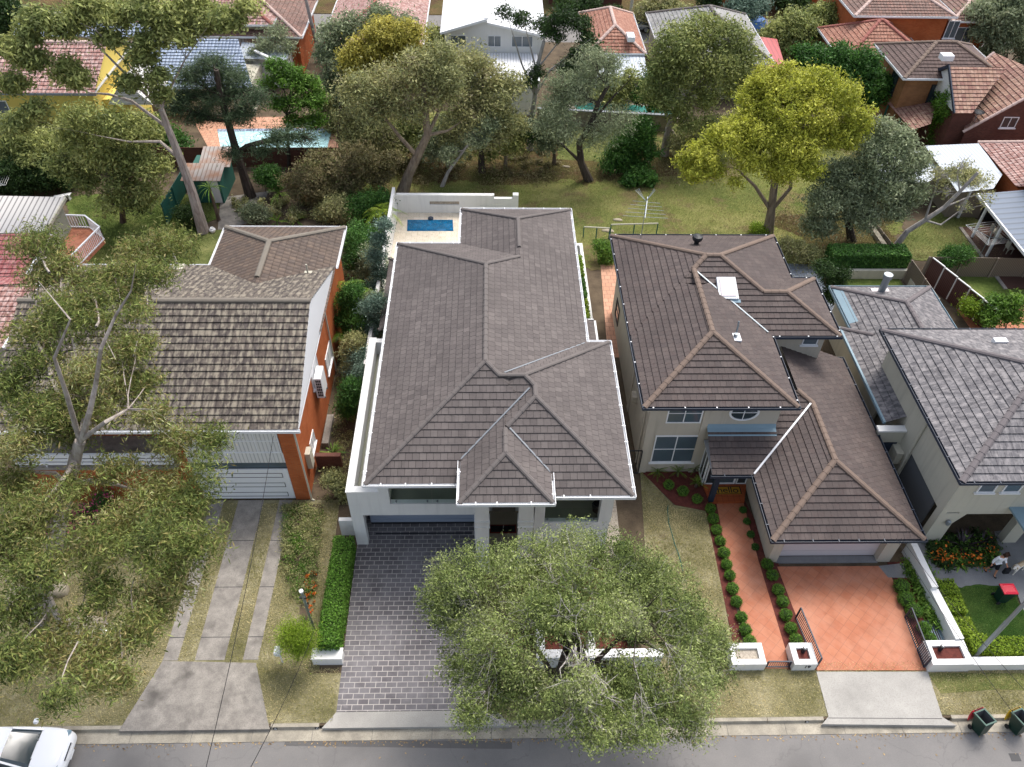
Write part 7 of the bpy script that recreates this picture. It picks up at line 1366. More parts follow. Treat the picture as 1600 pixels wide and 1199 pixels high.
# cars
def car(label, pos, L, Wd, H, paint_, facing=1, name='parked_car', sedan=False):
    t = thing(name, pos, label, 'car'); X0, Y0, Z0 = pos; n = 7
    # stations: x from rear to front, (half width at sill, half width at waist, waist height, deck height, half width of deck)
    st = [(-.5,.72,.80,.55,.70,.62),(-.485,.84,.90,.75,.86,.72),(-.44,.88,.96,.85,.95,.78),(-.36,.90,.98,.88,1.0,.82),(-.15,.90,1.0,.88,.98,.84),(.12,.90,1.0,.86,.96,.84),(.2,.90,1.0,.85,.95,.84),(.33,.90,.98,.80,.90,.80),(.42,.87,.94,.72,.82,.72),(.475,.78,.85,.62,.70,.60),(.5,.60,.66,.45,.52,.48)]
    hs = H/1.5; q = MB(); rings = []
    for x, ws, ww, zw, zd, wd in st:
        x = X0+facing*x*L; h = Wd/2; zb = .22 if abs(x-X0) < .44*L else .32
        half = [(ws*.9*h, zb), (ws*h, zb+.12), (ww*h, zw*.62*hs), (ww*h*.99, zw*hs), (wd*h+.03, zd*hs*.985), (wd*h*.55, zd*hs*1.02)]
        rings.append([(x, Y0-a, Z0+b) for a, b in half]+[(x, Y0+a, Z0+b) for a, b in half[::-1]])
    for i in range(len(rings)-1):
        for k in range(len(rings[0])): k2 = (k+1) % len(rings[0]); f = [rings[i][k], rings[i][k2], rings[i+1][k2], rings[i+1][k]]; q.face(f if facing < 0 else f[::-1])
    q.face(rings[0] if facing > 0 else rings[0][::-1]); q.face(rings[-1][::-1] if facing > 0 else rings[-1])
    body = q.build('body', M[paint_], t, smooth=True); body.data.shade_smooth(); md = body.modifiers.new('sub', 'SUBSURF'); md.levels = md.render_levels = 2
    cs = [(-.47,.72,.97,.70),(-.34,.80,1.44,.60),(-.05,.82,1.50,.62),(.05,.82,1.46,.62),(.24,.80,.97,.74)]
    def cab(scale, k0, k1, mat, nm, zoff=0.):
        q = MB(); rg = []
        for x, wb, z, wt in cs[k0:k1]:
            x = X0+facing*x*L; h = Wd/2*scale; z_ = Z0+z*hs+zoff; zb = Z0+.9*hs
            rg.append([(x, Y0-wb*h, zb), (x, Y0-(wt+.06)*h, z_-.07), (x, Y0-wt*h*.8, z_), (x, Y0+wt*h*.8, z_), (x, Y0+(wt+.06)*h, z_-.07), (x, Y0+wb*h, zb)])
        for i in range(len(rg)-1):
            for k in range(5): q.face([rg[i][k], rg[i+1][k], rg[i+1][k+1], rg[i][k+1]][::facing])
        return q.build(nm, M[mat], t)
    gl = cab(1.0, 0, 5, 'glass', 'windows')
    q = MB(); rg = []
    for x, w_, z in ((-.33,.60,1.455),(-.2,.64,1.50),(-.05,.64,1.515),(.055,.60,1.475)):
        x = X0+facing*x*L; h = Wd/2; rg.append([(x, Y0-(w_+.05)*h, Z0+z*hs-.06), (x, Y0-w_*h*.7, Z0+z*hs+.012), (x, Y0+w_*h*.7, Z0+z*hs+.012), (x, Y0+(w_+.05)*h, Z0+z*hs-.06)])
    for i in range(3):
        for k in range(3): q.face([rg[i][k], rg[i+1][k], rg[i+1][k+1], rg[i][k+1]][::facing])
    q.build('roof', M[paint_], t, smooth=True)
    for s_ in (-1, 1):
        q = MB(); h = Wd/2; q.bar((X0+facing*.25*L, Y0+s_*.80*h, Z0+.93*hs), (X0+facing*.055*L, Y0+s_*.66*h, Z0+1.44*hs), .07, .06); q.build('windscreen_pillar', M[paint_], t)
        q = MB(); m_ = X0+facing*.17*L; q.box(m_-.08, Y0+s_*1.0*h, Z0+.92*hs, m_+.08, Y0+s_*1.22*h, Z0+1.08*hs); q.build('wing_mirror', M[paint_], t, bevel=.03)
        q = MB(); fx = X0+facing*.452*L; q.box(fx-.16*facing, Y0+s_*.52*h, Z0+.64*hs, fx+.03*facing, Y0+s_*.86*h, Z0+.745*hs); q.build('headlight', M['lead'], t, bevel=.03)
        for xx in (-.31, .31):
            q = MB(); cx = X0+facing*xx*L; q.tube([(cx, Y0+s_*.80*h, Z0+.33), (cx, Y0+s_*.97*h, Z0+.33)], .33, 20); w_ = q.build('wheel', M['tyre'], t)
            q = MB(); q.tube([(cx, Y0+s_*.965*h, Z0+.33), (cx, Y0+s_*.985*h, Z0+.33)], .21, 12); q.build('rim', M['steel'], w_)
    q = MB()
    for s_ in (-1, 1): q.bar((X0+facing*.245*L, Y0+s_*.35, Z0+.93*hs+.02), (X0+facing*.20*L, Y0+s_*.35-.32, Z0+1.0*hs+.04), .025, .015)
    q.build('wiper', M['black'], t)['kind'] = 'stuff'
    q = MB(); q.box(X0+facing*.235*L-.04, Y0-.68, Z0+.925*hs, X0+facing*.235*L+.04, Y0+.68, Z0+.945*hs); q.build('scuttle', M['black'], t)
    q = MB(); fx = X0+facing*.488*L
    for i in range(4): q.box(fx-.04, Y0-.34, Z0+.42+.07*i, fx+.035-.012*i, Y0+.34, Z0+.45+.07*i)
    q.build('grille', M['dark'], t); q = MB(); q.box(fx+.03*facing, Y0-.19, Z0+.33, fx+.06*facing, Y0+.19, Z0+.40); q.build('number_plate', M['whitem'], t)
    return t
f = W(113, 1170, .3); car('white car parked at the kerb in the bottom left corner, bonnet under gum leaves', (f.x-2.3, KY-.95-.02, -.15), 4.7, 1.88, 1.5, 'carw')
f = W(1017, 40, .4); car('silver car parked on the back street beside the dark green tree', (f.x-2.0, W(990, 50).y+.6, -.06), 4.5, 1.8, 1.45, 'cars', 1)
# street lamp pole and small garden lamp pole
b = W(1523, 1026); t = thing('lamp_pole', b, 'tall grey steel street lamp pole leaning out of frame behind the white wall', 'lamp pole'); q = MB(); q.tube([b, b+Vector((0, 0, 3)), b+Vector((0, 0, 3.01)), b+Vector((0, 0, 8.5))], [.10, .095, .085, .06], 12); q.build('pole', M['steel'], t)
q = MB(); q.tube([b+Vector((0, 0, 8.3)), b+Vector((0, -1.2, 8.8))], .035, 8); q.build('arm', M['steel'], t); q = MB(); q.box(b.x-.12, b.y-1.7, 8.76, b.x+.12, b.y-1.15, 8.88); q.build('lamp_head', M['grey'], t)
b = W(491, 986); t = thing('power_post', b, 'slim grey steel service post at the edge of the flower bed, left of the hedge', 'post'); hh = 3.1
for k in range(12):
    if abs(Vector(b).y) > 0 and True: pass
top = b+Vector((0, 0, 3.3)); q = MB(); q.tube([b, top], [.07, .06], 10); q.build('pole', M['steel'], t); q = MB(); q.tube([top, top+Vector((0, 0, .08))], .09, 10); q.build('cap', M['whitem'], t)
q = MB(); q.box(top.x-.16, top.y-.05, top.z-.5, top.x+.12, top.y+.04, top.z-.42); q.build('bracket', M['dark'], t)
b = W(442, 1036); t = thing('letterbox', b, 'white letterbox on a thin post half behind the feathery lime shrub', 'letterbox'); q = MB(); q.tube([b, b+Vector((0, 0, .9))], .03, 8); q.build('post', M['whitem'], t)
q = MB(); q.box(b.x-.16, b.y-.18, .9, b.x+.12, b.y+.2, 1.15); q.build('box', M['whitem'], t, bevel=.03)
# overhead cables
def cable(label, a, b, sag, r=.012, n=24):
    a, b = Vector(a), Vector(b); q = MB(); q.tube([a.lerp(b, i/n)-Vector((0, 0, sag*4*(i/n)*(1-i/n))) for i in range(n+1)], r, 5); return q.build('overhead_cable', M['black'], None, label, 'cable', 'overhead cables')
cable('overhead cable from the brick house eave down across the middle driveway strip', W(427, 682, 5.3), W(300, 1290, 8.6), .5)
cable('overhead cable crossing the concrete apron right of the other cable', W(491, 986, 3.3), W(340, 1290, 8.4), .45)
cable('thin overhead cable from the garage roof corner over the white boundary wall', W(1400, 841, 2.9), W(1720, 1290, 8.6), .4, .010)
cable('thin overhead cable beside the other one near the lime clipped shrubs', W(1408, 842, 2.8), W(1800, 1290, 8.4), .4, .010)
# garden hose
q = MB(); q.tube([W(*p, .05) for p in ((1044,790),(1043,800),(1045,818),(1050,835),(1054,850),(1060,866),(1064,880),(1067,893))], .022, 6); q.build('garden_hose', M['greenf'], None, 'thin green garden hose lying on the dry front lawn', 'hose')
# rocks
def rock(label, p, rx, ry, h, seed, group=None, mat='rock'):
    rg = random.Random(seed); b = W(*p); q = MB(); n = 16; ph = [rg.random()*6 for _ in range(4)]
    def rr(t, k): return 1+.12*math.sin(2*t+ph[0])+.1*math.sin(3*t+ph[1]+k)+.05*math.sin(7*t+ph[2]+k*2)
    lv = [(1.0, -.05), (1.02, h*.3), (.93, h*.65), (.70, h*.9), (.38, h), (.0, h*1.01)]
    R_ = [[(b.x+rx*s*rr(2*math.pi*k/n, i)*math.cos(2*math.pi*k/n), b.y+ry*s*rr(2*math.pi*k/n, i)*math.sin(2*math.pi*k/n), z*(1+.08*math.sin(k*1.7+i))) for k in range(n)] for i, (s, z) in enumerate(lv[:-1])]
    for i in range(len(R_)-1):
        for k in range(n): q.face([R_[i][k], R_[i][(k+1) % n], R_[i+1][(k+1) % n], R_[i+1][k]])
    q.face(R_[-1]); return q.build('boulder', M[mat], None, label, 'rock', group, smooth=True)
rock('large pale sandstone boulder under the gum, right of the others', (128, 985), .95, .6, .6, 1, 'boulders under the gum'); rock('pale boulder left under the gum', (40, 935), .9, .6, .5, 2, 'boulders under the gum'); rock('small pale boulder beside the gum trunk', (90, 925), .5, .4, .4, 3, 'boulders under the gum')
for i, (p, s, l) in enumerate((((965, 345), .35, 'small flat rock on the reserve edge above the beige roof'), ((950, 362), .42, 'flat rock at the corner of the beige house fence'), ((885, 262), .3, 'small grey rock on the leaf litter left of the leaning tree'))): rock(l, p, s, s*.5, .12, 10+i, 'flat rocks of the reserve')
# fences
def fence(label, a, b, h, mat, post=None, name='fence', capm=None, step=2.4, th=.03, z0=0):
    a, b = Vector((a[0], a[1], z0)), Vector((b[0], b[1], z0)); t = thing(name, a.lerp(b, .5), label, 'fence'); d = (b-a); L = d.length; d.normalize(); n = Vector((d.y, -d.x, 0))*th
    q = MB(); P = [a, b, b+n, a+n]; q.prism([(p.x, p.y) for p in P], z0+.02, z0+h)
    q.build('panel', M[mat], t)
    if post:
        k = max(1, round(L/step))
        for i in range(k+1): p = a+d*(L*i/k)+n*1.6; q = MB(); q.box(p.x-.05, p.y-.05, z0, p.x+.05, p.y+.05, z0+h+.03); q.build('post', M[post], t)
    if capm: q = MB(); q.bar(a+Vector((0, 0, h+.02)), b+Vector((0, 0, h+.02)), .08, .05); q.build('rail', M[capm], t)
    return t
a, b = W(1438, 432), W(1700, 436); fence('long weathered brown paling fence in front of the small back lawn', a, b, 1.6, 'fence', 'timber')
a, b = W(1402, 440), W(1448, 505); fence('grey weathered paling fence beside the court lawn hedge', W(1412, 440), W(1452, 500), 1.7, 'fence', 'timber')
a, b = W(1438, 448), W(1530, 560); A_ = Vector((W(1452, 460).x, W(1442, 436).y, 0)); B_ = Vector((W(1527, 545).x, 33.5, 0)); t = thing('steel_fence', A_.lerp(B_, .5), 'stepped dark brown ribbed steel fence panels with pale caps', 'fence')
L0 = W(1440, 440); L1 = W(1540, 520)
for i in range(5):
    s = L0.lerp(L1, i/5); e = L0.lerp(L1, (i+1)/5-.01); h = 1.9-.04*i; q = MB(); q.prism([(s.x, s.y), (e.x, e.y), (e.x+.05, e.y), (s.x+.05, s.y)], 0, h); o = q.build('panel', M['cbrown'], t); q = MB(); q.bar(s+Vector((.02, 0, h+.02)), e+Vector((.02, 0, h+.02)), .08, .06); q.bar(e+Vector((.02, .02, .1)), e+Vector((.02, .02, h)), .07); q.build('frame', M['white'], o)
fence('green ribbed steel fence running back from the brick house garden', W(262, 352), W(292, 300), 1.7, 'cgreen', 'greenf', name='steel_fence')
a, b = W(843, 200), W(830, 300)
fence('dark fence between the yellow house and the brick house gardens', W(250, 262), W(545, 262), 1.7, 'bdk', name='garden_wall')
fence('grey paling fence beside the reserve at the far right', W(1320, 300), W(1400, 402), .5, 'timber', 'timber', name='low_fence')
fence('low stone retaining edge along the leafy slope', W(1336, 318), W(1392, 402), .35, 'stone', name='retaining_wall', th=.35)
for i, (p, q_) in enumerate((((1302, 437), (1412, 437)), ((1412, 437), (1424, 458)))): pass
t = thing('court_wall', W(1360, 437), 'low cream wall round the little lawn in front of the clipped hedge', 'wall'); q = MB(); a, b, c = W(1300, 437), W(1411, 437), W(1424, 462)
q.box(a.x, a.y, 0, b.x, a.y+.25, .7); q.prism([(b.x+.003, a.y+.25), (c.x, c.y), (c.x+.25, c.y), (b.x+.26, a.y+.25)], 0, .7); q.build('wall', M['cream2'], t)
t = thing('block_planter', W(518, 725), 'dark textured block wall crossing the side garden beside the brick house', 'wall'); a, b = W(497, 735), W(536, 735); q = MB(); q.box(a.x, a.y, 0, b.x, a.y+.25, 1.1); q.build('wall', M['bdk'], t)
t = thing('side_bench', W(508, 690), 'narrow weathered concrete slab lying along the brick side wall', 'slab'); a, b = W(504, 700), W(512, 655); q = MB(); q.box(a.x, a.y, 0, a.x+.35, b.y, .35); q.build('slab', M['conc2'], t)
t = thing('side_wall', W(548, 790), 'short white wall joining the hedge to the white garage pier', 'wall'); q = MB(); a = W(540, 800); q.box(a.x, 21.9, 0, -6.43, 22.1, 1.2); q.build('wall', M['white'], t)
fence('green railed glass fence behind the beige house', W(955, 372), W(1023, 372), 1.1, 'greenf' if False else 'lead', 'greenf', name='glass_fence') if False else None
for i, (p, q_, z) in enumerate((((952, 376), (1024, 374), 1.3), ((911, 372), (951, 374), .9))):
    a, b = W(*p), W(*q_); t = thing('railing', a.lerp(b, .5), ('longer' if i == 0 else 'shorter')+' pale green tubular railing at the back of the lots', 'railing', 'railings behind the houses'); q = MB(); q.tube([a+Vector((0, 0, z)), b+Vector((0, 0, z))], .05, 8); q.build('rail', M['cream2'], t)
    for s in (0, .5, 1): p_ = a.lerp(b, s); q = MB(); q.tube([p_, p_+Vector((0, 0, z))], .04, 6); q.build('post', M['greenf'], t)
# tv antenna on the back of the beige house
mb_ = W(991, 374, 5.6); t = thing('tv_antenna', mb_, 'grey television antenna on a thin mast behind the brown hip roof', 'antenna'); v = Vector((8.8, 38.6, 5.6)); t.location = v
q = MB(); q.tube([v, v+Vector((0, 0, 2.4))], .02, 6); q.build('mast', M['steel'], t); c = v+Vector((0, 0, 2.1)); q = MB(); q.bar(c+Vector((-.15, -.9, -.05)), c+Vector((.25, 1.0, .15)), .04)
for i in range(5): p_ = c+Vector((-.13+.06*i, -.85+.35*i, .02*i)); w_ = 1.25-.12*i; q.bar(p_+Vector((-w_, .12, 0)), p_+Vector((w_, -.12, 0)), .014)
for s_ in (-1, 1):
    for k in range(3): q.bar(c+Vector((.1, .6, .1)), c+Vector((.1+s_*(.45+.06*k), 1.0+.1*k, .7-.12*k)), .014)
q.build('elements', M['steel'], t)
# rotary clotheslines
def hoist(label, p, h, r):
    b = W(*p); t = thing('rotary_clothesline', b, label, 'clothesline', 'rotary clotheslines'); q = MB(); q.tube([b, b+Vector((0, 0, h))], .03, 8); q.build('pole', M['steel'], t); q = MB(); l = MB(); E = []
    c = b+Vector((0, 0, h-.15))
    for k in range(4): a = math.pi/4+k*math.pi/2+.2; e = c+Vector((math.cos(a)*r, math.sin(a)*r, .35)); q.bar(c, e, .04); E.append(e)
    for k in range(4):
        for s in (1, .85, .7, .55, .4): l.tube([c.lerp(E[k], s), c.lerp(E[(k+1) % 4], s)], .008, 4)
    q.build('arms', M['steel'], t); l.build('lines', M['white'], t)
hoist('rotary clothesline on the small back lawn beside the timber deck', (1529, 404), 1.9, 1.7); hoist('rotary clothesline behind the white ribbed annex roof at the left edge', (5, 318), 1.9, 1.8)
# white bench, shed, urns and pots
a, b = W(83, 309, .45), W(110, 304, .45); t = thing('garden_bench', W(97, 312), 'white backless bench at the edge of the left back lawn', 'bench'); q = MB(); q.prism([(a.x, a.y-.2), (b.x, b.y-.2), (b.x, b.y+.2), (a.x, a.y+.2)], .42, .47); q.build('seat', M['white'], t)
for s in (.12, .88): p_ = a.lerp(b, s); q = MB(); q.box(p_.x-.04, p_.y-.15, 0, p_.x+.04, p_.y+.15, .419); q.build('leg', M['white'], t)
t = thing('garden_shed', W(330, 330), 'old green tin shed with a rusty ribbed roof under the tall gum', 'shed'); a, b = W(300, 318, 0), W(352, 318, 0); q = MB(); q.box(a.x, a.y, 0, b.x, a.y+3.4, 2.0); q.build('wall', M['greenf'], t)
q = MB(); tile_plane(q, [(a.x-.2, a.y-.3, 2.02), (b.x+.2, a.y-.3, 2.02), (b.x+.2, a.y+1.6, 2.35), (a.x-.2, a.y+1.6, 2.35)], 20, .02); tile_plane(q, [(a.x+.6, a.y+1.5, 2.1), (b.x+.5, a.y+1.5, 2.1), (b.x+.5, a.y+3.6, 2.6), (a.x+.6, a.y+3.6, 2.6)], 20, .02); q.build('roof', M['crust'], t)
q = MB(); q.box(b.x-.9, a.y-.02, .05, b.x-.15, a.y-.004, 1.9); q.build('door', M['white'], t)
def pot(label, p, r, h, mat='terr', name='plant_pot', group=None, z=0):
    b = W(*p, z); q = MB(); q.lathe(b, [(r*.6, 0), (r, h*.45), (r*.95, h*.7), (r*.5, h*.85), (r*.6, h), (r*.45, h), (r*.4, h*.9)], 14); return q.build(name, M[mat], None, label, 'pot', group, smooth=False)
pot('large brown terracotta urn at the right corner of the pale pool', (523, 196), .45, 1.2); pot('left terracotta pot on the near edge of the pale pool', (388, 254), .25, .55); pot('right terracotta pot on the near edge of the pale pool', (412, 254), .25, .55)
pot('white pot with a plant at the foot of the tall gum', (333, 364), .22, .4, 'white'); pot('terracotta pot in the gap left of the beige house', (953, 410), .22, .45)
# outdoor furniture on the deck
v = W(1568, 380, .1); t = thing('outdoor_table', v, 'long white outdoor table on the timber deck under the patio roof', 'table'); q = MB(); X, Y = v.x, v.y+.3; q.box(X-.05, Y-1.0, .80, X+.95, Y+1.1, .86); q.build('tabletop', M['white'], t)
for dx in (0, .82):
    for dy in (-.95, .98): q = MB(); q.box(X+dx, Y+dy, .1, X+dx+.08, Y+dy+.08, .80); q.build('leg', M['white'], t)
def chair(label, x, y, mat='cream2'):
    t = thing('outdoor_chair', (x, y, .1), label, 'chair', 'chairs at the outdoor table'); q = MB(); q.box(x-.22, y-.22, .5, x+.22, y+.22, .56); q.build('seat', M[mat], t); q = MB(); q.box(x-.25, y-.22, .56, x-.21, y+.22, 1.0); q.build('backrest', M[mat], t)
    for a_ in (-.2, .16):
        for b_ in (-.2, .16): q = MB(); q.box(x+a_, y+b_, .1, x+a_+.04, y+b_+.04, .5); q.build('leg', M[mat], t)
chair('pale outdoor chair nearest the lawn at the white table', X-.45, Y-.1); chair('pale outdoor chair behind the first one at the white table', X-.45, Y+.6); chair('pale outdoor chair at the near end of the white table', X-.3, Y-1.5)
t = thing('covered_barbecue', (X+.3, Y+3.0, .1), 'black covered barbecue at the back of the timber deck', 'barbecue'); q = MB(); q.box(X-.2, Y+2.4, .1, X+1.0, Y+3.4, 1.2); q.build('cover', M['cloth'], t, bevel=.1)
t = thing('round_table', (X+1.2, Y-3, .1), 'low round yellow brown table at the near end of the deck', 'table'); q = MB(); q.lathe((X+1.3, Y-2.9, .1), [(.3, 0), (.08, .1), (.08, .45), (.6, .5), (.6, .55), (.02, .55)], 20); q.build('tabletop', M['yellow'], t)
# pool things
q = MB(); c = W(1001, 152, .1); q.lathe(c, [(.9, 0), (1.1, .5), (.6, 1.0), (.05, 1.3)], 10); q.build('folded_cover', M['purple'], None, 'purple cloth heap on the wall behind the turquoise pool', 'cloth')
q = MB(); c = W(1178, 48, .1); q.lathe(c, [(.8, 0), (1.2, .6), (.9, 1.2), (.05, 1.5)], 10); q.build('tarpaulin', M['bluebag'], None, 'blue and white covered heap beside the back street hedge', 'tarpaulin')
b = W(985, 24); t = thing('power_pole', b, 'pale green grey power pole on the back street near the silver car', 'pole'); q = MB(); q.tube([b, b+Vector((0, 0, 9))], [.18, .14], 10); q.build('pole', M['cream2'], t)
a = W(1586, 1184, -.147); q = MB(); q.box(a.x-.2, a.y-.15, -.149, a.x+.2, a.y+.15, -.143); q.build('pit_cover', M['dark'], None, 'small dark square pit cover set in the asphalt at the lower right', 'pit cover')
# scattered paper and leaves on the road
rng = np.random.default_rng(5); n = 900; P = np.stack([rng.uniform(-22, 24, n), KY-.48-np.abs(rng.normal(0, .10, n)), np.full(n, -.140)], 1); far_ = rng.random(n) < .3; P[far_, 1] = rng.uniform(8, KY-.3, far_.sum()); a_ = rng.random(n)*6.28; l = .02+.04*rng.random(n)
d = np.stack([np.cos(a_), np.sin(a_), 0*a_], 1)*l[:, None]; e = np.stack([-np.sin(a_), np.cos(a_), 0*a_], 1)*l[:, None]*.5
tag(fast_mesh('fallen_leaves', np.stack([P-d, P+e, P+d, P-e], 1).reshape(-1, 3), 4, np.stack([rng.random(n), rng.random(n)], 1), leafm('dry_leaf_litter', [S('#8d7350'), S('#b39a6c'), S('#6b5338')]), None), 'dry fallen leaves along the gutter edge', 'leaves', kind='stuff')
# short grass blades on the nearest lawns
def blades(name, label, poly, n, L, cols, seed, holes=()):
    rng = np.random.default_rng(seed); P = np.array([tuple(p)[:2] for p in poly]); x0, y0 = P.min(0); x1, y1 = P.max(0); q_ = rng.uniform((x0, y0), (x1, y1), (n, 2)); c = np.zeros(n, bool)
    for i in range(len(P)):
        a, b = P[i], P[i-1]; k = ((a[1] > q_[:, 1]) != (b[1] > q_[:, 1])) & (q_[:, 0] < (b[0]-a[0])*(q_[:, 1]-a[1])/(b[1]-a[1]+1e-9)+a[0]); c ^= k
    for h in holes:
        H = [tuple(p)[:2] for p in h]; k2 = np.zeros(len(q_), bool)
        for i in range(len(H)):
            a, b = H[i], H[i-1]; k2 ^= ((a[1] > q_[:, 1]) != (b[1] > q_[:, 1])) & (q_[:, 0] < (b[0]-a[0])*(q_[:, 1]-a[1])/(b[1]-a[1]+1e-9)+a[0])
        c &= ~k2
    q_ = q_[c]; n = len(q_); a = rng.random(n)*6.28; l = L*(.5+rng.random(n)); w_ = .010; z = np.full(n, .035); ln = rng.uniform(.2, 1, n)
    B = np.stack([q_[:, 0], q_[:, 1], z], 1); s = np.stack([-np.sin(a), np.cos(a), 0*a], 1)*w_; T = B+np.stack([np.cos(a)*l*ln, np.sin(a)*l*ln, l*.8], 1)
    V = np.stack([B-s, B+s, T], 1).reshape(-1, 3); f = .5+.5*np.sin(q_[:, 0]*.9+seed)*np.sin(q_[:, 1]*1.3)+.25*rng.normal(size=n)
    o = fast_mesh(name, V, 3, np.stack([np.clip(f, .02, .98), rng.random(n)], 1), leafm(name+'_'+str(seed), cols, .25, .8), None); return tag(o, label, 'grass', kind='stuff')
DR = [S('#7d7c46'), S('#9a9360'), S('#b9ad7e'), S('#c9bc90')]; GR = [S('#35521e'), S('#4a6a2a'), S('#6c8040')]
HL = [APRON, [(pl-.1, 12.7), (W(800, 1140).x, 12.7), (W(757, 1119).x, 13.3), (-.4, 15.4), (pl-.1, 15.4)], px((1275, 1051), (1449, 1051), (1472, 1122), (1500, 1138), (1280, 1138), (1294, 1121)), px((446, 790), (505, 790), (497, 900), (480, 985), (468, 960), (470, 900), (438, 880))]
for (p, q_) in ((254, 277.5), (304, 350.5), (379, 403)): xl, xr = W(p, 1035).x, W(q_, 1035).x; HL.append([(xl, 15), (xr, 15), (xr, 24), (xl, 24)])
blades('grass', 'dry straw coloured grass of the verge', [(-24, 12.95), (27, 12.95), (27, 15.2), (-24, 15.2)], 75000, .06, DR, 1, HL)
blades('grass', 'dry grass of the front yard by the strip driveway', [(-20, 15), (-7.4, 15), (-7.6, 23.8), (-20, 23.8)], 70000, .06, DR, 2, HL)
blades('grass', 'dry grass of the lawn beside the clipped balls', px((1000, 735), (1052, 795), (1103, 803), (1148, 1036), (1025, 1042)), 32000, .06, DR, 3)
RG = [S('#5c6a34'), S('#7c8446'), S('#a09c66'), S('#8a7a56')]
blades('grass', 'mottled rough grass of the reserve', [(-6, 44), (8, 43.6), (9, 42.0), (25, 41.7), (30.5, 50), (33, 61), (-5, 65), (-11, 60)], 150000, .13, RG, 5)
blades('grass', 'grass of the small back lawns at the right', px((1405, 388), (1437, 348), (1508, 328), (1564, 398), (1566, 408), (1432, 405)), 16000, .11, RG, 6)
blades('grass', 'grass of the shaded left back lawn', px((108, 310), (340, 310), (300, 422), (152, 422)), 30000, .12, [S('#3f5226'), S('#5c6c34'), S('#7e8450')], 7)
blades('grass', 'deep green grass of the lawn with the red lidded bin', px((1489, 922), (1583, 919), (1616, 1013), (1532, 1011)), 26000, .07, GR, 4)
# ------------------------------------------------------------ the person and the dog
def skin_body(name, pts, edges, mat, parent, root=0, sub=2, label=None):
    """pts: (x, y, z, radius); one continuous surface grown over a skeleton"""
    import bmesh
    me = bpy.data.meshes.new(name); bm = bmesh.new(); lay = bm.verts.layers.skin.verify(); o0 = wl(parent)
    vs = []
    for i, p in enumerate(pts):
        v = bm.verts.new((p[0], p[1], p[2])); v[lay].radius = (p[3], p[4] if len(p) > 4 else p[3]); v[lay].use_root = (i == root); vs.append(v)
    for a, b in edges: bm.edges.new((vs[a], vs[b]))
    bm.to_mesh(me); bm.free(); me.materials.append(mat)
    o = bpy.data.objects.new(name, me); col.objects.link(o); o.parent = parent
    m1 = o.modifiers.new('skin', 'SKIN'); m1.use_smooth_shade = True; m2 = o.modifiers.new('sub', 'SUBSURF'); m2.levels = m2.render_levels = sub
    return o
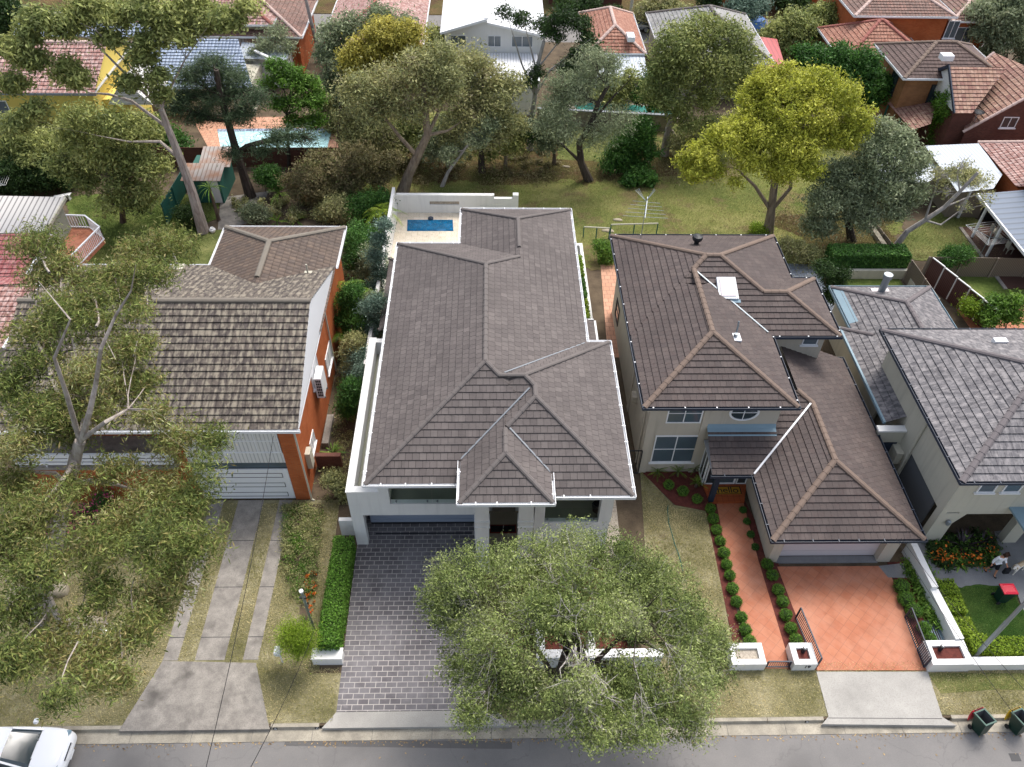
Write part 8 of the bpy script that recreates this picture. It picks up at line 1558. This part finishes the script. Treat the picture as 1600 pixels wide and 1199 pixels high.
def person():
    base = W(1545, 896); P = thing('person', base, 'person in white shirt and black shorts walking past the flax bed', 'person')
    P.rotation_euler = (0, 0, R(8))
    # local frame: x to the person's left (picture right), -y towards the camera (the way they walk)
    B = [(0,0,.93,.13,.11),(0,-.01,1.08,.12,.10),(0,-.02,1.25,.145,.105),(0,-.03,1.40,.13,.09),(0,-.05,1.47,.055,.055),(0,-.075,1.53,.05,.05),(.01,-.10,1.59,.078,.09),(.01,-.105,1.68,.082,.095),(.01,-.10,1.735,.05,.06),
         (-.10,0,.88,.085,.085),(-.12,.03,.50,.055,.055),(-.12,.05,.46,.05,.05),(-.13,.16,.10,.036,.036),(-.13,.06,.03,.035,.03),
         (.10,0,.88,.085,.085),(.12,-.12,.50,.058,.058),(.12,-.13,.46,.052,.05),(.12,-.20,.08,.038,.038),(.12,-.32,.035,.035,.028),
         (-.19,-.02,1.40,.055,.055),(-.28,.02,1.14,.042,.042),(-.30,-.04,.90,.027,.027),(-.30,-.055,.84,.028,.018),
         (.19,-.02,1.40,.055,.055),(.27,-.04,1.14,.042,.042),(.26,-.25,1.02,.028,.028),(.26,-.31,1.00,.028,.018)]
    E_ = [(0,1),(1,2),(2,3),(3,4),(4,5),(5,6),(6,7),(7,8),(0,9),(9,10),(10,11),(11,12),(12,13),(0,14),(14,15),(15,16),(16,17),(17,18),(3,19),(19,20),(20,21),(21,22),(3,23),(23,24),(24,25),(25,26)]
    def fing(w, d, s):
        n0 = len(B)
        for i, (ox, ln) in enumerate(((-.026,.060),(-.009,.072),(.009,.068),(.026,.055))):
            k = len(B); q = [Vector(B[w][:3])+Vector((ox, 0, 0)), None, None]; q[1] = q[0]+Vector(d)*ln*.6; q[2] = q[1]+(Vector(d)+Vector((0, -.1, -.5))).normalized()*ln*.55
            B.extend([(*v, .0085) for v in q]); E_.extend([(w, k), (k, k+1), (k+1, k+2)])
        k = len(B); a = Vector(B[w][:3])+Vector((s*.03, -.015, .015)); B.extend([(*a, .010), (*(a+Vector((s*.01, -.02, -.035))), .009)]); E_.extend([(w, k), (k, k+1)])
    fing(22, (0, -.15, -1), 1); fing(26, (0, -1, -.25), -1)
    body = skin_body('body', B, E_, M['skin'], P, 0, 2)
    skin_body('shirt', [(0,0,.96,.165,.13),(0,-.01,1.08,.15,.125),(0,-.02,1.25,.17,.13),(0,-.03,1.395,.15,.11),(0,-.045,1.44,.07,.07),(-.19,-.02,1.40,.075,.075),(-.275,.02,1.14,.06,.06),(-.30,-.03,.95,.045,.045),(.19,-.02,1.40,.075,.075),(.265,-.04,1.14,.06,.06),(.262,-.19,1.045,.045,.045)],
        [(0,1),(1,2),(2,3),(3,4),(3,5),(5,6),(6,7),(3,8),(8,9),(9,10)], M['shirt'], P, 1, 2)
    skin_body('shorts', [(0,0,.97,.145,.12),(0,0,.90,.14,.12),(-.10,.0,.84,.115,.115),(-.12,.02,.62,.10,.10),(-.12,.035,.44,.085,.085),(.10,-.0,.84,.115,.115),(.115,-.06,.62,.10,.10),(.12,-.12,.44,.085,.085)], [(0,1),(1,2),(2,3),(3,4),(1,5),(5,6),(6,7)], M['cloth'], P, 0, 2)
    skin_body('hair', [(.01,-.07,1.62,.088,.075),(.01,-.085,1.70,.10,.10),(.01,-.11,1.755,.075,.08)], [(0,1),(1,2)], M['hair'], P, 1, 2)
    for x, y0, y1, z in ((-.13,.18,.02,.05),(.12,-.18,-.36,.04)): skin_body('shoe', [(x,y0,z,.05,.05),(x,(y0+y1)/2,z,.052,.045),(x,y1,z-.005,.045,.035)], [(0,1),(1,2)], M['black'], P, 1, 1)
    o0 = wl(P); q = MB()
    for s_ in (-1, 1): q.lathe((o0.x+.01+s_*.033, o0.y-.195, o0.z+1.655), [(.002, -.008), (.010, -.004), (.010, .004), (.002, .008)], 8)
    e = q.build('eyes', M['black'], P); e['kind'] = 'stuff'
    q = MB(); q.face([(o0.x+.01-.013, o0.y-.19, o0.z+1.61), (o0.x+.01+.013, o0.y-.19, o0.z+1.61), (o0.x+.01, o0.y-.225, o0.z+1.613)]); q.face([(o0.x+.01-.013, o0.y-.19, o0.z+1.61), (o0.x+.01, o0.y-.225, o0.z+1.613), (o0.x+.01, o0.y-.195, o0.z+1.65)]); q.face([(o0.x+.01+.013, o0.y-.19, o0.z+1.61), (o0.x+.01, o0.y-.195, o0.z+1.65), (o0.x+.01, o0.y-.225, o0.z+1.613)]); q.build('nose', M['skin'], P)
    q = MB(); q.box(o0.x-.015, o0.y-.195, o0.z+1.582, o0.x+.035, o0.y-.182, o0.z+1.59); q.build('mouth', M['redbrown'], P)
    bg_ = thing('bag', base+Vector((.36, -.34, .6)), 'black bag carried by the person in the white shirt', 'bag'); v = bg_.location; q = MB(); q.prism([(v.x-.16, v.y-.08), (v.x+.16, v.y-.06), (v.x+.15, v.y+.08), (v.x-.15, v.y+.07)], v.z-.05, v.z+.32); q.build('body', M['cloth'], bg_, bevel=.03)
    q = MB(); q.tube([(v.x-.1, v.y, v.z+.31), (v.x-.06, v.y, v.z+.42), (v.x+.03, v.y, v.z+.42), (v.x+.08, v.y, v.z+.31)], .012, 6); q.build('strap', M['cloth'], bg_)
person()
def dog():
    base = W(1586, 893); D = thing('dog', base, 'pale golden and white dog standing beside the person in the white shirt', 'dog'); D.rotation_euler = (0, 0, R(205)); D.scale = (1.0, 1.0, 1.0)
    # local frame: +x is where the dog faces
    B = [(0,0,.52,.13,.15),(.22,0,.50,.15,.17),(.36,0,.56,.12,.13),(.46,.02,.68,.085,.085),(.54,.04,.78,.085,.085),(.63,.05,.76,.055,.05),(.70,.06,.74,.04,.035),
         (-.22,0,.53,.115,.12),(-.36,0,.54,.11,.12),(-.46,0,.56,.04,.04),(-.58,.02,.50,.03,.03),(-.70,.03,.40,.02,.02),
         (.30,.09,.38,.06,.06),(.30,.10,.20,.036,.036),(.29,.10,.05,.03,.03),(.34,.10,.025,.034,.024),(.30,-.09,.38,.06,.06),(.32,-.10,.20,.036,.036),(.33,-.10,.05,.03,.03),(.38,-.10,.025,.034,.024),
         (-.32,.10,.40,.085,.085),(-.26,.11,.30,.06,.06),(-.38,.11,.17,.034,.034),(-.35,.11,.05,.028,.028),(-.30,.11,.025,.034,.024),(-.34,-.10,.40,.085,.085),(-.30,-.11,.30,.06,.06),(-.42,-.11,.17,.034,.034),(-.39,-.11,.05,.028,.028),(-.34,-.11,.025,.034,.024)]
    E_ = [(0,1),(1,2),(2,3),(3,4),(4,5),(5,6),(0,7),(7,8),(8,9),(9,10),(10,11),(1,12),(12,13),(13,14),(14,15),(1,16),(16,17),(17,18),(18,19),(8,20),(20,21),(21,22),(22,23),(23,24),(8,25),(25,26),(26,27),(27,28),(28,29)]
    skin_body('body', B, E_, M['furw'], D, 0, 2)
    skin_body('coat_patch', [(.20,0,.56,.12,.15),(0,0,.57,.115,.145),(-.2,0,.575,.105,.125),(-.36,0,.58,.09,.11)], [(0,1),(1,2),(2,3)], M['fur'], D, 1, 2)
    for s_ in (-1, 1): skin_body('ear', [(.50,.04+s_*.06,.83,.02,.03),(.49,.04+s_*.10,.76,.018,.035),(.50,.04+s_*.11,.70,.012,.02)], [(0,1),(1,2)], M['fur'], D, 0, 1)
    skin_body('nose', [(.735,.06,.755,.018),(.75,.06,.75,.012)], [(0,1)], M['black'], D, 0, 1)
    skin_body('collar', [(.41,-.07,.62,.02),(.47,-.06,.60,.02),(.49,.02,.585,.02),(.46,.10,.60,.02)], [(0,1),(1,2),(2,3)], M['black'], D, 0, 1)
dog()
